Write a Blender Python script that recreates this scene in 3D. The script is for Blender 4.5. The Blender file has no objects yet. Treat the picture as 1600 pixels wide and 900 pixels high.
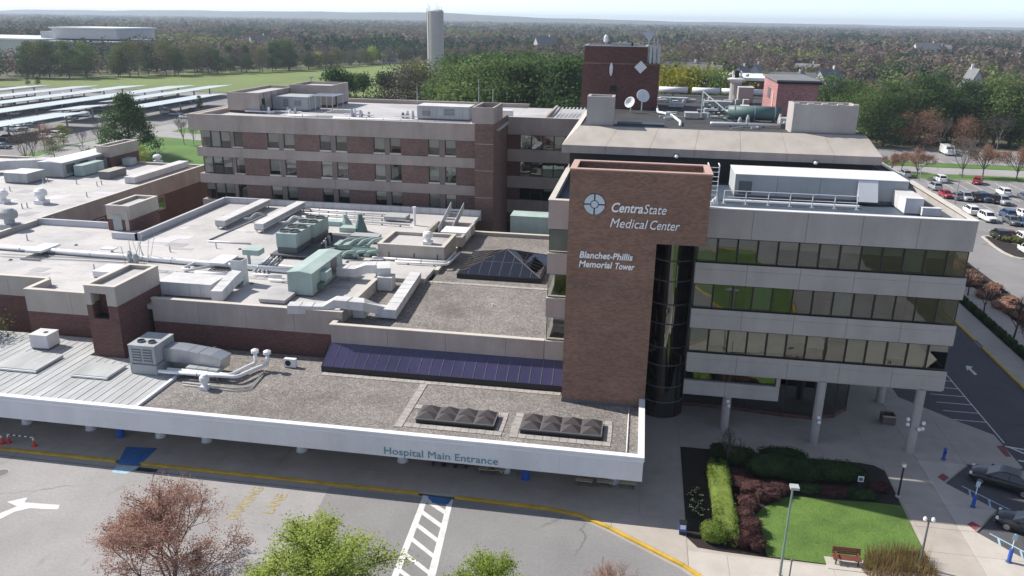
import bpy, bmesh, math, random
import numpy as np
from mathutils import Vector, Matrix
random.seed(7)
scene = bpy.context.scene
COL = scene.collection
# ------------------------------------------------------------------ camera
CAM_H = 34.0
F_PX, PITCH, ROLL, YAW = 1236.07, 0.327469, -0.01607972, -0.15623048
def _basis():
    cy, sy, cp, sp = math.cos(YAW), math.sin(YAW), math.cos(PITCH), math.sin(PITCH)
    fwd = Vector((sy*cp, cy*cp, -sp)); rt = Vector((cy, -sy, 0)); dn = fwd.cross(rt)
    cr, sr = math.cos(ROLL), math.sin(ROLL)
    return cr*rt + sr*dn, -sr*rt + cr*dn, fwd
RT, DN, FW = _basis()
cam = bpy.data.cameras.new('camera')
cam_o = bpy.data.objects.new('camera', cam); COL.objects.link(cam_o)
cam.sensor_width = 36.0; cam.lens = 36.0*F_PX/1600.0; cam.clip_start = 0.5; cam.clip_end = 30000
m = Matrix((RT, -DN, -FW)).transposed().to_4x4(); m.translation = (0, 0, CAM_H)
cam_o.matrix_world = m
scene.camera = cam_o
# ------------------------------------------------------------------ sky, sun, exposure
SUN = Vector((-1.10, 0.27, 1.0)).normalized()          # towards the sun
el = math.asin(SUN.z); az = math.atan2(SUN.x, SUN.y)
world = bpy.data.worlds.new('World'); scene.world = world; world.use_nodes = True
wn = world.node_tree.nodes; wl = world.node_tree.links
sky = wn.new('ShaderNodeTexSky'); sky.sky_type = 'NISHITA'; sky.sun_disc = False
sky.sun_elevation = el; sky.sun_rotation = az; sky.altitude = 800; sky.air_density = 0.55; sky.dust_density = 0.7; sky.ozone_density = 3.0
hs = wn.new('ShaderNodeHueSaturation'); hs.inputs['Saturation'].default_value = 0.62      # white balance of the whole sky
wl.new(sky.outputs[0], hs.inputs['Color']); wl.new(hs.outputs[0], wn['Background'].inputs[0]); wn['Background'].inputs[1].default_value = 0.15
sun = bpy.data.lights.new('sun', 'SUN'); sun.energy = 4.4; sun.angle = math.radians(0.53); sun.color = (1.0, 0.94, 0.86)
sun_o = bpy.data.objects.new('sun', sun); COL.objects.link(sun_o)
sun_o.rotation_euler = SUN.to_track_quat('Z', 'Y').to_euler(); sun_o.location = (-60, 30, 90)
scene.view_settings.view_transform = 'Standard'; scene.view_settings.look = 'None'
scene.view_settings.exposure = 0.58; scene.view_settings.gamma = 1.0
scene.view_settings.use_curve_mapping = False
scene.render.engine = 'CYCLES'
scene.cycles.use_denoising = True
scene.cycles.max_bounces = 6; scene.cycles.diffuse_bounces = 3; scene.cycles.glossy_bounces = 3
scene.cycles.transparent_max_bounces = 12; scene.cycles.volume_bounces = 0
# ------------------------------------------------------------------ pixels of the photograph to places
def ray(x, y): return RT*((x-800)/F_PX) + DN*((y-450)/F_PX) + FW
def G(x, y, z=0.0):                      # where the line of sight meets the level z
    d = ray(x, y); t = (z-CAM_H)/d.z; return Vector((d.x*t, d.y*t, z))
def V(x, y, Y):                          # where it meets a facade standing at depth Y
    d = ray(x, y); t = Y/d.y; return Vector((d.x*t, Y, CAM_H+d.z*t))
def U(x, y, X):                          # where it meets a wall standing at X
    d = ray(x, y); t = X/d.x; return Vector((X, d.y*t, CAM_H+d.z*t))
# ------------------------------------------------------------------ materials
MATS = {}
def _new(name):
    mt = bpy.data.materials.new(name); mt.use_nodes = True; MATS[name] = mt
    nt = mt.node_tree; return mt, nt, nt.nodes['Principled BSDF']
def nd(nt, t, **kw):
    n = nt.nodes.new(t)
    for k, v in kw.items():
        if k in n.inputs.keys(): n.inputs[k].default_value = v
        else: setattr(n, k, v)
    return n
def pos(nt, scale=(1, 1, 1)):
    g = nd(nt, 'ShaderNodeNewGeometry'); mp = nd(nt, 'ShaderNodeMapping'); mp.inputs['Scale'].default_value = scale
    nt.links.new(g.outputs['Position'], mp.inputs['Vector']); return mp.outputs[0]
def noise(nt, vec, scale, detail=4, rough=.55):
    n = nd(nt, 'ShaderNodeTexNoise'); n.inputs['Scale'].default_value = scale; n.inputs['Detail'].default_value = detail
    n.inputs['Roughness'].default_value = rough; nt.links.new(vec, n.inputs['Vector']); return n.outputs[0]
def ramp(nt, fac, stops):
    r = nd(nt, 'ShaderNodeValToRGB'); e = r.color_ramp.elements
    while len(e) < len(stops): e.new(.5)
    for i, (p, c) in enumerate(stops):
        e[i].position = p; e[i].color = (*c, 1) if len(c) == 3 else c
    nt.links.new(fac, r.inputs[0]); return r.outputs[0]
def mixc(nt, a, b, fac, mode='MULTIPLY'):
    mx = nd(nt, 'ShaderNodeMix', data_type='RGBA', blend_type=mode)
    for s, v in ((6, a), (7, b)):
        if isinstance(v, tuple): mx.inputs[s].default_value = (*v, 1)
        else: nt.links.new(v, mx.inputs[s])
    if isinstance(fac, float): mx.inputs[0].default_value = fac
    else: nt.links.new(fac, mx.inputs[0])
    return mx.outputs[2]
def g3(v): return (v, v, v)
def M(name, col, rough=.8, big=.25, fine=.15, bigs=.25, fines=9., stretch=(1, 1, 1), bump=0., metal=0., spec=.4, bumps=None):
    """plain surface with uneven colour: broad mottling, fine grain and a little relief"""
    mt, nt, b = _new(name)
    v = pos(nt, stretch)
    c1 = ramp(nt, noise(nt, v, bigs, 5, .6), [(.25, g3(1-big)), (.75, g3(1+big*.35))])
    c2 = ramp(nt, noise(nt, pos(nt), fines, 3, .7), [(.3, g3(1-fine)), (.7, g3(1+fine*.6))])
    c = mixc(nt, mixc(nt, tuple(col), c1, 1.0), c2, 1.0)
    nt.links.new(c, b.inputs['Base Color']); b.inputs['Roughness'].default_value = rough
    b.inputs['Metallic'].default_value = metal; b.inputs['Specular IOR Level'].default_value = spec
    if bump:
        bp = nd(nt, 'ShaderNodeBump'); bp.inputs['Strength'].default_value = 1; bp.inputs['Distance'].default_value = bump
        nt.links.new(noise(nt, pos(nt), bumps or fines, 4, .7), bp.inputs['Height']); nt.links.new(bp.outputs[0], b.inputs['Normal'])
    return mt
def brick(name, col, mortar):
    mt, nt, b = _new(name)
    sx = nd(nt, 'ShaderNodeSeparateXYZ'); g = nd(nt, 'ShaderNodeNewGeometry'); nt.links.new(g.outputs['Position'], sx.inputs[0])
    ad = nd(nt, 'ShaderNodeMath', operation='ADD'); nt.links.new(sx.outputs[0], ad.inputs[0]); nt.links.new(sx.outputs[1], ad.inputs[1])
    cb = nd(nt, 'ShaderNodeCombineXYZ'); nt.links.new(ad.outputs[0], cb.inputs[0]); nt.links.new(sx.outputs[2], cb.inputs[1])
    bt = nd(nt, 'ShaderNodeTexBrick'); nt.links.new(cb.outputs[0], bt.inputs['Vector'])
    bt.inputs['Scale'].default_value = 1; bt.inputs['Brick Width'].default_value = .30; bt.inputs['Row Height'].default_value = .10; bt.inputs['Mortar Size'].default_value = .009
    bt.inputs['Color1'].default_value = (*[c*1.25 for c in col], 1); bt.inputs['Color2'].default_value = (*[c*.72 for c in col], 1); bt.inputs['Mortar'].default_value = (*mortar, 1); bt.inputs['Bias'].default_value = -.1
    v = pos(nt, (.5, .5, 3)); c1 = ramp(nt, noise(nt, v, .9, 5, .65), [(.3, g3(.90)), (.7, g3(1.07))])
    c2 = ramp(nt, noise(nt, pos(nt), .18, 4, .6), [(.3, g3(.82)), (.7, g3(1.12))])
    nt.links.new(mixc(nt, mixc(nt, bt.outputs[0], c1, 1.0), c2, 1.0), b.inputs['Base Color']); b.inputs['Roughness'].default_value = .85
    bp = nd(nt, 'ShaderNodeBump'); bp.inputs['Distance'].default_value = .006; bp.inputs['Strength'].default_value = .6
    nt.links.new(bt.outputs['Fac'], bp.inputs['Height']); bp.invert = True; nt.links.new(bp.outputs[0], b.inputs['Normal'])
    return mt
def concrete(name, col, amount=.32):
    """precast concrete: rain streaks running down, blotches, fine grain"""
    mt, nt, b = _new(name)
    s = ramp(nt, noise(nt, pos(nt, (.8, .8, .12)), 1.0, 5, .6), [(.25, g3(1-amount*.55)), (.7, g3(1.03))])
    t = ramp(nt, noise(nt, pos(nt), .22, 5, .6), [(.3, (1-amount*.6, 1-amount*.66, 1-amount*.7)), (.7, (1.05, 1.05, 1.05))])
    f = ramp(nt, noise(nt, pos(nt), 14., 3, .7), [(.3, g3(.93)), (.7, g3(1.05))])
    nt.links.new(mixc(nt, mixc(nt, mixc(nt, tuple(col), s, 1.0), t, 1.0), f, 1.0), b.inputs['Base Color'])
    b.inputs['Roughness'].default_value = .88; b.inputs['Specular IOR Level'].default_value = .3
    return mt
def asphalt(name, col, crack=.09):
    """worn asphalt: patches, grain, wandering sealed cracks, a few oil stains"""
    mt, nt, b = _new(name); p = pos(nt)
    wv = nd(nt, 'ShaderNodeTexNoise'); wv.inputs['Scale'].default_value = .5; wv.inputs['Detail'].default_value = 4; nt.links.new(p, wv.inputs['Vector'])
    mx = nd(nt, 'ShaderNodeVectorMath', operation='MULTIPLY_ADD'); nt.links.new(wv.outputs['Color'], mx.inputs[0]); mx.inputs[1].default_value = (2.6, 2.6, 0); nt.links.new(p, mx.inputs[2])
    vo = nd(nt, 'ShaderNodeTexVoronoi'); vo.feature = 'DISTANCE_TO_EDGE'; vo.inputs['Scale'].default_value = crack; nt.links.new(mx.outputs[0], vo.inputs['Vector'])
    ck = ramp(nt, vo.outputs['Distance'], [(.0, g3(.52)), (.008, g3(1.0))])
    br = ramp(nt, noise(nt, p, .10, 3, .5), [(.45, g3(0)), (.6, g3(1))]); ck = mixc(nt, (1., 1., 1.), ck, br, 'MIX')
    c1 = ramp(nt, noise(nt, p, .13, 6, .62), [(.28, g3(.80)), (.72, g3(1.10))]); c2 = ramp(nt, noise(nt, p, 5., 4, .75), [(.3, g3(.86)), (.7, g3(1.10))])
    ol = ramp(nt, noise(nt, pos(nt, (1, .5, 1)), .55, 3, .5), [(.22, g3(.72)), (.34, g3(1.0))])
    nt.links.new(mixc(nt, mixc(nt, mixc(nt, mixc(nt, tuple(col), c1, 1.0), c2, 1.0), ck, 1.0), ol, 1.0), b.inputs['Base Color']); b.inputs['Roughness'].default_value = .92; b.inputs['Specular IOR Level'].default_value = .25
    return mt
def membrane(name, col):
    """single-ply roof sheet: lap seams, ponding stains, dirt, lighter patches"""
    mt, nt, b = _new(name); p = pos(nt)
    bt = nd(nt, 'ShaderNodeTexBrick'); nt.links.new(pos(nt, (1, 1, 0)), bt.inputs['Vector']); bt.inputs['Scale'].default_value = 1; bt.inputs['Brick Width'].default_value = 16; bt.inputs['Row Height'].default_value = 2.9; bt.inputs['Mortar Size'].default_value = .035; bt.inputs['Mortar Smooth'].default_value = .3
    bt.inputs['Color1'].default_value = (1, 1, 1, 1); bt.inputs['Color2'].default_value = (.955, .955, .965, 1); bt.inputs['Mortar'].default_value = (.80, .80, .81, 1)
    c1 = ramp(nt, noise(nt, p, .11, 6, .62), [(.30, (.70, .70, .73)), (.52, (.96, .96, .97)), (.75, (1.08, 1.07, 1.05))])
    st = ramp(nt, noise(nt, pos(nt, (.6, 1.6, 1)), .33, 5, .7), [(.26, g3(.72)), (.42, g3(1.0))]); fi = ramp(nt, noise(nt, p, 3., 4, .7), [(.3, g3(.93)), (.7, g3(1.05))])
    nt.links.new(mixc(nt, mixc(nt, mixc(nt, mixc(nt, tuple(col), bt.outputs[0], 1.0), c1, 1.0), st, 1.0), fi, 1.0), b.inputs['Base Color']); b.inputs['Roughness'].default_value = .7; b.inputs['Specular IOR Level'].default_value = .3
    return mt
def gravel(name, cols, scale=7.):
    mt, nt, b = _new(name)
    vo = nd(nt, 'ShaderNodeTexVoronoi'); vo.inputs['Scale'].default_value = scale; nt.links.new(pos(nt), vo.inputs['Vector'])
    bw = nd(nt, 'ShaderNodeSeparateColor'); nt.links.new(vo.outputs['Color'], bw.inputs[0])
    c = ramp(nt, bw.outputs[0], [(0, cols[0]), (.35, cols[1]), (.7, cols[2]), (1, cols[3])])
    l = ramp(nt, noise(nt, pos(nt), .14, 6, .68), [(.3, g3(.66)), (.5, g3(.97)), (.7, g3(1.18))])
    s = ramp(nt, noise(nt, pos(nt), 2.2, 4, .7), [(.3, g3(.8)), (.7, g3(1.15))])
    nt.links.new(mixc(nt, mixc(nt, c, l, 1.0), s, 1.0), b.inputs['Base Color']); b.inputs['Roughness'].default_value = .95; b.inputs['Specular IOR Level'].default_value = .2
    bp = nd(nt, 'ShaderNodeBump'); bp.inputs['Distance'].default_value = .05; bp.inputs['Strength'].default_value = .9
    nt.links.new(bw.outputs[1], bp.inputs['Height']); nt.links.new(bp.outputs[0], b.inputs['Normal'])
    return mt
def glass(name, tint, refl=.30, rough=.015, wob=.004, gcol=(.93, .97, .93), fb=.35):
    """coated window glass: part mirror, part tinted see-through, slightly wavy"""
    mt, nt, b = _new(name); nt.nodes.remove(b); out = nt.nodes['Material Output']
    tr = nd(nt, 'ShaderNodeBsdfTransparent'); tr.inputs[0].default_value = (*tint, 1)
    gl = nd(nt, 'ShaderNodeBsdfGlossy'); gl.inputs['Roughness'].default_value = rough; gl.inputs[0].default_value = (*gcol, 1)
    fr = nd(nt, 'ShaderNodeLayerWeight'); fr.inputs[0].default_value = fb
    mr = nd(nt, 'ShaderNodeMapRange'); mr.inputs['From Min'].default_value = 0; mr.inputs['From Max'].default_value = 1
    mr.inputs['To Min'].default_value = refl; mr.inputs['To Max'].default_value = 1
    nt.links.new(fr.outputs['Fresnel'], mr.inputs['Value'])
    bp = nd(nt, 'ShaderNodeBump'); bp.inputs['Distance'].default_value = wob; bp.inputs['Strength'].default_value = 1
    nt.links.new(noise(nt, pos(nt), .8, 1, .5), bp.inputs['Height']); nt.links.new(bp.outputs[0], gl.inputs['Normal'])
    mx = nd(nt, 'ShaderNodeMixShader'); nt.links.new(mr.outputs[0], mx.inputs[0]); nt.links.new(tr.outputs[0], mx.inputs[1]); nt.links.new(gl.outputs[0], mx.inputs[2])
    nt.links.new(mx.outputs[0], out.inputs['Surface']); return mt
def leafmat(name, cols, trans=.35):
    """foliage: colour differs from clump to clump and from plant to plant"""
    mt, nt, b = _new(name); nt.nodes.remove(b); out = nt.nodes['Material Output']
    oi = nd(nt, 'ShaderNodeObjectInfo')
    n = noise(nt, pos(nt), .9, 4, .7)
    ad = nd(nt, 'ShaderNodeMath', operation='MULTIPLY_ADD'); nt.links.new(oi.outputs['Random'], ad.inputs[0]); ad.inputs[1].default_value = .30; nt.links.new(n, ad.inputs[2])
    sb = nd(nt, 'ShaderNodeMath', operation='SUBTRACT'); nt.links.new(ad.outputs[0], sb.inputs[0]); sb.inputs[1].default_value = .15
    c = ramp(nt, sb.outputs[0], [(.28, cols[0]), (.5, cols[1]), (.74, cols[2])])
    d = nd(nt, 'ShaderNodeBsdfDiffuse'); t = nd(nt, 'ShaderNodeBsdfTranslucent'); mx = nd(nt, 'ShaderNodeMixShader'); mx.inputs[0].default_value = trans
    nt.links.new(c, d.inputs[0]); nt.links.new(c, t.inputs[0]); nt.links.new(d.outputs[0], mx.inputs[1]); nt.links.new(t.outputs[0], mx.inputs[2])
    nt.links.new(mx.outputs[0], out.inputs['Surface']); return mt
def attrmat(name, trans=.3):
    mt, nt, b = _new(name); nt.nodes.remove(b); out = nt.nodes['Material Output']
    a = nd(nt, 'ShaderNodeAttribute'); a.attribute_name = 'tint'
    l = ramp(nt, noise(nt, pos(nt), .35, 3, .6), [(.3, g3(.75)), (.7, g3(1.2))])
    c = mixc(nt, a.outputs[0], l, 1.0)
    d = nd(nt, 'ShaderNodeBsdfDiffuse'); t = nd(nt, 'ShaderNodeBsdfTranslucent'); mx = nd(nt, 'ShaderNodeMixShader'); mx.inputs[0].default_value = trans
    nt.links.new(c, d.inputs[0]); nt.links.new(c, t.inputs[0]); nt.links.new(d.outputs[0], mx.inputs[1]); nt.links.new(t.outputs[0], mx.inputs[2])
    nt.links.new(mx.outputs[0], out.inputs['Surface']); return mt
def emit(name, col, s):
    mt, nt, b = _new(name); b.inputs['Base Color'].default_value = (*col, 1)
    b.inputs['Emission Color'].default_value = (*col, 1); b.inputs['Emission Strength'].default_value = s; return mt

CONC = concrete('concrete_tan_grey', (.43, .375, .345))  # warm tan-grey base colour of the precast bands
CONC2 = concrete('concrete_pale', (.46, .425, .385), .25)
CONC3 = concrete('concrete_grey', (.42, .395, .38), .24)
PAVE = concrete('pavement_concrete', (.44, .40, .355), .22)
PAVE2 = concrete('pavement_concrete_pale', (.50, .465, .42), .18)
BRICK = brick('red_brown_brick', (.228, .122, .084), (.205, .16, .13))
BRICKW = brick('muted_wing_brick', (.185, .110, .094), (.18, .14, .125))
BRICK2 = brick('dark_red_brick', (.125, .054, .046), (.12, .085, .08))
BRICK3 = brick('pink_brown_brick', (.38, .18, .175), (.36, .22, .20))
BRICKCAP = M('pink_coping', (.50, .33, .28), .8, .15, .1)
COPE = M('pale_coping', (.58, .54, .48), .6, .15, .06)
WHITE = M('white_painted_metal', (.74, .75, .76), .45, .10, .05)
WHITEDUCT = concrete('white_duct_metal', (.62, .625, .63), .30)
FASCIA = concrete('white_fascia', (.68, .69, .71), .14)
CONCD = concrete('brown_grey_concrete', (.24, .20, .18), .2)
MEMB = membrane('white_roof_membrane', (.525, .51, .49))
MEMB2 = membrane('pale_roof_membrane', (.50, .49, .475))
SEAM = M('seamed_metal_roof', (.46, .475, .475), .5, .34, .08, stretch=(1, .25, 1), bigs=.8)
DARKROOF = M('dark_roof_membrane', (.060, .085, .115), .55, .3, .15, bigs=.4)
TARROOF = M('tar_roof', (.055, .056, .06), .8, .45, .3, bigs=.25, fines=3.)
GRAV = gravel('roof_gravel', [(.145, .133, .124), (.21, .193, .18), (.27, .25, .235), (.37, .35, .33)], 12.)
PAVER = M('roof_paver', (.40, .375, .345), .9, .3, .2, bigs=1.2)
GREYM = concrete('grey_cabinet_metal', (.40, .43, .44), .25)
GREYD = M('dark_grey_metal', (.13, .14, .15), .5, .2, .1)
TEAL = concrete('mint_green_cabinet_metal', (.38, .485, .46), .28)
TEALD = M('dark_green_metal', (.10, .17, .165), .5, .2, .08)
STEEL = M('galvanised_steel', (.45, .47, .49), .35, .2, .08, metal=.7)
BLACK = M('black_frame', (.018, .018, .02), .5, .2, .1)
DARKIN = M('dark_interior', (.022, .021, .02), .9, .3, .2)
BLIND = M('window_blind', (.44, .425, .38), .8, .2, .04, bigs=.7)
BLINDW = M('white_window_blind', (.66, .64, .60), .8, .2, .04, bigs=.7)
BLINDG = M('window_blind_green', (.25, .31, .28), .8, .2, .04, bigs=.7)
MULL = M('bronze_mullion', (.05, .045, .042), .45, .1, .05)
GLASS = glass('window_glass', (.56, .58, .56), .14, gcol=(.64, .67, .64))
GLASSW = glass('wing_window_glass', (.80, .80, .78), .10, gcol=(.7, .72, .7))
GLASSD = glass('dark_window_glass', (.14, .13, .12), .15)
GLASSBLUE = glass('blue_gallery_glass', (.02, .02, .05), .30, .03, gcol=(.78, .70, 1.0))
GLASSPYR = glass('grey_pyramid_glass', (.10, .10, .11), .16, .03, gcol=(.85, .85, .95), fb=.08)
GLASSC = glass('smoked_curved_glass', (.05, .05, .05), .16)
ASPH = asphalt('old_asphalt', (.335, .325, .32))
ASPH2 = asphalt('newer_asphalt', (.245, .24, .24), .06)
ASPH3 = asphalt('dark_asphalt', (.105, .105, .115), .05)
YELLOW = M('yellow_kerb_paint', (.62, .40, .05), .7, .35, .12, bigs=.9)
YELLOWF = M('faded_yellow_paint', (.42, .34, .13), .8, .4, .4, bigs=2., fines=8.)
PAINTW = M('white_road_paint', (.70, .70, .69), .7, .25, .12, bigs=1.5)
PAINTB = M('blue_ground_paint', (.035, .16, .42), .7, .35, .15, bigs=1.2)
PAINTLB = M('pale_blue_road_paint', (.38, .56, .66), .7, .3, .2, bigs=1.5)
REDMAT = M('red_tactile_paving', (.27, .07, .085), .8, .3, .2)
BLUE = M('blue_bollard_paint', (.03, .10, .42), .4, .1, .05)
MULCH = M('dark_mulch', (.035, .027, .024), .95, .4, .4, bigs=.8, fines=14., bump=.05)
LAWN = M('lawn_turf', (.135, .23, .050), .9, .38, .35, bigs=.5, fines=12., bump=.04)
FIELDM = M('meadow', (.17, .225, .06), .95, .35, .2, bigs=.012, fines=.4)
LAND = M('rough_land', (.13, .13, .075), .95, .4, .3, bigs=.01, fines=.3)
GRASSY = M('verge_grass', (.10, .20, .035), .95, .35, .3, bigs=.08, fines=3.)
WOODR = M('red_brown_wood', (.20, .065, .045), .6, .3, .1, stretch=(.3, 3, 3), bigs=2.)
BARK = M('bark', (.085, .065, .055), .95, .35, .3, bigs=2., fines=12.)
BARKG = M('grey_bark', (.16, .145, .135), .95, .35, .3, bigs=2., fines=12.)
SOLAR = M('solar_glass_sky_sheen', (.50, .56, .56), .35, .15, .03, spec=.6)  # pale base colour stands in for sky reflected by the panels
SILO = M('silo_concrete', (.52, .49, .475), .85, .15, .1, bigs=.15)
ROOFG = M('grey_shingle', (.19, .195, .205), .9, .25, .2, bigs=.5)
SIDING = M('house_siding', (.50, .50, .50), .8, .1, .05)
TYRE = M('tyre_rubber', (.02, .02, .02), .8, .2, .1)
RIM = M('wheel_rim', (.45, .46, .47), .3, .1, .05, metal=.8)
CARGLASS = M('car_window', (.015, .018, .02), .06, .1, .0, spec=.9)
HEADL = M('headlamp_lens', (.75, .77, .78), .1, .05, .0, spec=.8)
TAILL = M('tail_lamp_lens', (.30, .02, .02), .15, .1, .0)
CREAM = M('cream_wood', (.52, .44, .31), .7, .2, .1)
ORANGE = M('orange_cone_plastic', (.62, .06, .03), .5, .15, .05)
LETW = M('white_sign_letter', (.90, .91, .92), .4, .05, .02)
LETB = M('blue_green_sign_letter', (.10, .26, .32), .5, .1, .05)
LOGO = M('silver_emblem', (.55, .62, .68), .35, .08, .03)
GLOBE = M('white_globe_lamp', (.80, .80, .78), .2, .03, .0)
def carpaint(name, col, metal=.0):
    mt, nt, b = _new(name); b.inputs['Base Color'].default_value = (*col, 1); b.inputs['Roughness'].default_value = .34
    b.inputs['Metallic'].default_value = metal; b.inputs['Coat Weight'].default_value = .35; b.inputs['Coat Roughness'].default_value = .05
    return mt
CP = {'white': carpaint('car_white', (.72, .73, .73)), 'black': carpaint('car_black', (.012, .013, .016)), 'red': carpaint('car_red', (.32, .02, .03)),
      'grey': carpaint('car_grey', (.13, .15, .17), .3), 'silver': carpaint('car_silver', (.42, .44, .46), .4), 'blue': carpaint('car_blue', (.05, .10, .20), .2),
      'maroon': carpaint('car_maroon', (.12, .02, .025)), 'tan': carpaint('car_tan', (.32, .27, .2), .2)}
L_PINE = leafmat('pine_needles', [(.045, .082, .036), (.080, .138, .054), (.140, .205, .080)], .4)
L_PINEY = leafmat('sunlit_tint_pine_needles', [(.070, .118, .042), (.130, .200, .070), (.215, .28, .105)], .4)  # lighter copy of the pine needles, sunlight put into the colour
L_SPRING = leafmat('fresh_spring_leaves', [(.15, .22, .035), (.28, .37, .07), (.43, .50, .14)], .5)
L_RED = leafmat('red_brown_buds', [(.30, .165, .125), (.43, .265, .205), (.56, .39, .32)], .45)
L_RUST = leafmat('rusty_buds', [(.20, .11, .075), (.31, .18, .13), (.40, .27, .19)], .4)
L_GREY = leafmat('bare_twigs', [(.10, .085, .075), (.16, .14, .12), (.22, .19, .165)], .1)
L_OLIVE = leafmat('olive_spring_haze', [(.085, .095, .045), (.14, .15, .065), (.20, .21, .09)], .4)
L_YELLOW = leafmat('yellow_green_leaves', [(.16, .17, .03), (.27, .27, .045), (.36, .34, .07)], .45)
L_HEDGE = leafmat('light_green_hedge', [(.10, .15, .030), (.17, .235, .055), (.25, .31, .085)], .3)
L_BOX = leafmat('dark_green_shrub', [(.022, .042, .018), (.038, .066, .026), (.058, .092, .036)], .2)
L_BARB = leafmat('purple_barberry', [(.055, .028, .028), (.098, .052, .050), (.145, .085, .078)], .3)
L_TAN = leafmat('dry_tan_grass', [(.17, .115, .055), (.27, .19, .095), (.34, .27, .14)], .3)
L_FOREST = attrmat('forest_tints')
# ------------------------------------------------------------------ mesh helpers
KS = 1.0      # plan scale of the block being built (levels set afterwards)
def worldloc(o):
    v = Vector((0, 0, 0))
    while o is not None: v = v + o.location; o = o.parent
    return v
def tag(o, label=None, cat=None, group=None, kind=None):
    if label: o['label'] = label
    if cat: o['category'] = cat
    if group: o['group'] = group
    if kind: o['kind'] = kind
    return o
def thing(name, label, cat, loc=(0, 0, 0), group=None, rz=0.):
    o = bpy.data.objects.new(name, None); COL.objects.link(o); o.location = (loc[0]*KS, loc[1]*KS, loc[2]); o.rotation_euler.z = rz; o.empty_display_size = .3
    return tag(o, label, cat, group)
def put(name, me, mat, parent=None, loc=None):
    o = bpy.data.objects.new(name, me); COL.objects.link(o)
    if mat is not None and not me.materials:
        me.materials.append(mat)
    if parent: o.parent = parent
    if loc is not None: o.location = loc
    return o
class MB:
    """collects faces, then becomes ONE mesh object"""
    def __init__(s): s.v = []; s.f = []; s.mi = []; s.cur = 0
    def add(s, vs, fs):
        n = len(s.v); s.v += [tuple(v) for v in vs]; s.f += [tuple(i+n for i in f) for f in fs]; s.mi += [s.cur]*len(fs); return s
    def box(s, x0, x1, y0, y1, z0, z1):
        return s.add([(x0, y0, z0), (x1, y0, z0), (x1, y1, z0), (x0, y1, z0), (x0, y0, z1), (x1, y0, z1), (x1, y1, z1), (x0, y1, z1)],
                     [(3, 2, 1, 0), (4, 5, 6, 7), (0, 1, 5, 4), (1, 2, 6, 5), (2, 3, 7, 6), (3, 0, 4, 7)])
    def prism(s, poly, z0, z1):
        n = len(poly); a = sum(poly[i][0]*poly[(i+1) % n][1]-poly[(i+1) % n][0]*poly[i][1] for i in range(n))
        if a < 0: poly = poly[::-1]
        vs = [(p[0], p[1], z0) for p in poly]+[(p[0], p[1], z1) for p in poly]
        return s.add(vs, [tuple(range(n-1, -1, -1)), tuple(range(n, 2*n))]+[(i, (i+1) % n, n+(i+1) % n, n+i) for i in range(n)])
    def sheet(s, poly, z):
        n = len(poly); a = sum(poly[i][0]*poly[(i+1) % n][1]-poly[(i+1) % n][0]*poly[i][1] for i in range(n))
        if a < 0: poly = poly[::-1]
        return s.add([(p[0], p[1], z) for p in poly], [tuple(range(n))])
    def tube(s, pts, r, n=6, cap=True):
        pts = [Vector(p) for p in pts]; rs = r if isinstance(r, (list, tuple)) else [r]*len(pts); rings = []
        for i, p in enumerate(pts):
            d = (pts[min(i+1, len(pts)-1)]-pts[max(i-1, 0)]).normalized()
            u = d.cross(Vector((0, 0, 1)) if abs(d.z) < .95 else Vector((1, 0, 0))).normalized(); w = d.cross(u)
            rings.append([p+(u*math.cos(2*math.pi*k/n)+w*math.sin(2*math.pi*k/n))*rs[i] for k in range(n)])
        vs = [v for q in rings for v in q]
        fs = [(i*n+k, (i+1)*n+k, (i+1)*n+(k+1) % n, i*n+(k+1) % n) for i in range(len(pts)-1) for k in range(n)]
        if cap: fs += [tuple(range(n)), tuple(range(len(vs)-1, len(vs)-n-1, -1))]
        return s.add(vs, fs)
    def lathe(s, c, prof, n=12):
        vs = [(c[0]+r*math.cos(2*math.pi*k/n), c[1]+r*math.sin(2*math.pi*k/n), c[2]+z) for r, z in prof for k in range(n)]
        fs = [(i*n+k, i*n+(k+1) % n, (i+1)*n+(k+1) % n, (i+1)*n+k) for i in range(len(prof)-1) for k in range(n)]
        fs += [tuple(range(n-1, -1, -1)), tuple(range(len(vs)-n, len(vs)))]
        return s.add(vs, fs)
    def duct(s, pts, w, h):
        """rectangular duct along a level or sloping path: bottom centre line"""
        pts = [Vector(p) for p in pts]; rings = []
        for i, p in enumerate(pts):
            a = (pts[i]-pts[i-1]).normalized() if i else None; b = (pts[i+1]-pts[i]).normalized() if i < len(pts)-1 else None
            d = (a+b).normalized() if a and b else (a or b)
            u = Vector((d.y, -d.x, 0)).normalized() if abs(d.z) < .99 else Vector((1, 0, 0))
            k = 1/max(.5, abs(d.dot(b or a))); up = d.cross(u)*-1 if abs(d.z) < .99 else Vector((0, 1, 0))
            up = up if abs(d.z) >= .99 else (up if up.z > 0 else -up)
            rings.append([p-u*w/2*k, p+u*w/2*k, p+u*w/2*k+up*h, p-u*w/2*k+up*h])
        vs = [v for q in rings for v in q]
        fs = [(i*4+k, i*4+(k+1) % 4, (i+1)*4+(k+1) % 4, (i+1)*4+k) for i in range(len(pts)-1) for k in range(4)]
        fs += [(3, 2, 1, 0), tuple(range(len(vs)-4, len(vs)))]
        return s.add(vs, fs)
    def mesh(s, name, mats, off=Vector((0, 0, 0)), smooth=False):
        me = bpy.data.meshes.new(name)
        me.from_pydata([(v[0]*KS-off.x, v[1]*KS-off.y, v[2]-off.z) for v in s.v], [], s.f)
        for mt in (mats if isinstance(mats, (list, tuple)) else [mats]): me.materials.append(mt)
        if any(s.mi): me.polygons.foreach_set('material_index', s.mi)
        if smooth: me.polygons.foreach_set('use_smooth', [True]*len(s.f))
        me.update(); return me
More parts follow.
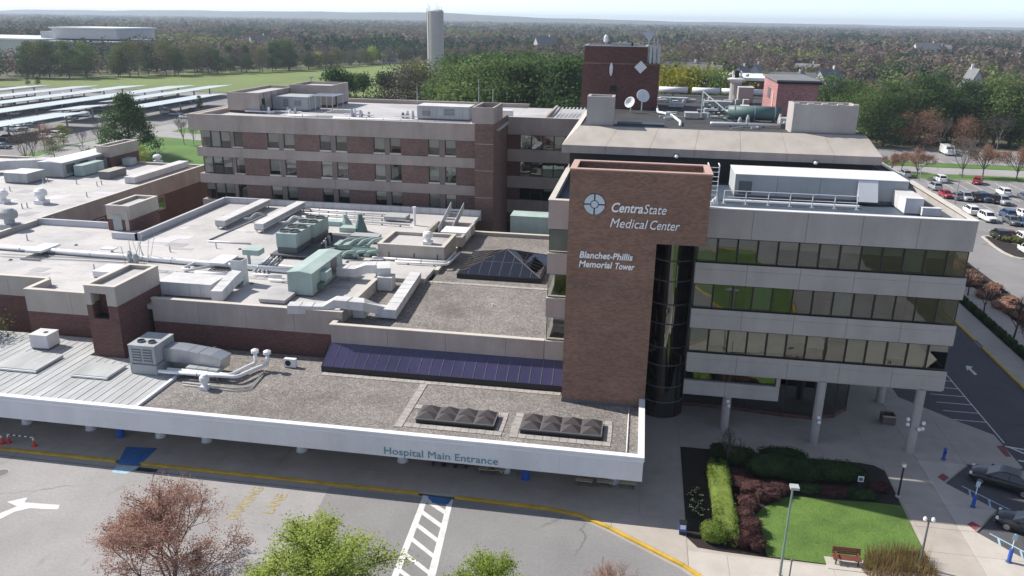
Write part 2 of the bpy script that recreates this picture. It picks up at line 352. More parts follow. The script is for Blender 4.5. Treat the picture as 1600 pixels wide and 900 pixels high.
    def build(s, name, mat, parent=None, label=None, cat=None, group=None, kind=None, smooth=False, origin=False, fixn=False):
        """world coordinates in; the object hangs under its parent (or sits at its own base)"""
        if parent: off = worldloc(parent)
        elif origin:
            a = np.array(s.v); off = Vector(((a[:, 0].min()+a[:, 0].max())/2, (a[:, 1].min()+a[:, 1].max())/2, a[:, 2].min()))
        else: off = Vector((0, 0, 0))
        me = s.mesh(name, mat, off, smooth)
        if fixn:
            bm = bmesh.new(); bm.from_mesh(me); bmesh.ops.recalc_face_normals(bm, faces=bm.faces); bm.to_mesh(me); bm.free()
        o = bpy.data.objects.new(name, me); COL.objects.link(o)
        if parent: o.parent = parent
        else: o.location = off
        return tag(o, label, cat, group, kind)
def bx(name, x0, x1, y0, y1, z0, z1, mat, parent=None, **kw):
    return MB().box(min(x0, x1), max(x0, x1), min(y0, y1), max(y0, y1), min(z0, z1), max(z0, z1)).build(name, mat, parent, **kw)
_unit = {}
def piece(name, x0, x1, y0, y1, z0, z1, mat, parent):
    """one of many alike pieces: shares a unit-cube mesh"""
    me = _unit.get(mat.name)
    if me is None: me = _unit[mat.name] = MB().box(-.5, .5, -.5, .5, -.5, .5).mesh('unit_'+mat.name, mat)
    o = bpy.data.objects.new(name, me); COL.objects.link(o); o.parent = parent
    o.location = Vector(((x0+x1)/2, (y0+y1)/2, (z0+z1)/2))-worldloc(parent); o.scale = (abs(x1-x0), abs(y1-y0), abs(z1-z0)); return o
def inset(poly, t):
    """polygon (counter-clockwise) moved inwards by t"""
    n = len(poly); out = []
    for i in range(n):
        p0, p1, p2 = Vector(poly[i-1][:2]), Vector(poly[i][:2]), Vector(poly[(i+1) % n][:2])
        a = (p1-p0).normalized(); b = (p2-p1).normalized(); na = Vector((-a.y, a.x)); nb = Vector((-b.y, b.x))
        k = (na+nb); k = k/max(.2, (1+na.dot(nb))); out.append((p1.x+k.x*t, p1.y+k.y*t))
    return out
def ccw(poly):
    poly = [(p[0], p[1]) for p in poly]; n = len(poly)
    return poly if sum(poly[i][0]*poly[(i+1) % n][1]-poly[(i+1) % n][0]*poly[i][1] for i in range(n)) > 0 else poly[::-1]
def ring(mb, poly, t, z0, z1):
    poly = ccw(poly); q = inset(poly, t); n = len(poly)
    vs = [(*p, z0) for p in poly]+[(*p, z1) for p in poly]+[(*p, z0) for p in q]+[(*p, z1) for p in q]; fs = []
    for i in range(n):
        j = (i+1) % n
        fs += [(i, j, n+j, n+i), (n+i, n+j, 3*n+j, 3*n+i), (2*n+j, 2*n+i, 3*n+i, 3*n+j), (j, i, 2*n+i, 2*n+j)]
    return mb.add(vs, fs)
def parapet(parent, poly, t, z0, z1, mat=None, cope=None):
    ring(MB(), poly, t, z0, z1).build('parapet', mat or CONC2, parent)
    p2 = inset(ccw(poly), -.05); ring(MB(), p2, t+.10, z1+.004, z1+.07).build('coping', cope or COPE, parent)
def pane_in(parent, x0, x1, y, z0, z1, glassm, fr=.06, blind=0., bm=None, frame=True, dark=True):
    """a framed window facing -Y: frame bars as the window, pane and blind as its sub-parts"""
    mb = MB(); mb.box(x0, x0+fr, y-.04, y+.06, z0, z1).box(x1-fr, x1, y-.04, y+.06, z0, z1).box(x0+fr, x1-fr, y-.038, y+.058, z0, z0+fr).box(x0+fr, x1-fr, y-.038, y+.058, z1-fr, z1)
    w = mb.build('window', MULL, parent)
    q = [y+random.uniform(-.012, .012) for _ in range(3)]; MB().add([(x0+fr, q[0], z0+fr), (x1-fr, q[1], z0+fr), (x1-fr, q[2], z1-fr), (x0+fr, q[0]+q[2]-q[1], z1-fr)], [(0, 1, 2, 3)]).build('pane', glassm, w)
    if blind > 0: bx('blind', x0+fr, x1-fr, y+.14, y+.16, z1-fr-(z1-z0-2*fr)*blind, z1-fr, bm or BLIND, w)
    return w
def copy_tree(o, loc, rz=0., s=1., label=None, group=None, cat=None, paint=None, parent=None):
    c = o.copy(); COL.objects.link(c); c.parent = parent
    if parent is None:
        c.location = loc; c.rotation_euler = (0, 0, rz); c.scale = (s, s, s) if not isinstance(s, tuple) else s
        tag(c, label, cat, group)
    for ch in o.children: copy_tree(ch, None, parent=c)
    if paint and parent is None:
        for ch in c.children:
            if ch.get('painted'):
                ch.material_slots[0].link = 'OBJECT'; ch.material_slots[0].material = paint
    return c
def bpx(x0, x1, yb, yt, z0, depth):
    """box from pixels: base of the front face x0..x1 at row yb on level z0, top edge at row yt (left end)"""
    P = G(x0, yb, z0); X1 = V(x1, yb+(x1-x0)*.05, P.y).x; return P.x, X1, P.y, P.y+depth, z0, V(x0, yt, P.y).z
# ------------------------------------------------------------------ ground, roads, pavements
KERB_Y = 49.6
bx('ground', -14000, 14000, -4000, 16000, -1.0, -.06, LAND, kind='structure')
def sheet(name, poly, z, mat, label=None, parent=None, kind='structure'):
    return MB().sheet(poly, z).build(name, mat, parent, label=label, kind=kind if parent is None else None)
def rect(x0, x1, y0, y1): return [(x0, y0), (x1, y0), (x1, y1), (x0, y1)]
sheet('field', [(-420, 342), (-300, 346), (-205, 352), (-120, 350), (-95, 420), (-150, 620), (-185, 620), (-250, 505), (-334, 385), (-470, 395)], -.045, FIELDM)
sheet('meadow', [(-700, 520), (-420, 520), (-395, 590), (-700, 600)], -.045, FIELDM)
sheet('verge', rect(-185, -62, 62, 262), -.05, GRASSY)
sheet('road', rect(-130, 36, -90, 48.9), 0.0, ASPH)
kerb_pts = [(-130, 49.55), (-37.5, 49.6), (-14.6, 49.62), (-11.9, 49.62), (-4.9, 49.45), (-2.55, 49.05), (-.42, 47.95), (4.6, 44.72), (5.55, 43.86), (9.5, 39.5), (12, 34)]
sheet('road_apron', [(-130, 48.95), (-130, 49.53)]+[(-37.5, 49.58), (-14.6, 49.6), (-5, 49.42), (-3, 49.1), (-2, 48.95)], 0.0, ASPH)
sx = G(512, 765, 0).x
sheet('newer_asphalt', [(sx, 49.4), (-11.9, 49.45), (-5, 49.3), (-2.6, 48.9), (-.5, 47.75), (4.5, 44.5), (5.4, 43.6), (9.3, 39.3), (11.8, 34), (12, -90), (sx+1.2, -90), (sx+.4, 45)], 0.005, ASPH2)
sheet('parking_lot', rect(24, 230, 40, 212), -.004, ASPH2)
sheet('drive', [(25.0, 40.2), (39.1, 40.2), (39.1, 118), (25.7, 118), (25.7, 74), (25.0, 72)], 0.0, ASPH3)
sheet('far_parking_lot', rect(40, 230, 222, 250), 0.0, ASPH2)
sheet('parkway', rect(40, 300, 205.5, 215), 0.0, ASPH)
for a, b in ((198.5, 205), (215.5, 221.5)): sheet('verge', rect(45, 230, a, b), .01, GRASSY)
sheet('side_road', [(-131, 62), (-131, 150), (-134, 172), (-140, 190), (-142, 240), (-152, 240), (-151, 190), (-146, 170), (-142, 150), (-142, 62)], -.02, ASPH)
sheet('cross_road', [(-142, 214), (-62, 196), (-62, 204), (-142, 224)], -.018, ASPH)
sheet('solar_parking_lot', rect(-280, -152.5, 170, 345), -.03, ASPH2)
sheet('solar_parking_lot', rect(-152, -142.5, 225, 345), -.031, ASPH2)
sheet('path', [(-130, 178), (-96, 163), (-62, 150), (-62, 152), (-95, 165.2), (-130, 180)], -.02, PAVE2)
sheet('path', [(-131, 88), (-128.5, 88), (-128.5, 170), (-131, 170)], -.02, PAVE2)
# kerb line along the entrance drive: yellow pieces with two gaps for the ramps
def strip(pts, w, z0, z1):
    mb = MB()
    for a, b in zip(pts[:-1], pts[1:]):
        a, b = Vector(a), Vector(b); d = (b-a).normalized(); n = Vector((-d.y, d.x))*w
        e = d*.004; mb.prism([(a+e).to_tuple(), (b-e).to_tuple(), (b-e+n).to_tuple(), (a+e+n).to_tuple()], z0, z1)
    return mb
def kerb_run(name, pts, mat, parent, step=3.2, w=.26, z1=.16):
    """kerb stones one by one along a line"""
    for a, b in zip(pts[:-1], pts[1:]):
        a, b = Vector(a), Vector(b); L = (b-a).length; n = max(1, round(L/step)); d = (b-a)/n
        for i in range(n):
            strip([(a+d*i).to_tuple(), (a+d*(i+1)).to_tuple()], w, -.02, z1).build(name, mat, parent)
pav = MB().prism([(-130, 49.86)]+[(x, y+.27) for x, y in kerb_pts[1:5]]+[(-2.4, 49.3), (-.22, 48.18), (4.8, 44.93), (5.78, 44.02), (9.75, 39.65), (12.3, 34), (33, 34),
      (33, 43), (27.5, 49.55), (25.36, 52.25), (27.98, 55.4), (25.39, 58.66), (28.23, 61.92), (31.09, 61.43), (32.48, 62.28), (32.4, 65.9), (32.36, 67.69), (30.3, 69.61), (28.34, 71.69), (26.2, 74), (25.9, 110), (-7, 110), (-7, 66), (-130, 66)], -.05, .10).build('pavement', PAVE, kind='structure')
yk = thing('yellow_kerb', 'yellow painted kerb along the entrance drive below the long white canopy', 'kerb', (-30, 49.6, 0))
kerb_run('kerb_stone', [(-75, 49.56), (-39.6, 49.58)], YELLOW, yk); kerb_run('kerb_stone', [(-37.5, 49.6), (-14.7, 49.62)], YELLOW, yk)
kerb_run('kerb_stone', kerb_pts[3:], YELLOW, yk, step=2.4)
# slabs of the pavement, one by one with open joints; holes where bed and lawn lie
BED = [(5.06, 60.4), (19.4, 60.5), (20.5, 60.3), (21.14, 59.6), (21.0, 53), (20.88, 46.85), (16.51, 46.55), (10.3, 46.65), (7.2, 46.75), (5.7, 46.9), (5.02, 47.9)]
def inside(p, poly):
    c = False; n = len(poly)
    for i in range(n):
        (x0, y0), (x1, y1) = poly[i], poly[i-1]
        if (y0 > p[1]) != (y1 > p[1]) and p[0] < (x1-x0)*(p[1]-y0)/(y1-y0)+x0: c = not c
    return c
def clip_poly(poly, clip):
    """Sutherland-Hodgman, clip polygon convex and counter-clockwise"""
    out = poly
    for i in range(len(clip)):
        a, b = clip[i], clip[(i+1) % len(clip)]; inp, out = out, []
        side = lambda p: (b[0]-a[0])*(p[1]-a[1])-(b[1]-a[1])*(p[0]-a[0])
        for j in range(len(inp)):
            p, q = inp[j-1], inp[j]; sp_, sq = side(p), side(q)
            if (sp_ >= 0) != (sq >= 0):
                t = sp_/(sp_-sq); out.append((p[0]+(q[0]-p[0])*t, p[1]+(q[1]-p[1])*t))
            if sq >= 0: out.append(q)
        if not out: return []
    return out
def slab(poly, mat, z=.125):
    if len(poly) < 3: return
    area = abs(sum(poly[i][0]*poly[i-1][1]-poly[i-1][0]*poly[i][1] for i in range(len(poly))))/2
    if area < .05: return
    MB().prism(inset(ccw(poly), .011), .095, z+random.uniform(-.004, .004)).build('slab', mat, pav)
rows = [(49.92, 51.9), (51.9, 54.2), (54.2, 57.0), (57.0, 60.3)]
for j, (ya, yb) in enumerate(rows):
    x = -60.0
    while x < 5.0:
        x2 = min(x+4.75, 5.0)
        P = [(x, ya), (x2, ya), (x2, yb), (x, yb)]
        if x2 > -5.2 and ya < 50: P = [(x, max(ya, 49.92)), (x2, max(ya, 49.92)), (x2, yb), (x, yb)]
        slab(P, PAVE); x = x2
# corner by the kerb curve
cl = ccw([(-4.6, 49.88), (-2.4, 49.33), (-.2, 48.22), (4.85, 44.95), (5.0, 44.8), (5.0, 49.88)])
for xa, xb in ((-4.6, -.2), (-.2, 5.0)): slab(clip_poly(cl, rect(xa, xb, 44, 50)), PAVE)
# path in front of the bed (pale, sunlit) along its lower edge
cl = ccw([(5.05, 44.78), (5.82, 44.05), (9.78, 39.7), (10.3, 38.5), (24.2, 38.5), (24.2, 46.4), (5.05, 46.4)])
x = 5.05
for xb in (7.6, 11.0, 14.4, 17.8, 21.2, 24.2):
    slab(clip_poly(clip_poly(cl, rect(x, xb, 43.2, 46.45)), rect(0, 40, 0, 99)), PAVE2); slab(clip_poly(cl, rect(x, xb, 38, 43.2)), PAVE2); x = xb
# plaza between bed and building
for ya, yb in ((60.55, 63.6), (63.6, 66.6), (66.6, 70)):
    x = 5.0
    for xb in (8.9, 12.8, 16.7, 20.6, 24.2): slab([(x, ya), (xb, ya), (xb, yb), (x, yb)], PAVE); x = xb
# tan path right of the lawn
for ya, yb in ((46.45, 49.3), (49.3, 52.2), (52.2, 55.1), (55.1, 58.0), (58.0, 60.5)):
    slab([(21.2, ya), (24.2, ya), (24.2, yb), (21.2, yb)], PAVE)
RIGHT = [(24.25, 38.5), (33, 38.5), (33, 43), (27.45, 49.5), (25.3, 52.25), (27.9, 55.4), (25.3, 58.66), (28.2, 62.0), (31.05, 61.5), (32.4, 62.3), (32.3, 65.9), (32.25, 67.65), (30.25, 69.5), (28.3, 71.55), (26.15, 73.9), (24.25, 73.9)]
for ya, yb in ((38.5, 43), (43, 46.2), (46.2, 49.3), (49.3, 52.25), (52.25, 55.4), (55.4, 58.66), (58.66, 61.9), (61.9, 65.9), (65.9, 69.9), (69.9, 73.9)):
    for xa, xb in ((24.25, 28.0), (28.0, 33)):
        q = clip_poly(RIGHT, rect(xa, xb, ya, yb))
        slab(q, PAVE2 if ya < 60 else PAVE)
for P in (((1465, 745), (1473, 739.5), (1483, 746), (1475, 752)), ((1511, 819.5), (1519, 814.5), (1532, 822), (1524, 829)), ((1557, 697), (1568, 696), (1580, 713.5), (1571.5, 713))):
    MB().prism([tuple(G(a, b, .14)[:2]) for a, b in P], .10, .142).build('tactile_pad', REDMAT, pav)
# blue painted ramps
MB().prism([tuple(G(a, b, .14)[:2]) for a, b in ((197, 698), (246, 700), (219, 726), (184, 723))], .09, .139).build('blue_ramp', PAINTB, pav)
sheet('ramp_patch', [tuple(G(a, b, .01)[:2]) for a, b in ((183, 727), (218, 729), (197, 741), (174, 738))], .012, PAINTLB)
sheet('ramp_patch', [tuple(G(a, b, .01)[:2]) for a, b in ((668, 775), (706, 780), (700, 788), (676, 786))], .016, PAINTB)
# painted markings
def mark(name, px, mat, parent, z): return MB().sheet([tuple(G(a, b, z)[:2]) for a, b in px], z).build(name, mat, parent)
cw = thing('crosswalk', 'white ladder crosswalk painted across the entrance drive', 'crosswalk', (-13.5, 46, 0)); cw['kind'] = 'structure'
mark('stripe', [(661, 774), (670, 775), (617, 915), (606, 915)], PAINTW, cw, .010)
mark('stripe', [(700, 780), (708, 781), (677, 915), (664, 915)], PAINTW, cw, .010)
for (xa, ya), (xb, yb) in (((668, 782), (702, 805)), ((660, 800), (695, 826)), ((652, 820), (688, 848)), ((644, 842), (681, 872)), ((634, 866), (673, 897)), ((624, 890), (665, 922))):
    mark('stripe', [(xa, ya-3.5), (xb, yb-4), (xb-1, yb+3), (xa-2, ya+3)], PAINTW, cw, .014)
ar = mark('painted_arrow', [(11, 784), (43, 777), (38, 785), (93, 789), (91, 796), (46, 794), (22, 800), (0, 811), (-20, 825), (-24, 816), (0, 802), (17, 795), (27, 791)], PAINTW, None, .010)
tag(ar, 'white curved turn arrow painted on the grey asphalt', 'road marking', kind='structure')
mh = thing('manhole_cover', 'round grey manhole cover set in the asphalt by the kerb', 'manhole cover', G(2, 739, 0))
p = G(2, 739, 0); MB().lathe((p.x, p.y, 0.004), [(.62, 0), (.62, .012), (.5, .013)], 20).build('rim', PAVE, mh); MB().lathe((p.x, p.y, 0.006), [(.48, 0), (.48, .016)], 20).build('lid', GREYD, mh)
dr = G(219, 732, 0); tag(bx('storm_drain', dr.x-.2, dr.x+1.5, dr.y-.35, dr.y+.15, -.01, .012, BLACK), 'black storm drain grate at the kerb beside the blue ramp', 'drain')
# stall hatching in the shaded drive
for i in range(7): sheet('stall_line', rect(29.6, 32.7, 70.2+i*1.75, 70.32+i*1.75), .006, PAINTW)
sheet('stall_line', rect(32.7, 32.82, 66.5, 84), .006, PAINTW)
mark_a = MB().sheet([tuple(G(a, b, .006)[:2]) for a, b in ((1509, 571), (1520, 573), (1517, 576), (1527, 585), (1523, 586), (1514, 577), (1511, 579))], .006).build('painted_arrow', PAINTW, None)
tag(mark_a, 'small worn white arrow painted on the dark shaded drive', 'road marking', kind='structure')
# accessible stalls, pale blue lines
def bluelines(name, lab, segs):
    t = thing(name, lab, 'road marking', (28, 55, 0)); t['kind'] = 'structure'
    for (x0, y0), (x1, y1) in segs:
        a, b = Vector((x0, y0)), Vector((x1, y1)); d = (b-a).normalized(); n = Vector((-d.y, d.x))*.07
        MB().sheet([(a-n).to_tuple(), (b-n).to_tuple(), (b+n).to_tuple(), (a+n).to_tuple()], .006+random.random()*.003).build('line', PAINTLB, t)
def stall(p, q, off):
    """an access aisle beside a stall, p to q with hatch lines"""
    a, b = Vector(p), Vector(q); d = (b-a).normalized(); n = Vector((d.y, -d.x)); L = (b-a).length
    s = [((a).to_tuple(), (b).to_tuple()), ((a+n*1.6).to_tuple(), (b+n*1.6).to_tuple())]; k = .6
    while k < L-1.2: s.append(((a+d*k).to_tuple(), (a+n*1.6+d*(k+1.1)).to_tuple())); k += 1.5
    return s
bluelines('stall_marking', 'pale blue hatched aisle beside the black estate car', stall((26.6, 58.6), (31.2, 53.2), 0))
bluelines('stall_marking', 'pale blue hatched aisle beside the small black hatchback', stall((26.3, 52.4), (30.9, 47.0), 0))
for s0 in (0,):
    t = thing('stall_marking', 'white hatched box painted by the red tactile pad in the lot', 'road marking', (34, 64, 0)); t['kind'] = 'structure'
    for k, P in enumerate(((32.6, 65.9, 37, 65.0), (32.7, 63.6, 37, 62.6), (32.9, 65.8, 35.3, 63.1), (34.4, 65.5, 36.8, 62.8))):
        a, b = Vector(P[:2]), Vector(P[2:]); d = (b-a).normalized(); n = Vector((-d.y, d.x))*.11
        MB().sheet([(a-n).to_tuple(), (b-n).to_tuple(), (b+n).to_tuple(), (a+n).to_tuple()], .006+.001*k).build('line', PAINTW, t)
# far side of the drive: kerb, walk, planting strip
fk = thing('yellow_kerb', 'yellow kerb on the far side of the shaded drive', 'kerb', (39.2, 85, 0))
kerb_run('kerb_stone', [(39.12, 62), (39.12, 89.0)], YELLOW, fk, w=-.26); kerb_run('kerb_stone', [(39.12, 91.0), (39.12, 106)], YELLOW, fk, w=-.26)
fw = MB().box(39.4, 42.2, 55, 112, -.05, .10).build('walkway', PAVE, kind='structure')
for i in range(18): MB().box(39.42, 41.1, 60.02+i*2.7, 62.7+i*2.7, .095, .13).build('slab', PAVE, fw)
sheet('planting_bed', rect(42.4, 50.5, 55, 126), .03, MULCH)
sheet('gravel_bed', rect(43.3, 46.6, 80, 112), .05, PAVE)
# lot islands and stall lines on the far right
for (y0, y1, n, x0) in ((186, 195.5, 22, 60), (222.2, 227.5, 24, 70), (241, 247, 24, 72)):
    for i in range(n): sheet('stall_line', rect(x0+i*3.0, x0+.16+i*3.0, y0, y1), .012, PAINTW)
for y0, y1 in ((158, 163), (164, 170), (175, 180)):
    for i in range(12): sheet('stall_line', rect(60+i*3.0, 60.14+i*3.0, y0, y1), .012, PAINTW)
isl = [tuple(G(a, b, .1)[:2]) for a, b in ((1533, 369), (1545, 368), (1565, 376), (1600, 384), (1640, 392), (1660, 410), (1610, 404), (1596, 404), (1582, 401), (1566, 394), (1552, 385))]
MB().prism(isl, -.02, .12).build('traffic_island', PAVE2, kind='structure'); MB().prism(inset(ccw(isl), .45), .11, .16).build('planting_bed', MULCH, kind='structure')

# lawn island between the drives, below the frame (it shows in the office windows)
isl2 = [(4, 4), (19, 6), (21.5, 16), (20.5, 30), (16.5, 35.5), (13, 33), (10.5, 26), (5, 14)]
MB().prism(isl2, -.02, .10).build('lawn', LAWN, kind='structure')
ring(MB(), inset(ccw(isl2), -.25), .24, -.02, .15).build('kerb', YELLOW, kind='structure')
# ------------------------------------------------------------------ the garden bed by the entrance
MB().prism(BED, -.03, .135).build('planting_bed', MULCH, kind='structure')
LAWNP = [tuple(G(a, b, .15)[:2]) for a, b in ((1239, 775), (1299, 781), (1360, 785), (1409, 790), (1458, 893), (1353, 887), (1299, 882), (1200, 869), (1190, 850), (1183, 830), (1180, 815), (1181, 805), (1190, 795), (1206, 786), (1222, 779))]
MB().prism(LAWNP, .0, .155).build('lawn', LAWN, kind='structure')
rng = np.random.default_rng(5)
def tufts(name, poly, z, n, h, w, mat, lean=.4, **kw):
    """short blades of grass in one mesh"""
    a = np.array(poly); pts = []
    while len(pts) < n:
        q = rng.uniform(a.min(0), a.max(0))
        if inside(q, poly): pts.append(q)
    pts = np.array(pts); k = len(pts); th = rng.uniform(0, 2*math.pi, k); hh = h*rng.uniform(.5, 1.3, k)
    d = np.stack([np.cos(th), np.sin(th)], 1)*w; ln = rng.normal(0, lean, (k, 2))*hh[:, None]
    v = np.zeros((k, 3, 3)); v[:, 0, :2] = pts-d; v[:, 1, :2] = pts+d; v[:, 2, :2] = pts+ln; v[:, :, 2] = z; v[:, 2, 2] = z+hh
    mb = MB(); mb.v = [tuple(x) for x in v.reshape(-1, 3)]; mb.f = [(3*i, 3*i+1, 3*i+2) for i in range(k)]; mb.mi = [0]*k
    return mb.build(name, mat, **kw)
L_LAWN = leafmat('lawn_blades', [(.06, .16, .02), (.115, .26, .035), (.18, .34, .06)], .4)
tufts('grass', LAWNP, .15, 16000, .055, .012, L_LAWN, label='short green grass of the entrance lawn', cat='grass', kind='stuff')
# ------------------------------------------------------------------ the office block with its ribbon windows
YF = 62.9
BANDS = [(6.03, 7.72), (9.96, 11.65), (13.85, 15.60), (17.74, 20.10)]
XL, XR, YB = -7.0, 25.6, 104.0
off = thing('office_block', 'grey concrete office block with ribbon windows raised on round columns', 'building', (9, YF, 0))
MB().prism([(5.6, 64.7), (25.1, 64.7), (25.1, YB-.6), (-6.5, YB-.6), (-6.5, 64.7), (1.0, 64.7), (1.0, 71), (5.6, 71)], 6.2, 19.15).build('core', DARKIN, off)
MB().prism([(5.2, YF+.12), (25.5, YF+.12), (25.5, YB-.5), (-6.9, YB-.5), (-6.9, YF+.12), (-5.2, YF+.12), (-5.2, 63.6), (1.2, 63.6), (1.2, 70), (5.2, 70)], 5.9, 6.15).build('soffit', CONC3, off)
bx('reveal', 5.1, 5.5, YF+.95, 69.5, 6.2, 19.1, GREYD, off)
def cpanel(x0, x1, y, z0, z1, d, mat, parent, name='panel', groove=True):
    mb = MB(); h = z1-z0; zs = z0+h*.70
    if groove: mb.box(x0+.012, x1-.012, y, y+d, z0, zs).box(x0+.012, x1-.012, y+.045, y+d, zs+.001, z1)
    else: mb.box(x0+.012, x1-.012, y, y+d, z0, z1)
    return mb.build(name, mat, parent)
cuts = [5.1, 9.2, 13.3, 17.4, 21.5, XR]
for k, (z0, z1) in enumerate(BANDS):
    for a, b in zip(cuts[:-1], cuts[1:]): cpanel(a, b, YF, z0, z1, .9, CONC3, off, groove=k < 3)
    cpanel(XL, -5.03, YF, z0, z1, .9, CONC3, off, groove=False)
    bx('side_panel', XL, XL+.3, YF+.93, YB, z0, z1, CONC3, off); bx('side_panel', XR-.3, XR, YF+.93, YB, z0, z1, CONC3, off)
    bx('rear_panel', XL+.33, XR-.33, YB-.3, YB, z0, z1, CONC3, off)
MB().box(-6.68, 25.28, 63.82, YB-.32, 19.2, 19.4).build('roof', DARKROOF, off)
bx('coping', XL-.04, -5.06, YF-.05, YF+.55, 20.104, 20.17, COPE, off); bx('coping', 5.5, XR+.04, YF-.05, YF+.45, 20.104, 20.17, WHITE, off)
bx('coping', XL-.04, XL+.46, YF+.56, 78, 20.104, 20.17, COPE, off); bx('coping', XR-.5, XR+.04, YF+.46, YB, 20.104, 20.17, COPE, off)
rw = random.Random(11)
for r, (z0, z1) in enumerate([(7.72, 9.96), (11.65, 13.85), (15.60, 17.74)]):
    x = 5.16; n = 13; w = (XR-.12-x)/n
    for i in range(n):
        u = rw.random()
        bl = 0 if i == n-1 or (r == 1 and u < .55) or u < .18 else rw.choice([.35, .55, .62, .75, .97, .97])
        pane_in(off, x+i*w+.03, x+(i+1)*w-.03, YF+.22, z0+.08, z1-.06, GLASS if i < n-1 else GLASSD, .05, bl, BLINDG if (r == 2 and 7 < i < 12) or u > .7 else BLIND)
        if i in (3, 7, 11): bx('pilaster', x+i*w-.45, x+i*w+.35, YF+.62, YF+1.2, z0, z1, BRICK2, off)
    bx('window_sill', 5.12, XR-.02, YF+.03, YF+.88, z0-.0+.002, z0+.05, BLACK, off)
    pane_in(off, -6.9, -5.06, YF+.25, z0+.08, z1-.06, GLASS, .05, .97 if r == 2 else 0, BLINDG)
    bx('window_sill', -6.95, -5.05, YF+.03, YF+.88, z0+.002, z0+.05, COPE, off)
    for i in range(20):   # side glazing of the long left wall, seen past the tower only at the roofline
        pass
def column(x, y, h, r, label=None):
    MB().lathe((x, y, .10), [(r*1.02, 0), (r*1.02, .1), (r, .12), (r, h-.1)], 20).build('column', CONC3, off, smooth=False)
for x, y in ((8.95, 64.3), (16.3, 63.25), (24.05, 63.25), (24.1, 72.6), (16.3, 76), (8.9, 78)): column(x, y, 5.95, .37)
# mezzanine spandrel behind the first column
cpanel(5.1, 8.6, 63.55, 3.55, 4.85, .5, CONC3, off); cpanel(8.6, 13.05, 63.55, 3.55, 4.85, .5, CONC3, off)
bx('post', 12.72, 13.05, 63.60, 64.0, 4.87, 5.88, CONC3, off)
for a, b in ((5.15, 8.9), (8.9, 12.7)): pane_in(off, a, b, 63.85, 4.87, 5.88, GLASSD, .05)
# lobby glazing, rounding back at its right end
lob = [(5.2, 68.2), (8.2, 68.2), (11.2, 68.0), (14.4, 67.6), (16.9, 67.5), (19.0, 68.3), (20.4, 69.9), (20.9, 72.0), (20.8, 75)]
for (xa, ya), (xb, yb) in zip(lob[:-1], lob[1:]):
    w = MB(); d = Vector((xb-xa, yb-ya)).normalized()*.07
    w.prism([(xa-.05, ya-.05), (xa+.05, ya-.05), (xa+.05, ya+.05), (xa-.05, ya+.05)], .10, 5.9)
    wo = w.build('lobby_window', MULL, off)
    MB().add([(xa, ya, .5), (xb, yb, .5), (xb, yb, 5.85), (xa, ya, 5.85)], [(0, 1, 2, 3)]).build('pane', GLASSC, wo)
    MB().prism([(xa, ya), (xb, yb), (xb+.0, yb+.3), (xa, ya+.3)], .11, .48).build('plinth', BRICK2, wo)
bx('lobby_wall', 5.5, 19, 78.2, 78.6, .1, 5.9, DARKIN, off); bx('lobby_floor', 5.3, 20.4, 69.6, 78.1, .09, .118, TARROOF, off)
# ------------------------------------------------------------------ brick sign tower
TY, TYB = 59.2, 63.3
tow = thing('sign_tower', 'tall red brown brick tower carrying the white hospital sign lettering', 'building', (-1.5, TY, 0))
bx('shaft', -5.02, 1.77, TY, TYB, 0, 17.97, BRICK, tow)
up = MB(); ring(up, [(-5.02, TY), (5.45, TY), (5.45, TYB), (-5.02, TYB)], .42, 17.972, 23.36); up.build('upper_wall', BRICK, tow)
bx('upper_floor', -4.58, 5.01, TY+.44, TYB-.44, 17.98, 22.1, BRICK2, tow)
ring(MB(), [(-5.06, TY-.04), (5.49, TY-.04), (5.49, TYB+.04), (-5.06, TYB+.04)], .50, 23.364, 23.46).build('coping', BRICKCAP, tow)
bx('base_flashing', -5.05, 1.2, TY-.05, TY-.003, 3.98, 4.28, GREYD, tow)
for z_ in (6.3, 10.3, 14.3): bx('control_joint', -5.03, 1.775, TY-.006, TY+.02, z_, z_+.03, GREYD, tow)
bx('control_joint', -5.03, 5.455, TY-.006, TY+.02, 17.955, 17.985, GREYD, tow)
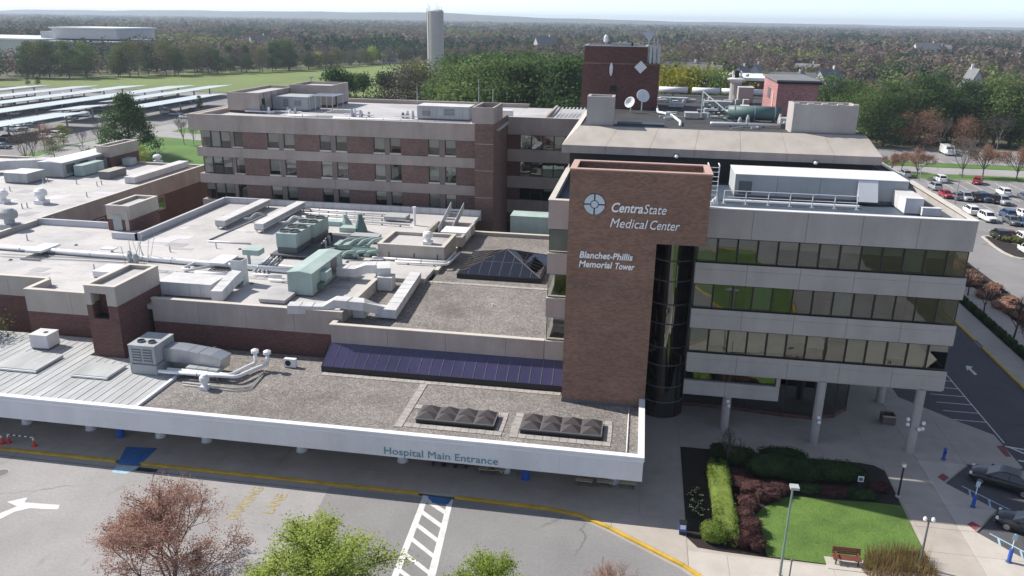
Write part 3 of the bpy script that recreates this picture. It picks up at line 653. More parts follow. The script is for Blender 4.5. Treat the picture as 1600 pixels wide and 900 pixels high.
# lettering, one part per letter
def letters(body, size, wdt, parent, mat, place, depth=.06, shear=0., bold=0., spacing=1., fit=None):
    """text in the built-in face, cut into single letters; place maps (x, y, d) to the world"""
    cu = bpy.data.curves.new('lettering', 'FONT'); cu.body = body; cu.size = size; cu.offset = bold; cu.space_character = spacing; cu.resolution_u = 3
    o = bpy.data.objects.new('lettering', cu); COL.objects.link(o)
    dg = bpy.context.evaluated_depsgraph_get(); me = bpy.data.meshes.new_from_object(o.evaluated_get(dg)); bpy.data.objects.remove(o)
    bm = bmesh.new(); bm.from_mesh(me); bmesh.ops.remove_doubles(bm, verts=bm.verts, dist=1e-5); bm.verts.ensure_lookup_table()
    seen = {}; comps = []
    for v in bm.verts:
        if v.index in seen: continue
        st = [v]; seen[v.index] = 1; comp = []
        while st:
            q = st.pop(); comp.append(q)
            for e in q.link_edges:
                w = e.other_vert(q)
                if w.index not in seen: seen[w.index] = 1; st.append(w)
        comps.append(comp)
    comps = sorted(([min(v.co.x for v in c), max(v.co.x for v in c), c] for c in comps), key=lambda t: t[0]); lets = []
    for a, b, c in comps:
        if lets and min(b, lets[-1][1])-max(a, lets[-1][0]) > .5*min(b-a, lets[-1][1]-lets[-1][0]): lets[-1] = [min(a, lets[-1][0]), max(b, lets[-1][1]), lets[-1][2]+c]
        else: lets.append([a, b, c])
    x0 = min(l[0] for l in lets); x1 = max(l[1] for l in lets); kx = (fit/(x1-x0)) if fit else wdt
    for a, b, c in lets:
        idx = {v: i for i, v in enumerate(c)}; fs = [f for f in bm.faces if f.verts[0] in idx]; n = len(c)
        pts = [((v.co.x-x0)*kx+v.co.y*shear, v.co.y) for v in c]; mb = MB()
        vs = [place(x, y, 0) for x, y in pts]+[place(x, y, depth) for x, y in pts]
        F = [tuple(n+idx[v] for v in f.verts) for f in fs]+[tuple(idx[v] for v in reversed(f.verts)) for f in fs]
        for f in fs:
            for e in f.edges:
                if len(e.link_faces) == 1:
                    l = [q for q in f.loops if q.edge == e][0]; i, j = idx[l.vert], idx[l.link_loop_next.vert]; F.append((i, j, n+j, n+i))
        mb.add(vs, F); mb.build('letter', mat, parent)
    bm.free(); bpy.data.meshes.remove(me)
def on_tower(px, py_):
    P = V(px, py_, TY)
    return lambda x, y, d: (P.x+x, TY-.012-d, P.z+y)
def wspan(x0, y0, x1): return V(x1, y0, TY).x-V(x0, y0, TY).x
letters('Centra', 1.02, 1, tow, LETW, on_tower(954, 330.5), .08, .22, .018, 1., wspan(954, 330, 1004))
letters('State', 1.02, 1, tow, LETW, on_tower(1005, 333.5), .08, .22, .0, 1., wspan(1005, 333, 1040))
letters('Medical', 1.02, 1, tow, LETW, on_tower(953, 354.5), .08, .22, .0, 1., wspan(953, 354, 1009))
letters('Center', 1.02, 1, tow, LETW, on_tower(1014, 358), .08, .22, .0, 1., wspan(1014, 358, 1060))
letters('Blanchet-Phillis', .72, 1, tow, LETW, on_tower(905.5, 402), .06, .16, .016, 1., wspan(905.5, 402, 988))
letters('Memorial', .72, 1, tow, LETW, on_tower(904.5, 416), .06, .16, .016, 1., wspan(904.5, 416, 955))
letters('Tower', .72, 1, tow, LETW, on_tower(959.5, 420), .06, .16, .016, 1., wspan(959.5, 420, 990.5))
C0 = V(929, 319, TY); RB = wspan(912, 319, 946)/2
emb = MB().lathe((0, 0, 0), [(RB, 0), (RB, .05)], 32); emb.v = [(C0.x+x, TY-.003-z, C0.z+y) for x, y, z in emb.v]; emb = emb.build('emblem', BLACK, tow, fixn=True)
for q in range(4):
    a0 = q*math.pi/2+.075; a1 = (q+1)*math.pi/2-.075; pts = [(RB*.96*math.cos(a0+(a1-a0)*i/8), RB*.96*math.sin(a0+(a1-a0)*i/8)) for i in range(9)]
    b0 = q*math.pi/2+.15; b1 = (q+1)*math.pi/2-.15; pts += [(RB*.40*math.cos(b1+(b0-b1)*i/5), RB*.40*math.sin(b1+(b0-b1)*i/5)) for i in range(6)]
    mb = MB().prism(pts, .055, .10); mb.v = [(C0.x+x, TY-.003-z, C0.z+y) for x, y, z in mb.v]; mb.build('emblem_segment', LOGO, emb, fixn=True)
mb = MB().lathe((0, 0, 0), [(RB*.32, .055), (RB*.32, .10)], 20); mb.v = [(C0.x+x, TY-.003-z, C0.z+y) for x, y, z in mb.v]; mb.build('emblem_centre', LOGO, emb, fixn=True)
# ------------------------------------------------------------------ glass stair drum between tower and block
dr_c, dr_r = (3.45, 67.2), 1.98
drum = thing('glass_stair_drum', 'dark curved glass stair drum between brick tower and office block', 'building', (dr_c[0], dr_c[1], 0))
MB().lathe((dr_c[0], dr_c[1], .1), [(dr_r-.9, 0), (dr_r-.9, 17.8)], 16).build('inner_core', DARKIN, drum)
levels = [.1, 1.7, 3.2, 5.3, 7.0, 9.2, 11.0, 13.1, 14.9, 17.95]; NF = 12
for za, zb in zip(levels[:-1], levels[1:]):
    MB().lathe((dr_c[0], dr_c[1], zb-.06), [(dr_r+.05, 0), (dr_r+.05, .1)], 36).build('ring', GREYD, drum)
    for k in range(NF):
        t0 = math.pi+math.pi*k/NF-.35; t1 = math.pi+math.pi*(k+1)/NF-.35; mb = MB()
        seg = [t0+(t1-t0)*i/3 for i in range(4)]
        vs = [(dr_c[0]+dr_r*math.cos(t), dr_c[1]+dr_r*math.sin(t), z) for z in (za+.05, zb-.06) for t in seg]
        mb.add(vs, [(i, i+1, i+5, i+4) for i in range(3)]); mb.build('pane', GLASSC, drum, smooth=True)
for k in range(0, NF+1, 2):
    t0 = math.pi+math.pi*k/NF-.35; MB().tube([(dr_c[0]+(dr_r+.01)*math.cos(t0), dr_c[1]+(dr_r+.01)*math.sin(t0), z) for z in (.1, 17.9)], .03, 4).build('mullion', BLACK, drum)
# ------------------------------------------------------------------ upper block with the sloping concrete roof edge
hip = thing('upper_block', 'upper block with sloping tan concrete roof edge behind the office roof', 'building', (7, 77.3, 19.4))
bx('wall', -6.75, 21.6, 78.1, 122, 19.41, 21.72, BLACK, hip)
for i in range(18): 0 and MB().add([(-6.6+i*1.55, 78.08, 19.9), (-5.15+i*1.55, 78.08, 19.9), (-5.15+i*1.55, 78.08, 21.6), (-6.6+i*1.55, 78.08, 21.6)], [(0, 1, 2, 3)]).build('pane', GLASSD, hip)
E0 = [(-7.5, 77.3), (22.15, 77.3), (22.15, 124), (-7.5, 124)]; E1 = [(-6.05, 80.6), (21.3, 80.6), (21.3, 122), (-6.05, 122)]
n = 7
for i in range(n):
    a = -7.5+29.65*i/n; b = -7.5+29.65*(i+1)/n; bx('fascia_panel', a+.012, b-.012, 77.3, 78.0, 21.75, 22.48, CONC, hip)
    c = -6.05+27.35*i/n; d = -6.05+27.35*(i+1)/n
    MB().add([(a+.012, 77.3, 22.5), (b-.012, 77.3, 22.5), (d-.012, 80.6, 24.0), (c+.012, 80.6, 24.0), (a+.012, 78, 22.35), (b-.012, 78, 22.35), (d-.012, 80.6, 23.8), (c+.012, 80.6, 23.8)],
             [(0, 1, 2, 3), (4, 7, 6, 5), (0, 4, 5, 1), (1, 5, 6, 2), (2, 6, 7, 3), (3, 7, 4, 0)]).build('roof_panel', CONC2, hip)
for xo, xi in ((-7.5, -6.05), (22.15, 21.3)):
    bx('fascia_panel', xo, xo+(.6 if xo < 0 else -.6), 78.02, 124, 21.75, 22.48, CONC, hip)
    MB().add([(xo, 77.32, 22.5), (xo, 124, 22.5), (xi, 122, 24.0), (xi, 80.62, 24.0)], [(0, 1, 2, 3)]).build('roof_panel', CONC2, hip)
bx('flat_roof', -6.0, 21.25, 80.65, 121.9, 23.2, 23.9, TARROOF, hip)
bx('roof_kerb', -6.03, 21.28, 80.62, 80.85, 23.905, 24.06, GREYD, hip)
mb = MB(); ring(mb, [(-5.45, 80.9), (-2.75, 80.9), (-2.75, 83.6), (-5.45, 83.6)], .3, 23.91, 26.85); mb.build('stair_head', CONC3, hip)
bx('stair_head_floor', -5.14, -3.06, 81.22, 83.28, 23.92, 26.2, MEMB2, hip)
mb = MB(); ring(mb, [(14.4, 80.9), (20.35, 80.9), (20.35, 84.2), (14.4, 84.2)], .3, 23.91, 26.7); mb.build('lift_head', CONC3, hip)
bx('lift_head_floor', 14.72, 20.03, 81.22, 83.88, 23.92, 26.1, MEMB2, hip)
for x in (14.6, 15.9, 17.2, 18.6, 20.0): bx('coping_block', x-.25, x+.3, 80.88, 81.24, 26.705, 26.83, COPE, hip)
for px_, py_ in ((1057, 244), (1274, 254)):
    P = V(px_, py_, 77.28); MB().lathe((P.x, P.y-.16, P.z-.15), [(.12, 0), (.2, .12), (.12, .3)], 10).build('floodlight', GLOBE, hip); bx('floodlight_bracket', P.x-.22, P.x+.22, P.y-.02, P.y+.01, P.z-.18, P.z+.25, GREYD, hip)
# lift tower and rose coloured penthouse on that roof
lift = thing('lift_tower', 'dark red brick lift tower with antennas above the rear roof', 'building', (-3, 99.5, 23.9))
bx('lower_wall', -7.43, 1.75, 99.5, 106, 23.9, 29.2, BRICK2, lift); bx('upper_wall', -7.3, .2, 99.6, 105.9, 29.202, 31.1, BRICK2, lift)
bx('string_course', -7.46, 1.78, 99.46, 99.52, 29.06, 29.22, BRICK, lift)
ring(MB(), [(-7.35, 99.55), (.25, 99.55), (.25, 105.95), (-7.35, 105.95)], .3, 31.104, 31.2).build('coping', STEEL, lift)
bx('vent', -4.0, -3.2, 99.44, 99.5, 25.9, 26.6, BLACK, lift)
P = V(1001, 105, 99.4); MB().add([(P.x-.75, P.y, P.z), (P.x, P.y, P.z-.75), (P.x+.75, P.y, P.z), (P.x, P.y, P.z+.75), (P.x-.75, P.y+.08, P.z), (P.x, P.y+.08, P.z-.75), (P.x+.75, P.y+.08, P.z), (P.x, P.y+.08, P.z+.75)], [(0, 1, 2, 3), (7, 6, 5, 4), (0, 4, 5, 1), (1, 5, 6, 2), (2, 6, 7, 3), (3, 7, 4, 0)]).build('diamond_antenna', WHITE, lift)
P = V(955, 109, 99.35); MB().lathe((P.x, P.y, P.z-.7), [(.08, 0), (.2, .4), (.22, 1.0), (.08, 1.5)], 8).build('panel_antenna', WHITE, lift)
for k, (px_, h) in enumerate(((947, 1.3), (1014, .8), (1022, 1.0), (1028, .9))):
    P = V(px_, 66, 101); MB().tube([(P.x, 101, 29.3 if k else 31.1), (P.x, 101, 31.2+h)], .07, 6).build('mast', STEEL, lift)
P = V(947, 62, 101); MB().lathe((P.x, 100.9, 31.4), [(.1, 0), (.28, .2), (.25, .8), (.1, 1.0)], 8).build('panel_antenna', WHITE, lift)
P = V(1014, 55, 101); MB().add([(P.x-.6, 101, P.z), (P.x+.1, 101, P.z-.7), (P.x+.7, 101.1, P.z+.1), (P.x, 101.1, P.z+.7), (P.x-.6, 101.1, P.z), (P.x+.1, 101.1, P.z-.7), (P.x+.7, 101.2, P.z+.1), (P.x, 101.2, P.z+.7)], [(0, 1, 2, 3), (7, 6, 5, 4), (0, 4, 5, 1), (1, 5, 6, 2), (2, 6, 7, 3), (3, 7, 4, 0)]).build('grid_antenna', STEEL, lift)
for x in (.45, .95, 1.45): bx('frame_panel', x, x+.28, 99.7, 99.8, 29.25, 31.3, STEEL, lift)
MB().tube([(-1, 100.9, 31.55), (2.4, 100.9, 31.6)], .06, 6).build('antenna_bar', STEEL, lift)
for px_ in (962, 975, 985, 992): P = V(px_, 70, 101); bx('roof_box', P.x-.4, P.x+.35, 100.2, 100.8, 31.15, 31.15+.35, GREYM, lift)
rose = thing('rose_penthouse', 'rose red plant penthouse with grey roof on the rear roof', 'building', (17, 97, 23.9))
bx('wall', 15.2, 19.7, 97, 108, 23.91, 27.65, BRICK3, rose); bx('roof', 15.0, 19.95, 96.75, 108.3, 27.66, 27.9, ROOFG, rose); bx('gutter', 15.0, 19.95, 96.70, 96.76, 27.5, 27.72, BLACK, rose)
bx('door', 15.14, 15.2, 99.2, 100.3, 24.0, 26.3, BRICKCAP, rose); bx('louvre', 15.14, 15.2, 102, 104, 25.4, 26.6, GREYD, rose)
# ------------------------------------------------------------------ patient wing: four storeys, brick panels and paired windows
WY = 109.0
wing = thing('patient_wing', 'long four storey brick wing with concrete bands and paired windows', 'building', (-44, WY, 0))
WB = [(17.79, 20.10), (14.0, 15.36), (10.03, 11.42), (6.0, 7.5)]
WX0, WX1 = -65.9, -22.6
def wx(p): return V(p, 240, WY).x
for k, (z0, z1) in enumerate(WB):
    a0 = WX0 if k == 0 else -64.9; cut = [a0, -58.0, -50.8, -43.6, -36.4, -29.2, WX1]
    for a, b in zip(cut[:-1], cut[1:]): cpanel(a, b, WY, z0, z1, .8, CONC, wing, groove=False)
bx('core', -64.3, -22.8, WY+1.1, 138, 0, 19.4, DARKIN, wing)
bx('roof', -65.5, -19.5, WY+.82, 138.3, 19.2, 19.5, MEMB2, wing)
bx('end_wall', -64.4, -63.9, WY+.85, 138, 0, 17.78, BRICK2, wing)
for z0, z1 in WB: bx('end_band', -65.9 if z0 > 17 else -64.9, -64.42, WY+.83, 138.3, z0, z1, CONC, wing)
bx('coping', WX0-.04, WX1, WY-.05, WY+.5, 20.104, 20.16, CONC2, wing); bx('coping', WX0-.04, WX0+.45, WY+.52, 138.3, 20.104, 20.16, CONC2, wing)
bx('rear_parapet', -65.5, -19.3, 138.32, 138.8, 17.8, 20.1, CONC, wing); bx('rear_coping', -65.6, -19.25, 138.25, 138.85, 20.104, 20.16, CONC2, wing)
wins = [(419, 436), (444, 460.5), (500, 517), (525, 542), (584, 601), (609, 626), (669, 686), (695, 712)]
rows = [(15.36, 17.79), (11.42, 14.0), (7.5, 10.03)]
for r, (z0, z1) in enumerate(rows):
    ed = []
    for i in range(3):
        a = -64.2+i*1.55; pane_in(wing, a, a+1.5, WY+.3, z0+.02, z1-.02, GLASSW, .06, rw.choice([.4, .6, .97]), BLINDW)
    bx('pier', -59.5, -58.95, WY+.12, WY+.9, z0, z1, CONCD, wing)
    a, b = wx(361), wx(380); pane_in(wing, a+.3, b, WY+.3, z0+.25, z1-.02, GLASSW, .06, rw.choice([0, 0, .5]), BLINDW); bx('sill', a+.3, b, WY+.08, WY+.32, z0+.05, z0+.24, COPE, wing)
    ed.append((b, wx(wins[0][0])))
    for i, (p, q) in enumerate(wins):
        a, b = wx(p), wx(q)
        w = pane_in(wing, a, b, WY+.32, z0+.30, z1-.03, GLASSW, .06, rw.choice([.45, .55, .62, .8, .97]) if rw.random() < .85 else 0, BLINDW)
        bx('sill', a-.03, b+.03, WY+.06, WY+.34, z0+.03, z0+.28, COPE, wing)
        if i % 2 == 0: bx('pier', b+.02, wx(wins[i+1][0])-.02, WY+.14, WY+.9, z0, z1, CONCD, wing)
        else: ed.append((b, wx(wins[i+1][0]) if i+1 < len(wins) else WX1))
    for a, b in ed: bx('brick_panel', a+.02, b-.02, WY+.16, WY+1.0, z0, z1, BRICKW, wing)
bx('ground_wall', -64.2, WX1, WY+.3, WY+1.05, 0, 5.98, BRICK, wing)
# rooftop stair houses at its left end
rt = [G(324, 178, 19.5)]
ph = thing('roof_stair_house', 'low concrete stair house on the far left end of the wing roof', 'stair house', (-60, 118, 19.5))
for nm, x0, x1, y0, y1, h in (('front_block', -63.9, -58.6, 117.5, 132, 3.1), ('rear_block', -58.5, -51.2, 128.5, 136.5, 3.6)):
    mb = MB(); ring(mb, [(x0, y0), (x1, y0), (x1, y1), (x0, y1)], .3, 19.9, 19.5+h); mb.build(nm, CONC, ph); bx(nm+'_roof', x0+.32, x1-.32, y0+.32, y1-.32, 19.9, 19.5+h-.4, MEMB2, ph)
    bx(nm+'_base', x0+.15, x1-.15, y0+.15, y1-.15, 19.5, 19.89, BRICK2, ph)
for i in range(5): bx('wall_joint', -58.6, -58.56, 119+i*2.6, 119.12+i*2.6, 20, 22.5, GREYD, ph)
bx('door', -58.59, -58.52, 118.3, 119.2, 19.6, 21.7, BLACK, ph); bx('door', -51.19, -51.12, 130.2, 131.2, 19.6, 21.7, BLACK, ph)
# brick pier with a concrete cap, and the wing that links to the right
pier = thing('brick_pier', 'brick pier with square concrete cap at the end of the patient wing', 'building', (-21, 107.5, 0))
bx('shaft', -22.45, -19.85, 107.5, 119.5, 0, 20.4, BRICKW, pier)
mb = MB(); ring(mb, [(-22.8, 107.4), (-19.8, 107.4), (-19.8, 114.5), (-22.8, 114.5)], .28, 20.41, 22.6); mb.build('cap', CONC, pier); bx('cap_floor', -22.5, -20.1, 107.7, 114.2, 20.42, 22.0, TARROOF, pier)
for z in (17.6, 13.9, 10.1): bx('course', -22.47, -19.83, 107.47, 107.5, z, z+.1, CONC, pier)
link = thing('link_wing', 'dark windowed link wing between patient wing and upper block', 'building', (-14, 119, 0))
for z0, z1 in ((17.54, 20.1), (13.48, 15.33), (9.43, 11.22), (5.49, 7.52)):
    for a, b in ((-19.8, -14.0), (-14.0, -7.55)): cpanel(a, b, 119, z0, z1, .8, CONC, link, groove=False)
bx('core', -19.8, -7.6, 120.2, 137, 0, 19.4, DARKIN, link); bx('roof', -19.4, -7.6, 119.85, 138.2, 19.42, 19.55, MEMB2, link)
bx('coping', -19.85, -7.55, 118.95, 119.5, 20.104, 20.16, COPE, link); bx('side_parapet', -14.6, -14.2, 119.9, 138.2, 19.56, 20.1, CONC, link)
for i in range(10): MB().add([(-14+i*.62, 124, 19.6), (-13.75+i*.62, 124, 19.6), (-13.75+i*.62, 137, 20.0), (-14+i*.62, 137, 20.0)], [(0, 1, 2, 3)]).build('roof_batten', SEAM, link)
for r, (z0, z1) in enumerate(((15.33, 17.54), (11.22, 13.48), (7.52, 9.43), (3.96, 5.49))):
    bx('brick_panel', -19.8, -17.9, 119.2, 120.1, z0, z1, BRICK2, link)
    for i in range(6): pane_in(link, -17.85+i*1.72, -16.2+i*1.72, 119.3, z0+.04, z1-.04, GLASSD, .05, rw.choice([0, 0, 0, .5]))
# ------------------------------------------------------------------ low annex with the white roof
KS = .9942
ZL, ZP = 7.77, 8.50
low = thing('low_annex', 'low brick annex with wide white roof full of machinery', 'building', (-45, 64.5, 0))
LP = [(-77.0, 67.8), (-58.4, 67.8), (-58.4, 64.5), (-25.85, 64.5), (-25.85, 77.2), (-21.4, 77.2), (-21.4, 106.9), (-59.9, 106.9), (-59.9, 89.9), (-77.0, 89.9)]
MB().prism(inset(LP, .25), 7.3, ZL).build('roof', MEMB, low)
def wallrun(parent, x0, x1, y, zt, zm, zb, mc, mbk, cuts=5.0):
    n = max(1, round((x1-x0)/cuts))
    for i in range(n): cpanel(x0+(x1-x0)*i/n, x0+(x1-x0)*(i+1)/n, y, zm, zt, .4, mc, parent, groove=False)
    bx('brick_wall', x0, x1, y+.03, y+.43, zb, zm-.003, mbk, parent); bx('coping', x0-.02, x1+.02, y-.05, y+.45, zt+.004, zt+.06, COPE, parent)
wallrun(low, -44.9, -25.85, 64.5, ZP, 6.25, 0, CONC, BRICK2)
wallrun(low, -58.4, -48.5, 64.5, ZP, 6.25, 0, CONC2, BRICK2); wallrun(low, -77, -58.42, 67.8, ZP, 6.42, 0, CONC2, BRICK2)
bx('side_wall', -58.4, -58.0, 64.95, 67.78, 0, ZP, CONC2, low); bx('coping', -58.45, -57.95, 64.96, 67.76, ZP+.004, ZP+.06, COPE, low)
bx('side_wall', -26.25, -25.85, 64.95, 77, ZL-.4, ZP, CONC2, low); bx('coping', -26.3, -25.8, 64.97, 77, ZP+.004, ZP+.06, COPE, low)
for a in (-76, -73.4, -70.8, -68.2): pane_in(low, a, a+2.2, 67.74, 5.0, 6.35, GLASSD, .06)
PALE = M('pale_blue_grey_flashing', (.50, .51, .54), .6, .2, .05)
bx('rear_parapet', -59.9, -21.4, 106.5, 106.9, 7.2, 8.65, PALE, low)
for i in range(26): bx('parapet_seam', -59.2+i*1.45, -59.14+i*1.45, 106.46, 106.5, 7.82, 8.65, GREYM, low)
bx('court_parapet', -60.3, -59.9, 85.2, 106.9, 5.0, 8.57, PALE, low); bx('court_parapet', -77.0, -66.6, 89.5, 89.9, 5.0, 8.57, PALE, low); bx('court_parapet', -63.4, -59.92, 85.2, 85.6, 5, 8.57, PALE, low)
bx('side_wall', -77.35, -77.0, 67.8, 89.9, 5, 8.35, CONC2, low); bx('coping', -77.4, -76.95, 67.8, 89.9, 8.354, 8.41, COPE, low)
# stair towers: brick shaft, concrete crown, open top
def stair_tower(label, x0, x1, y0, y1, z0, zm, zt, front=None, mats=(BRICK2, CONC2), op=None):
    t = thing('stair_tower', label, 'stair tower', ((x0+x1)/2, y0, z0))
    mb = MB()
    if op:   # opening cut into the front wall
        a, b, c, d = op
        mb.box(x0, a, y0, y0+.35, z0, zm).box(b, x1, y0, y0+.35, z0, zm).box(a, b, y0, y0+.35, z0, c)
        mb.box(x0, x0+.3, y0+.352, y1, z0, zm).box(x1-.3, x1, y0+.352, y1, z0, zm).box(x0+.31, x1-.31, y1-.3, y1, z0, zm)
        mb.build('brick_shaft', mats[0], t); q = MB().box(x0, a, y0-.02, y0+.35, zm, zt).box(b, x1, y0-.02, y0+.35, zm, zt).box(a, b, y0-.02, y0+.35, d, zt)
        q.box(x0-.02, x0+.3, y0+.352, y1, zm, zt).box(x1-.3, x1+.02, y0+.352, y1, zm, zt).box(x0+.31, x1-.31, y1-.3, y1, zm, zt); q.build('concrete_crown', mats[1], t)
        bx('opening_floor', a-.2, b+.2, y0+.36, y0+2, c-.1, c, DARKIN, t); bx('opening_back', x0+.32, x1-.32, y0+1.4, y0+1.5, c, zt-.8, BRICK2, t)
    else:
        bx('brick_shaft', x0, x1, y0, y1, z0, zm-.003, mats[0], t); ring(MB(), [(x0-.02, y0-.02), (x1+.02, y0-.02), (x1+.02, y1), (x0-.02, y1)], .32, zm, zt).build('concrete_crown', mats[1], t)
    bx('roof', x0+.33, x1-.33, y0+.36, y1-.33, zt-.85, zt-.35, MEMB2, t)
    ring(MB(), [(x0-.06, y0-.06), (x1+.06, y0-.06), (x1+.06, y1+.04), (x0-.06, y1+.04)], .42, zt+.004, zt+.06).build('coping', COPE, t); return t
stair_tower('brick stair tower with dark opening rising through the front of the annex', -48.6, -45.55, 60.5, 67.2, 3.9, 9.05, 10.87, op=(-48.05, -46.5, 7.75, 10.2))
st2 = stair_tower('brick stair house with grey door at the edge of the courtyard', -66.4, -63.2, 88.9, 95.2, 3.0, 9.25, 11.0)
bx('door', -65.6, -64.4, 88.82, 88.88, 7.85, 9.85, GREYM, st2); bx('side_jamb', -63.9, -63.4, 88.80, 88.86, 7.85, 10.5, CONC2, st2)
st3 = stair_tower('brick stair house with concrete crown at the back of the far left roof', -95.4, -92.9, 127.6, 136, 7.75, 9.75, 11.65)
bx('door', -94.6, -93.7, 127.52, 127.58, 7.95, 9.65, GREYM, st3)
# far left block around the courtyard
fl = thing('far_left_block', 'long flat roofed block with white roof beyond the courtyard', 'building', (-98, 100, 0))
MB().prism([(-122, 66), (-77.8, 66), (-77.8, 132), (-122, 132)], 7.0, 7.9).build('roof', MEMB, fl)
bx('court_band', -77.75, -77.4, 90.0, 132.5, 5.75, 8.35, CONC, fl); bx('coping', -77.8, -77.33, 90.0, 132.5, 8.354, 8.41, COPE, fl); bx('court_wall', -78.0, -77.5, 90, 132.4, 0, 5.73, BRICK2, fl)
bx('rear_wall', -122, -77.8, 132.02, 132.4, 0, 8.25, CONC, fl); bx('left_wall', -122.4, -122.02, 66, 132.4, 0, 8.25, CONC, fl); bx('coping', -122, -77.8, 131.95, 132.45, 8.254, 8.31, COPE, fl)
for y in (96, 98.6, 101.2, 114, 116.6): bx('window', -77.5, -77.46, y, y+2.0, 3.4, 5.55, COPE, fl); bx('pane', -77.45, -77.43, y+.1, y+1.9, 3.5, 5.45, GLASSD, fl)
bx('courtyard_floor', -77.4, -60.35, 90, 132, -.02, .06, PAVE, None, kind='structure')
rp = random.Random(12)
PATCH = membrane('fresh_roof_patch', (.60, .595, .60)); PATCHD = membrane('old_roof_patch', (.40, .395, .40))
for k in range(22):
    x, y = rp.uniform(-74, -28), rp.uniform(69, 104)
    if x < -61 and y > 86: continue
    bx('membrane_patch', x, x+rp.uniform(.8, 3.6), y, y+rp.uniform(.6, 2.4), ZL+.003+k*.0004, ZL+.012+k*.0004, rp.choice([PATCH, PATCHD, PATCHD]), low)
for k in range(10):
    x, y = rp.uniform(-74, -28), rp.uniform(69, 85); MB().lathe((x, y, ZL+.02), [(.22, 0), (.22, .05), (.12, .12)], 10).build('roof_drain', GREYD, low)
for k in range(12):
    x, y = rp.uniform(-108, -80), rp.uniform(86, 126); bx('membrane_patch', x, x+rp.uniform(1, 4), y, y+rp.uniform(.8, 3), 7.903+k*.0004, 7.912+k*.0004, rp.choice([PATCH, PATCHD]), fl)
for k in range(26): bx('walkway_pad', -56.5+k*1.02, -55.6+k*1.02, 74.0, 74.9, ZL+.015, ZL+.03, PATCHD, low)
KS = 1.0
# ------------------------------------------------------------------ atrium block: gravel roof, glazed gallery, pyramid rooflight
ZM = 7.35
atr = thing('atrium_block', 'atrium block with grey gravel roof beside the brick tower', 'building', (-16, YF, 0))
MB().prism([(-26.2, 63.2), (-7.05, 63.2), (-7.05, 97.6), (-21.0, 97.6), (-21.0, 77.2), (-26.2, 77.2)], 6.4, ZM).build('gravel_roof', GRAV, atr)
cuts = [-26.4, -21.1, -15.8, -10.4, -7.02]
for a, b in zip(cuts[:-1], cuts[1:]): cpanel(a, b, YF, 6.0, 7.72, .35, CONC, atr, groove=False)
bx('coping', -26.5, -7.02, YF-.08, YF+.42, 7.724, 7.80, COPE, atr); bx('coping', -26.5, -26.0, YF+.43, 63.95, 7.724, 7.80, COPE, atr); bx('side_wall', -26.4, -26.1, YF+.36, 64.0, 4, 7.72, CONC, atr)
bx('rear_parapet', -21.3, -7.05, 97.6, 98.0, 5, 7.75, CONC2, atr); bx('coping', -21.35, -7.05, 97.5, 98.1, 7.754, 7.83, COPE, atr)
bx('side_parapet', -21.35, -21.0, 80.5, 97.58, 5, 7.75, CONC2, atr); bx('coping', -21.4, -20.9, 80.5, 97.48, 7.754, 7.83, COPE, atr)
bx('lower_wall', -26.0, -5.1, 63.3, 63.6, 0, 6.0, DARKIN, atr)
# paver walks on the gravel
def pavers(parent, x0, x1, y0, y1, z, s=.62):
    nx, ny = max(1, round((x1-x0)/s)), max(1, round((y1-y0)/s)); dx, dy = (x1-x0)/nx, (y1-y0)/ny
    for i in range(nx):
        for j in range(ny): piece('paver', x0+i*dx+.015, x0+(i+1)*dx-.015, y0+j*dy+.015, y0+(j+1)*dy-.015, z, z+.04+random.random()*.012, PAVER, parent)
pavers(atr, -25.6, -7.6, 77.4, 78.0, ZM, .6)
# gallery of sloping glass
VIOLET = M('sky_violet_glass', (.050, .045, .105), .10, .3, .05, bigs=.35, spec=.7)  # mirrored sky put into an opaque violet base colour
GX0, GX1, GY0, GZ0 = -26.65, -5.05, 60.85, 4.0
gal = thing('sloping_glass_gallery', 'long sloping strip of glass toned violet like mirrored sky between two roofs', 'rooflight', ((GX0+GX1)/2, GY0, GZ0))
bx('kerb', GX0, GX1, GY0, GY0+.3, GZ0, GZ0+.55, BLACK, gal)
MB().add([(GX0, GY0+.0, GZ0+.55), (GX0, 62.86, 6.0), (GX0, 62.86, GZ0)], [(0, 1, 2)]).build('end_pane', VIOLET, gal)
n = 22
for i in range(n):
    a = GX0+(GX1-GX0)*i/n; b = GX0+(GX1-GX0)*(i+1)/n; a2 = -26.35+(GX1+26.35)*i/n; b2 = -26.35+(GX1+26.35)*(i+1)/n
    MB().add([(a+.02, GY0+.04, GZ0+.56), (b-.02, GY0+.04, GZ0+.56), (b2-.02, 62.87, 6.02), (a2+.02, 62.87, 6.02)], [(0, 1, 2, 3)]).build('pane', VIOLET, gal)
    MB().tube([(a, GY0+.03, GZ0+.57), (a2, 62.86, 6.03)], .025, 4).build('glazing_bar', GREYD, gal)
bx('interior', GX0+.1, GX1, GY0+.35, 63.2, GZ0+.0, GZ0+.25, DARKIN, gal)
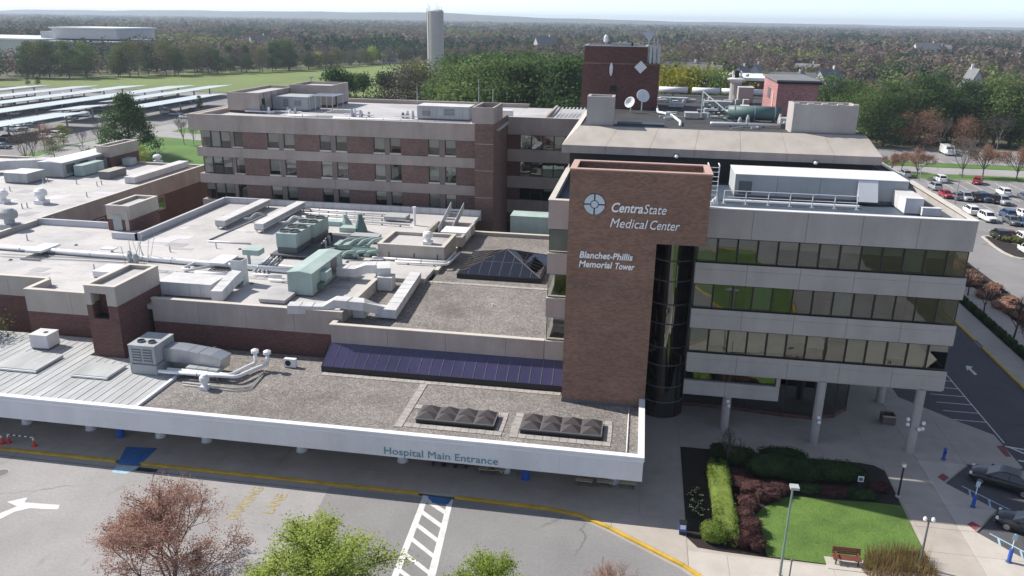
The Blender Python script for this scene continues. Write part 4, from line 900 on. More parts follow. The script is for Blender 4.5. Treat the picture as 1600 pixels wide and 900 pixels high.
# pyramid rooflight
PYRBAR = M('bronze_glazing_bar', (.16, .145, .135), .5)
PX0, PX1, PY0, PY1 = -18.6, -9.4, 79.5, 88.6
pyr = thing('pyramid_rooflight', 'glass pyramid rooflight standing on the gravel atrium roof', 'rooflight', (-14, 79.5, ZM))
ring(MB(), [(PX0, PY0), (PX1, PY0), (PX1, PY1), (PX0, PY1)], .3, ZM, ZM+.55).build('kerb', BLACK, pyr)
AP = Vector((-14.0, 84.0, 11.2)); zb_ = ZM+.56; CR = [Vector((PX0+.1, PY0+.1, zb_)), Vector((PX1-.1, PY0+.1, zb_)), Vector((PX1-.1, PY1-.1, zb_)), Vector((PX0+.1, PY1-.1, zb_))]
APz = V(792, 389, 84.0); AP.z = APz.z; AP.x = APz.x
for s_ in range(4):
    A, B = CR[s_], CR[(s_+1) % 4]; nn = 8
    for lv in ((0, .5), (.5, 1.0)):
        for i in range(nn):
            def at(u, t): return A.lerp(B, u).lerp(AP, 0) if t == 0 else None
            # strips run up the slope, cut by the hips
            u0, u1 = i/nn, (i+1)/nn
            def top(u): return 1-abs(2*u-1)
            t0a, t0b = min(lv[0], top(u0)), min(lv[0], top(u1)); t1a, t1b = min(lv[1], top(u0)), min(lv[1], top(u1))
            if max(t1a-t0a, t1b-t0b) < .02: continue
            mid = A.lerp(B, .5); upv = AP-mid
            pts = [A.lerp(B, u0)+upv*t0a, A.lerp(B, u1)+upv*t0b, A.lerp(B, u1)+upv*t1b, A.lerp(B, u0)+upv*t1a]
            q = []
            for p in pts:
                if not q or (p-q[-1]).length > .02: q.append(p)
            if (q[0]-q[-1]).length < .02: q.pop()
            if len(q) >= 3: MB().add(q, [tuple(range(len(q)))]).build('pane', GLASSPYR, pyr)
    for i in range(1, nn):
        u = i/nn; p = A.lerp(B, u); MB().tube([p, p+(AP-A.lerp(B, .5))*(1-abs(2*u-1))], .02, 4).build('glazing_bar', PYRBAR, pyr)
    MB().tube([A, AP], .05, 5).build('hip_bar', PYRBAR, pyr)
    MB().tube([A.lerp(AP, .5), B.lerp(AP, .5)], .02, 4).build('glazing_bar', PYRBAR, pyr)
bx('interior', PX0+.4, PX1-.4, PY0+.4, PY1-.4, ZM-.0, ZM+.02, DARKIN, pyr)
# ------------------------------------------------------------------ long entrance canopy
ZC, ZT, CY = 4.0, 4.85, 49.95
can = thing('entrance_canopy', 'long white edged entrance canopy with gravel and metal roof', 'canopy', (-24, CY, 2.4))
CX0, CX1 = -75.4, 1.74
cuts = [CX0+i*(CX1-CX0)/13 for i in range(14)]
ZB = 2.87
for a, b in zip(cuts[:-1], cuts[1:]): bx('fascia_panel', a+.003, b-.003, CY, CY+.3, ZB, 4.43, FASCIA, can)
bx('edge_trim', CX0, CX1+.03, CY-.05, CY+.32, 4.44, 4.56, WHITE, can); bx('edge_trim', CX0, CX1+.07, CY-.10, CY+.34, 4.564, 4.66, WHITE, can); bx('coping', CX0, CX1+.05, CY-.07, CY+.42, 4.664, ZT, WHITE, can)
bx('end_fascia', CX1-.3, CX1, CY+.302, TY-.02, ZB, 4.43, FASCIA, can); bx('edge_trim', CX1-.32, CX1+.05, CY+.36, TY-.02, 4.44, 4.65, WHITE, can); bx('coping', CX1-.42, CX1+.05, CY+.43, TY-.02, 4.664, ZT, WHITE, can)
bx('soffit', CX0, CX1-.32, CY+.31, 63.8, 2.97, 3.09, FASCIA, can)
MB().prism([(-38.3, CY+.31), (CX1-.31, CY+.31), (CX1-.31, 63.2), (-26.7, 63.2), (-26.7, 63.85), (-38.3, 63.85)], 3.6, ZC).build('gravel_roof', GRAV, can)
SEAMW = M('pale_roof_seam', (.62, .63, .63), .5, .2, .05)
# standing seam sheets of the metal roof on the left
x = -75.4; i = 0
while x < -38.5:
    w = .78; piece('roof_sheet', x+.004, min(x+w, -38.62)-.004, CY+.31, 60.1 if -48.6 < x+w and x < -45.1 else 63.85, 3.7, 4.02+.01*(i % 2), SEAM, can); bx('seam', x-.03, x+.03, CY+.45, 60.05 if -48.6 < x+w and x < -45.1 else 63.8, 4.0, 4.062, SEAMW, can); x += w; i += 1
bx('edge_upstand', -38.6, -38.32, CY+.45, 63.85, 3.7, 4.22, WHITE, can)
for px0, px1, yb, h, d in ((-4, 57, 577, .22, 3.4), (112, 168, 588, .2, 2.6)):
    X0, X1, Ya, Yb_, z0, z1 = bpx(px0, px1, yb, yb-5, 4.06, d); bx('raised_roof_panel', X0, X1, Ya, Yb_, 4.1, 4.1+h, SEAM, can); bx('panel_gutter', X0, X1, Ya-.14, Ya-.01, 4.1, 4.1+h*.7, WHITE, can)
for k, x in enumerate((-51.0, -44.9, -38.4, -34.2, -25.8, -17.2, -8.8, -.3, -57.2, -63.4)):
    MB().lathe((x, 53.95, .12), [(.46, 0), (.46, .08), (.40, .1), (.40, 2.84)], 18).build('column', WHITE, can)
bx('entrance_wall', -70, -5.05, 61.5, 61.9, .1, 2.96, DARKIN, can)
for i in range(20): pane_in(can, -60+i*2.7, -57.4+i*2.7, 61.4, .15, 2.9, GLASSD, .05)
# pavers round the rooflights
z = ZC
pavers(can, -26.4, -5.2, 60.15, 60.8, z, .62); pavers(can, -17.35, -16.7, 52.4, 60.1, z, .62)
g1 = (-16.0, -10.5, 52.9, 56.5); g2 = (-8.85, -2.9, 52.2, 55.75)
g1 = (G(650, 661, z).x, G(771, 671, z).x, G(650, 661, z).y, G(660, 632, z+.5).y); g2 = (G(812.5, 677, z).x, G(939, 687.5, z).x, G(812.5, 677, z).y, G(819, 645, z+.5).y)
for (x0, x1, y0, y1), L in ((g1, False), (g2, True)):
    pavers(can, x0-.75 if L else -16.65, x1+.75, y0-.78, y0-.14, z); pavers(can, x0-.75 if L else -16.65, x1+.75, y1+.14, y1+.78, z)
    if L: pavers(can, x0-.78, x0-.14, y0-.12, y1+.12, z)
    pavers(can, x1+.14, x1+.78, y0-.12, y1+.12, z)
letters('Hospital Main Entrance', .82, 1, can, LETB, (lambda P: (lambda x, y, d: (P.x+x, CY-.006-d, P.z+y)))(V(600.5, 708.5, CY)), .03, 0, .0, 1., V(778, 724, CY).x-V(600.5, 708, CY).x)
RLG = M('smoked_acrylic', (.085, .072, .070), .35, .25, .08, bigs=.8, spec=.6)
for gi, ((x0, x1, y0, y1), lab) in enumerate(((g1, 'dark rooflight of eight small pyramids left of its twin on the canopy'), (g2, 'dark rooflight of eight small pyramids nearest the brick tower on the canopy'))):
    t = thing('pyramid_rooflight', lab, 'rooflight', ((x0+x1)/2, y0, z), 'twin rooflights on the canopy')
    bx('kerb', x0, x1, y0, y1, z, z+.32, BLACK, t); bx('frame', x0-.05, x1+.05, y0-.05, y1+.05, z+.322, z+.42, GREYD, t)
    for i in range(4):
        for j in range(2):
            a = x0+(x1-x0)*i/4+.05; b = x0+(x1-x0)*(i+1)/4-.05; c = y0+(y1-y0)*j/2+.05; d = y0+(y1-y0)*(j+1)/2-.05; zz = z+.425
            MB().add([(a, c, zz), (b, c, zz), (b, d, zz), (a, d, zz), ((a+b)/2, (c+d)/2, zz+.42)], [(0, 1, 4), (1, 2, 4), (2, 3, 4), (3, 0, 4), (3, 2, 1, 0)]).build('pyramid', RLG, t)
# ------------------------------------------------------------------ machinery on the roofs
def fan_ring(parent, x, y, z, r, mat=GREYD):
    f = MB().lathe((x, y, z), [(r, 0), (r, .16), (r*.86, .16), (r*.86, .04)], 16).build('fan', mat, parent)
    mb = MB()
    for k in range(4):
        a = k*math.pi/2+.4; mb.add([(x, y, z+.08), (x+r*.8*math.cos(a), y+r*.8*math.sin(a), z+.05), (x+r*.8*math.cos(a+.6), y+r*.8*math.sin(a+.6), z+.11)], [(0, 1, 2)])
    mb.build('blades', BLACK, f)
def cabinet(label, x0, x1, y0, y1, z0, z1, mat, cat='air handler', name='air_handler', nx=1, ny=1, fans=(), base=.25, louv=(), pitched=0., group=None, top=None):
    """a sheet-metal plant cabinet: kerb, body sheets with joints, lid, fans, louvres"""
    t = thing(name, label, cat, ((x0+x1)/2, y0, z0), group)
    bx('base_kerb', x0+.05, x1-.05, y0+.05, y1-.05, z0, z0+base, GREYD, t)
    dx, dy = (x1-x0)/nx, (y1-y0)/ny
    for i in range(nx):
        for j in range(ny): bx('body', x0+i*dx+(.012 if i else 0), x0+(i+1)*dx-(.012 if i < nx-1 else 0), y0+j*dy+(.012 if j else 0), y0+(j+1)*dy-(.012 if j < ny-1 else 0), z0+base, z1-.06, mat, t)
    if pitched:
        MB().add([(x0-.05, y0-.05, z1-.05), (x1+.05, y0-.05, z1-.05), (x1+.05, y1+.05, z1-.05), (x0-.05, y1+.05, z1-.05), ((x0+x1)/2, y0-.05, z1+pitched), ((x0+x1)/2, y1+.05, z1+pitched)], [(0, 1, 4), (1, 2, 5, 4), (2, 3, 5), (3, 0, 4, 5), (3, 2, 1, 0)]).build('lid', top or mat, t)
    else: bx('lid', x0-.04, x1+.04, y0-.04, y1+.04, z1-.055, z1, top or mat, t)
    for fx, fy, r in fans: fan_ring(t, x0+(x1-x0)*fx, y0+(y1-y0)*fy, z1+.002, r)
    for side, a, b, c, d in louv:   # share of the face
        if side == 'f':
            xa, xb = x0+(x1-x0)*a, x0+(x1-x0)*b; za, zb = z0+base+(z1-z0-base)*c, z0+base+(z1-z0-base)*d
            l = bx('louvre', xa, xb, y0-.03, y0-.004, za, zb, GREYD, t); nn = 5
            for k in range(nn): bx('slat', xa+.03, xb-.03, y0-.06, y0-.032, za+(zb-za)*(k+.2)/nn, za+(zb-za)*(k+.6)/nn, mat, l)
        else:
            ya, yb = y0+(y1-y0)*a, y0+(y1-y0)*b; za, zb = z0+base+(z1-z0-base)*c, z0+base+(z1-z0-base)*d; bx('louvre', x1+.004, x1+.04, ya, yb, za, zb, GREYD, t)
    return t
def ductrun(label, pts, w, h, mat=WHITEDUCT, name='duct', group=None, legs=True, z0=None):
    t = thing(name, label, 'duct', pts[0], group); P = [Vector(p) for p in pts]
    MB().duct(P, w, h).build('casing', mat, t, fixn=True)
    for a, b in zip(P[:-1], P[1:]):
        d = b-a; L = d.length; n = int(L/1.5)
        if abs(d.z) > .3*L: continue
        u = Vector((d.y, -d.x, 0)).normalized()
        for k in range(1, n+1):
            c = a+d*(k/(n+1)); e = d.normalized()*.03; q = MB(); o = u*(w/2+.025)
            vs = [c-o-e, c+o-e, c+o+e, c-o+e]; q.add([(v.x, v.y, v.z-.02) for v in vs]+[(v.x, v.y, v.z+h+.025) for v in vs], [(3, 2, 1, 0), (4, 5, 6, 7), (0, 1, 5, 4), (1, 2, 6, 5), (2, 3, 7, 6), (3, 0, 4, 7)]); q.build('flange', mat, t)
            if legs and z0 is not None and k % 2: bx('leg', c.x-.05, c.x+.05, c.y-.05, c.y+.05, z0, c.z-.02, STEEL, t)
    return t
def pipe(label, pts, r, mat=WHITE, name='pipe', supports=None, group=None, z0=None, n=8):
    t = thing(name, label, 'pipe', pts[0], group); P = [Vector(p) for p in pts]
    # rounded bends
    Q = [P[0]]
    for i in range(1, len(P)-1):
        a = (P[i-1]-P[i]); b = (P[i+1]-P[i]); k = min(.35, a.length/3, b.length/3)
        for s in (0, .5, 1):
            p0, p1, p2 = P[i]+a.normalized()*k, P[i], P[i]+b.normalized()*k; Q.append(p0.lerp(p1, s).lerp(p1.lerp(p2, s), s))
    Q.append(P[-1]); MB().tube(Q, r, n).build('pipe_run', mat, t, smooth=True, fixn=True)
    if z0 is not None:
        for a, b in zip(P[:-1], P[1:]):
            L = (b-a).length; m_ = int(L/(supports or 2.4))
            for k in range(m_):
                c = a.lerp(b, (k+.5)/m_)
                if c.z-r-z0 > .04: bx('support', c.x-.09, c.x+.09, c.y-.06, c.y+.06, z0, c.z-r+.01, GREYD, t)
            for k in range(1, m_):
                c = a.lerp(b, k/m_); d = (b-a).normalized()*.05; MB().tube([c-d, c+d], r*1.12, n).build('collar', STEEL, t)
    return t
def mushroom(label, p, r, h, mat=WHITE, group=None, z0=None):
    t = thing('roof_fan', label, 'roof vent', p, group); x, y, z = p
    bx('kerb', x-r*.8, x+r*.8, y-r*.8, y+r*.8, z, z+h*.25, mat, t); MB().lathe((x, y, z+h*.252), [(r*.55, 0), (r*.55, h*.25), (r*.9, h*.28), (r, h*.40), (r*.92, h*.6), (r*.5, h*.74), (r*.1, h*.76)], 14).build('hood', mat, t, smooth=False); return t
gp = lambda x, y, z: tuple(G(x, y, z))
# --- on the canopy
X0, X1, Y0, Y1, z0, z1 = bpx(206, 246, 582, 539, 4.1, 3.0)
t = cabinet('grey packaged air conditioner with two top fans beside the brick stair tower', X0, X1, Y0, Y1, 4.06, z1, GREYM, nx=1, ny=2, fans=((.3, .28, .33), (.72, .28, .33)), base=1.0, louv=(('f', .12, .46, .05, .8), ('f', .54, .88, .05, .8)))
bx('plinth_panel', X0-.03, X1+.03, Y0-.03, Y1+.03, 4.065, 4.95, GREYM, t)
dz = 4.06
ductrun('grey sheet metal duct leaving the packaged air conditioner', [(X1+.05, Y0+1.9, 4.9), (X1+1.5, Y0+1.9, 4.9), (X1+4.6, Y0+1.6, 4.75), (X1+5.5, Y0+1.5, 4.5)], 1.5, 1.25, STEEL, z0=dz)
ductrun('lower dark grey return duct under the sheet metal duct', [(X1+2.6, Y0+.75, 4.12), (X1+5.6, Y0+.6, 4.12)], .9, .8, GREYM, legs=False)
for k, (lab, dy) in enumerate((('upper white insulated pipe on the canopy roof', .75), ('lower white insulated pipe on the canopy roof', 0))):
    a = G(262-k*14, 577+k*3, 4.6); b = G(360+k*10, 586+k*3, 4.6); c = G(388+k*16, 572+k*2, 4.6); d = G(400+k*19, 567+k*2, 4.6)
    pipe(lab, [a-Vector((0, 0, .0)), b, c, d, d+Vector((0, 0, 1.0))], .17, WHITE, z0=4.0)
    MB().lathe((d.x, d.y, 5.55), [(.15, 0), (.34, .05), (.34, .3), (.12, .42)], 10).build('roof_fan', WHITE, None, label=('white vent cap on the upper pipe riser', 'white vent cap on the lower pipe riser')[k], cat='roof vent', origin=True)
for k in range(2):
    pipe(('thin dark conduit on the gravel below the white pipes', 'second thin conduit nearest the canopy edge on the gravel')[k], [gp(285, 597+k*4, 4.1), gp(370, 607+k*4, 4.1), gp(392, 604+k*4, 4.1), gp(414, 580+k*3, 4.1)], .05, GREYM, name='conduit')
mushroom('round white gravity vent standing alone on the canopy gravel', gp(321, 608, 4.0), .42, 1.35)
t = thing('condenser_unit', 'small white split condenser on the gravel by the annex wall', 'condenser', gp(453, 575, 4.0)); P = G(453, 575, 4.0)
bx('case', P.x-.55, P.x+.55, P.y, P.y+.4, 4.06, 4.85, WHITE, t); mb = MB().lathe((0, 0, 0), [(.27, 0), (.27, .03)], 14); mb.v = [(P.x-.15+x, P.y-.004-z_, 4.46+y) for x, y, z_ in mb.v]; mb.build('fan_grille', BLACK, t, fixn=True); bx('foot', P.x-.5, P.x-.4, P.y-.02, P.y+.42, 4.0, 4.06, GREYD, t); bx('foot', P.x+.4, P.x+.5, P.y-.02, P.y+.42, 4.0, 4.06, GREYD, t)
X0, X1, Y0, Y1, z0, z1 = bpx(49, 76, 545, 523, 4.06, 1.6)
cabinet('pale grey exhaust box with black port on the metal canopy roof', X0, X1, Y0, Y1, 4.06, z1, WHITEDUCT, base=.15, cat='exhaust box', name='exhaust_box')
MB().lathe(((X0+X1)/2+.25, Y0+.8, z1+.004), [(.22, 0), (.22, .02)], 12).build('vent_port', BLACK, None, label='black port in the lid of the exhaust box', cat='vent', origin=True)
mushroom('small white hooded vent behind the exhaust box', gp(82, 516, 4.1), .5, 1.3)
pipe('thin white conduit along the end of the canopy by the tower', [gp(983, 637, 4.08), gp(979, 707, 4.08)], .05, WHITE, name='conduit')
# --- the mid gravel roof: white ducts
z7 = ZM
ductrun('white duct elbow running along the gravel atrium roof', [gp(590, 492, z7+.25), gp(612, 494, z7+.25), gp(650, 437, z7+.25)], 1.15, .85, z0=z7)
ductrun('white duct crossing the parapet towards the teal air handler', [gp(452, 487, ZL+.3), gp(510, 488, ZL+.3), gp(528, 478, ZL+.9), gp(566, 482, ZL+.9), gp(592, 490, z7+.4)], 1.15, .8, z0=ZL)
X0, X1, Y0, Y1, z0, z1 = bpx(552, 570, 498, 474, z7, 1.1)
cabinet('white duct drop box at the corner of the gravel roof', X0, X1, Y0, Y1, z7, z1, WHITEDUCT, base=.12, cat='duct', name='duct_drop')
X0, X1, Y0, Y1, z0, z1 = bpx(590, 612, 455, 433, z7, 1.4)
cabinet('white duct drop box behind the duct elbow', X0, X1, Y0, Y1, z7, z1, WHITEDUCT, base=.12, cat='duct', name='duct_drop')
ductrun('white duct between teal air handler and rear drop box', [gp(530, 428, ZL+.6), gp(560, 430, ZL+.6), gp(576, 424, ZL+1.1), gp(600, 424, ZL+1.1), gp(600, 432, ZL+1.0)], 1.4, .9, z0=ZL)
mushroom('tiny white vent on the gravel atrium roof', gp(770, 478, z7), .1, .25)
# --- the white roof: large machines
X0, X1, Y0, Y1, z0, z1 = bpx(451, 489, 462, 436, ZL, 8.2)
t = cabinet('large teal air handler with ridged lid on the white annex roof', X0, X1, Y0, Y1, ZL, z1+.75, TEAL, nx=1, ny=4, base=.2, pitched=.15, louv=(('s', .25, .42, .2, .8), ('s', .6, .8, .3, .9)))
bx('intake_hood', X1+.01, X1+.7, Y0+2, Y0+3.4, ZL+1.1, ZL+2.0, TEAL, t); bx('intake_hood', X1+.01, X1+.5, Y0+1.2, Y0+1.9, ZL+.4, ZL+1.0, TEALD, t)
X0, X1, Y0, Y1, z0, z1 = bpx(433, 464, 392, 367, ZL+.7, 4.2)
cabinet('mint green chiller with four top fans nearer to the camera', X0, X1, Y0, Y1, ZL+.5, z1+.2, TEAL, 'chiller', 'chiller', nx=1, ny=2, fans=((.28, .25, .7), (.72, .25, .7), (.28, .75, .7), (.72, .75, .7)), base=.7, group='pair of mint green chillers')
cabinet('mint green chiller directly behind its twin', X0+.25, X1+.25, Y1+.5, Y1+4.9, ZL+.5, z1+.2, TEAL, 'chiller', 'chiller', nx=1, ny=2, fans=((.28, .25, .7), (.72, .25, .7), (.28, .75, .7), (.72, .75, .7)), base=.7, group='pair of mint green chillers')
sk = thing('equipment_skid', 'dark steel skid carrying the two mint green chillers', 'skid', (X0, Y0, ZL)); bx('deck', X0-.6, X1+3.2, Y0-.6, Y1+5.6, ZL+.3, ZL+.45, GREYD, sk)
for i in range(4):
    for j in range(4): bx('post', X0-.5+i*(X1-X0+3.4)/3, X0-.38+i*(X1-X0+3.4)/3, Y0-.5+j*3.2, Y0-.38+j*3.2, ZL, ZL+.3, GREYD, sk)
for i in range(5):
    P = G(505+i*3, 392-i*4, ZL+.45); MB().lathe((P.x, P.y, ZL+.455), [(.22, 0), (.25, .5), (.22, .9), (.1, 1.0)], 8).build('compressor', GREYM if i % 2 else BLACK, sk)
for i, (px0, px1, yb, yt) in enumerate(((337, 352, 358, 350), (398, 412, 364, 355))):
    X0, X1, Y0, Y1, z0, z1 = bpx(px0, px1, yb, yt, ZL, 13.2)
    t = cabinet(('long white louvred condenser bank left of its twin', 'long white louvred condenser bank beside the chillers')[i], X0, X1, Y0, Y1, ZL+.35, z1+.5, WHITEDUCT, 'condenser', 'condenser_bank', nx=1, ny=7, base=.12, group='long condenser banks')
    for k in range(5):
        for s in (X0+.15, X1-.15): bx('leg', s-.06, s+.06, Y0+.3+k*3.1, Y0+.42+k*3.1, ZL, ZL+.36, STEEL, t)
    bx('side_coil', X1+.005, X1+.07, Y0+.3, Y1-.3, ZL+.7, z1+.3, GREYM, t)
    P = G(px0+30, yb+6-8, ZL); pipe(('black and white pipework beside the left condenser bank', 'black and white pipework beside the right condenser bank')[i], [(X1+.3, Y0+4, ZL+.5), (X1+1.3, Y0+4.2, ZL+.5), (X1+1.4, Y0+6, ZL+.9), (X1+2.8, Y0+6.2, ZL+.6)], .16, WHITE if i else GREYM, z0=ZL)
# low kerb frame painted round the bank
for k, (a, b) in enumerate((((325, 378), (392, 382)), ((327, 376), (415, 337)))):
    A, B = G(*a, ZL), G(*b, ZL); pipe(('low white curb on the roof in front of the condenser banks', 'low grey curb on the roof between the condenser banks')[k], [A+Vector((0, 0, .1)), B+Vector((0, 0, .1))], .1, WHITE if not k else GREYM, n=4)
t = thing('hooded_vent', 'small teal hooded vent on a post near the chillers', 'roof vent', gp(390, 415, ZL)); P = G(390, 415, ZL)
MB().tube([(P.x, P.y, ZL), (P.x, P.y, ZL+1.3)], .18, 8).build('post', GREYM, t); bx('hood', P.x-.5, P.x+1.4, P.y-.4, P.y+1.0, ZL+1.3, ZL+1.9, TEAL, t); bx('pad', P.x-2.2, P.x+2.4, P.y-.4, P.y+2.6, ZL+.002, ZL+.08, GREYM, t)
# white duct bank and elbow at the front of the annex
X0, X1, Y0, Y1, z0, z1 = bpx(249, 331, 462, 441, ZL, 3.0)
cabinet('long white sectional duct box behind the front parapet', X0, X1, Y0, Y1, ZL+.05, z1+.1, WHITEDUCT, 'duct', 'duct_box', nx=5, ny=1, base=.1)
t = ductrun('fat white duct with teal elbow at the front parapet', [gp(340, 470, ZL+.3), gp(362, 446, ZL+.6), gp(374, 436, ZL+.9)], 1.1, 1.0, z0=ZL)
P = G(374, 444, ZL); bx('stack', P.x-.6, P.x+.6, P.y-.3, P.y+.9, ZL, ZL+2.6, WHITEDUCT, t); bx('stack_mouth', P.x-.5, P.x+.5, P.y-.2, P.y+.8, ZL+2.605, ZL+2.62, BLACK, t); MB().lathe((P.x, P.y-.6, ZL+.3), [(.75, 0), (.8, .5), (.6, 1.0)], 10).build('fan_housing', TEALD, t)
X0, X1, Y0, Y1, z0, z1 = bpx(414, 445, 474, 466, ZL, 5)
cabinet('low beige rooftop hatch beside the teal air handler', X0-.6, X1, Y0, Y0+3.2, ZL, ZL+.45, MEMB2, 'roof hatch', 'roof_hatch', base=.1)
# beige penthouse and walled rooflight
X0, X1, Y0, Y1, z0, z1 = bpx(591, 694, 408, 381, ZL-.3, 6.0)
pb = thing('beige_penthouse', 'beige concrete penthouse block at the edge of the annex roof', 'penthouse', ((X0+X1)/2, Y0, ZL-.3))
mb = MB(); ring(mb, [(X0, Y0), (X1, Y0), (X1, Y1), (X0, Y1)], .35, ZL-.3, z1); mb.build('wall', CONC2, pb); bx('roof', X0+.37, X1-.37, Y0+.37, Y1-.37, ZL, z1-.35, MEMB2, pb); ring(MB(), [(X0-.05, Y0-.05), (X1+.05, Y0-.05), (X1+.05, Y1+.05), (X0-.05, Y1+.05)], .45, z1+.004, z1+.06).build('coping', COPE, pb)
for f in (.17, .55, .9): MB().tube([(X0+(X1-X0)*f, Y0-.08, ZL), (X0+(X1-X0)*f, Y0-.08, ZL+.9)], .05, 5).build('downpipe', BLACK, pb)
mushroom('white mushroom vent on the beige penthouse', (X0+(X1-X0)*.68, Y0+2.4, z1-.34), .62, 1.5)
BX1, BY1, BZ = X1, Y1, z1
pipe('white pipe hugging the foot of the beige penthouse', [(X0-.5, Y0-.5, ZL+.25), (X1+.35, Y0-.5, ZL+.25), (X1+.5, Y0+3.5, ZL+.25)], .14, WHITE, z0=ZL)
pipe('outer white pipe turning round the beige penthouse', [(X0+2.5, Y0-1.5, ZL+.25), (X1+.7, Y0-1.4, ZL+.25), (X1+1.0, Y0+3.4, ZL+.25)], .15, WHITE, z0=ZL)
rl = thing('walled_rooflight', 'small white rooflight inside a low tan wall behind the beige penthouse', 'rooflight', (X0+4, Y1+2, ZL))
ring(MB(), [(X0+3.2, Y1+.8), (X1+.6, Y1+.8), (X1+.6, Y1+8.3), (X0+3.2, Y1+8.3)], .35, ZL, ZL+1.2).build('wall', CONC2, rl); bx('tar_floor', X0+3.57, X1+.23, Y1+1.17, Y1+7.9, ZL+.002, ZL+.3, TARROOF, rl); bx('lantern', X0+5.2, X0+8.4, Y1+2.5, Y1+5.5, ZL+.31, ZL+1.3, WHITE, rl)
# mint plant between chillers and penthouse
rr = random.Random(3)
for k, (px0, px1, yb, yt, d, mt, lab) in enumerate(((522, 570, 391, 385, 2.2, TEAL, 'low mint green plant box with curved ducts behind the teal handler'), (548, 590, 379, 368, 1.6, GREYM, 'grey plant box behind the mint ducts'),
        (548, 590, 400, 392, 1.2, TEALD, 'dark green fan bank in front of the beige penthouse'), (530, 556, 404, 398, 1.0, TEALD, 'small dark green fan bank left of its larger twin'), (600, 633, 346, 340, 2.5, GREYM, 'grey flat plant box near the rear parapet'))):
    X0, X1, Y0, Y1, z0, z1 = bpx(px0, px1, yb, yt, ZL, d); cabinet(lab, X0, X1, Y0, Y1, ZL+.1, max(z1, ZL+.7), mt, 'plant box', 'plant_box', nx=3, base=.1)
for k in range(4):
    a = G(530+k*15, 384, ZL+.7); pipe(('first', 'second', 'third', 'fourth')[k]+' arched mint pipe from the left above the mint plant box', [a, a+Vector((.5, .5, .5)), a+Vector((1.2, 1.6, .5)), a+Vector((1.5, 2.4, 0))], .22, TEAL)
for k in range(3):
    a = G(535+k*17, 400, ZL+.5); pipe(('left', 'middle', 'right')[k]+' arched mint pipe in front of the dark green fans', [a, a+Vector((.4, .3, .4)), a+Vector((1.3, .5, .5)), a+Vector((1.6, .6, -.1))], .18, TEAL)
for k, (x_, y_, h) in enumerate(((564, 362, 1.8), (540, 352, 1.0))):
    P = G(x_, y_, ZL); t = thing('exhaust_fan', ('dark green conical exhaust fan in the middle of the white roof', 'low mint exhaust fan near the rear parapet')[k], 'roof vent', tuple(P)); MB().lathe((P.x, P.y, ZL), [(.9, 0), (.8, .4), (.35, h), (.3, h+.5)], 10).build('cone', TEALD if not k else TEAL, t); bx('base', P.x-2.6, P.x-.4, P.y-.8, P.y+.8, ZL, ZL+.6, TEAL, t)
P = G(648, 352, ZL); t = thing('vent_stack', 'tall thin white vent stack near the rear parapet', 'vent stack', tuple(P)); MB().tube([(P.x, P.y, ZL), (P.x, P.y, ZL+2.4)], .18, 8).build('pipe', WHITE, t); MB().lathe((P.x, P.y, ZL+2.4), [(.26, 0), (.26, .12)], 8).build('cap', WHITE, t)
# steel stair at the right rear corner
t = thing('roof_stair', 'pale metal roof stair at the right rear corner of the annex roof', 'stair', (-24, 98, ZL))
for k in range(9): bx('step', -24.6, -23.0, 95.5+k*.75, 96.2+k*.75, ZL+.15+k*.17, ZL+.2+k*.17, STEEL, t)
for s in (-24.7, -22.95): MB().add([(s, 95.3, ZL), (s+.06, 95.3, ZL), (s+.06, 102.5, ZL+1.7), (s, 102.5, ZL+1.7), (s, 95.3, ZL+1.0), (s+.06, 95.3, ZL+1.0), (s+.06, 102.5, ZL+2.7), (s, 102.5, ZL+2.7)], [(0, 1, 2, 3), (7, 6, 5, 4), (0, 4, 5, 1), (1, 5, 6, 2), (2, 6, 7, 3), (3, 7, 4, 0)]).build('side_panel', PALE, t)
# long white pipes over the roof
zp = ZL+.35
pipe('long white insulated pipe crossing the white roof from the left edge', [gp(-20, 384, zp), gp(199, 401, zp), gp(340, 413, zp), gp(470, 424, zp)], .30, WHITE, z0=ZL, supports=4, n=10)
pipe('white pipe branch looping towards the camera from the long pipe', [gp(306, 410, zp), gp(284, 420, zp), gp(296, 422, zp), gp(330, 404+12, zp)], .16, WHITE, z0=ZL)
pipe('white pipe bundle in front of the long pipe right of the aerials', [gp(305, 426, zp), gp(364, 430, zp)], .22, WHITE, z0=ZL)
pipe('thin conduit below the long pipe at the left', [gp(0, 400, ZL+.1), gp(210, 411, ZL+.1)], .05, GREYM, name='conduit')
pipe('second thin conduit below the long pipe at the left', [gp(0, 396, ZL+.1), gp(210, 407, ZL+.1)], .05, GREYM, name='conduit')
for k in range(4): pipe(('first', 'second', 'third', 'fourth')[k]+' of four parallel pipes rising from the teal handler towards the chillers', [gp(395+k*7, 425, ZL+.2), gp(425+k*6, 398, ZL+.2)], .1, (WHITE, STEEL)[k % 2], z0=None)
for k in range(3): pipe(('upper', 'middle', 'lower')[k]+' white pipe along the rear of the white roof', [gp(472, 326+k*6, ZL+.3), gp(640, 338+k*7, ZL+.3)], .12, WHITE, z0=ZL)
for k, (x_, y_) in enumerate(((395, 428), (420, 437), (436, 415), (300, 440))): pipe('short white pipe run %s the teal handler' % ('well left of', 'in front of', 'behind', 'far left of')[k], [gp(x_, y_, ZL+.2), gp(x_+45, y_+4, ZL+.2)], .13, WHITE, z0=ZL)
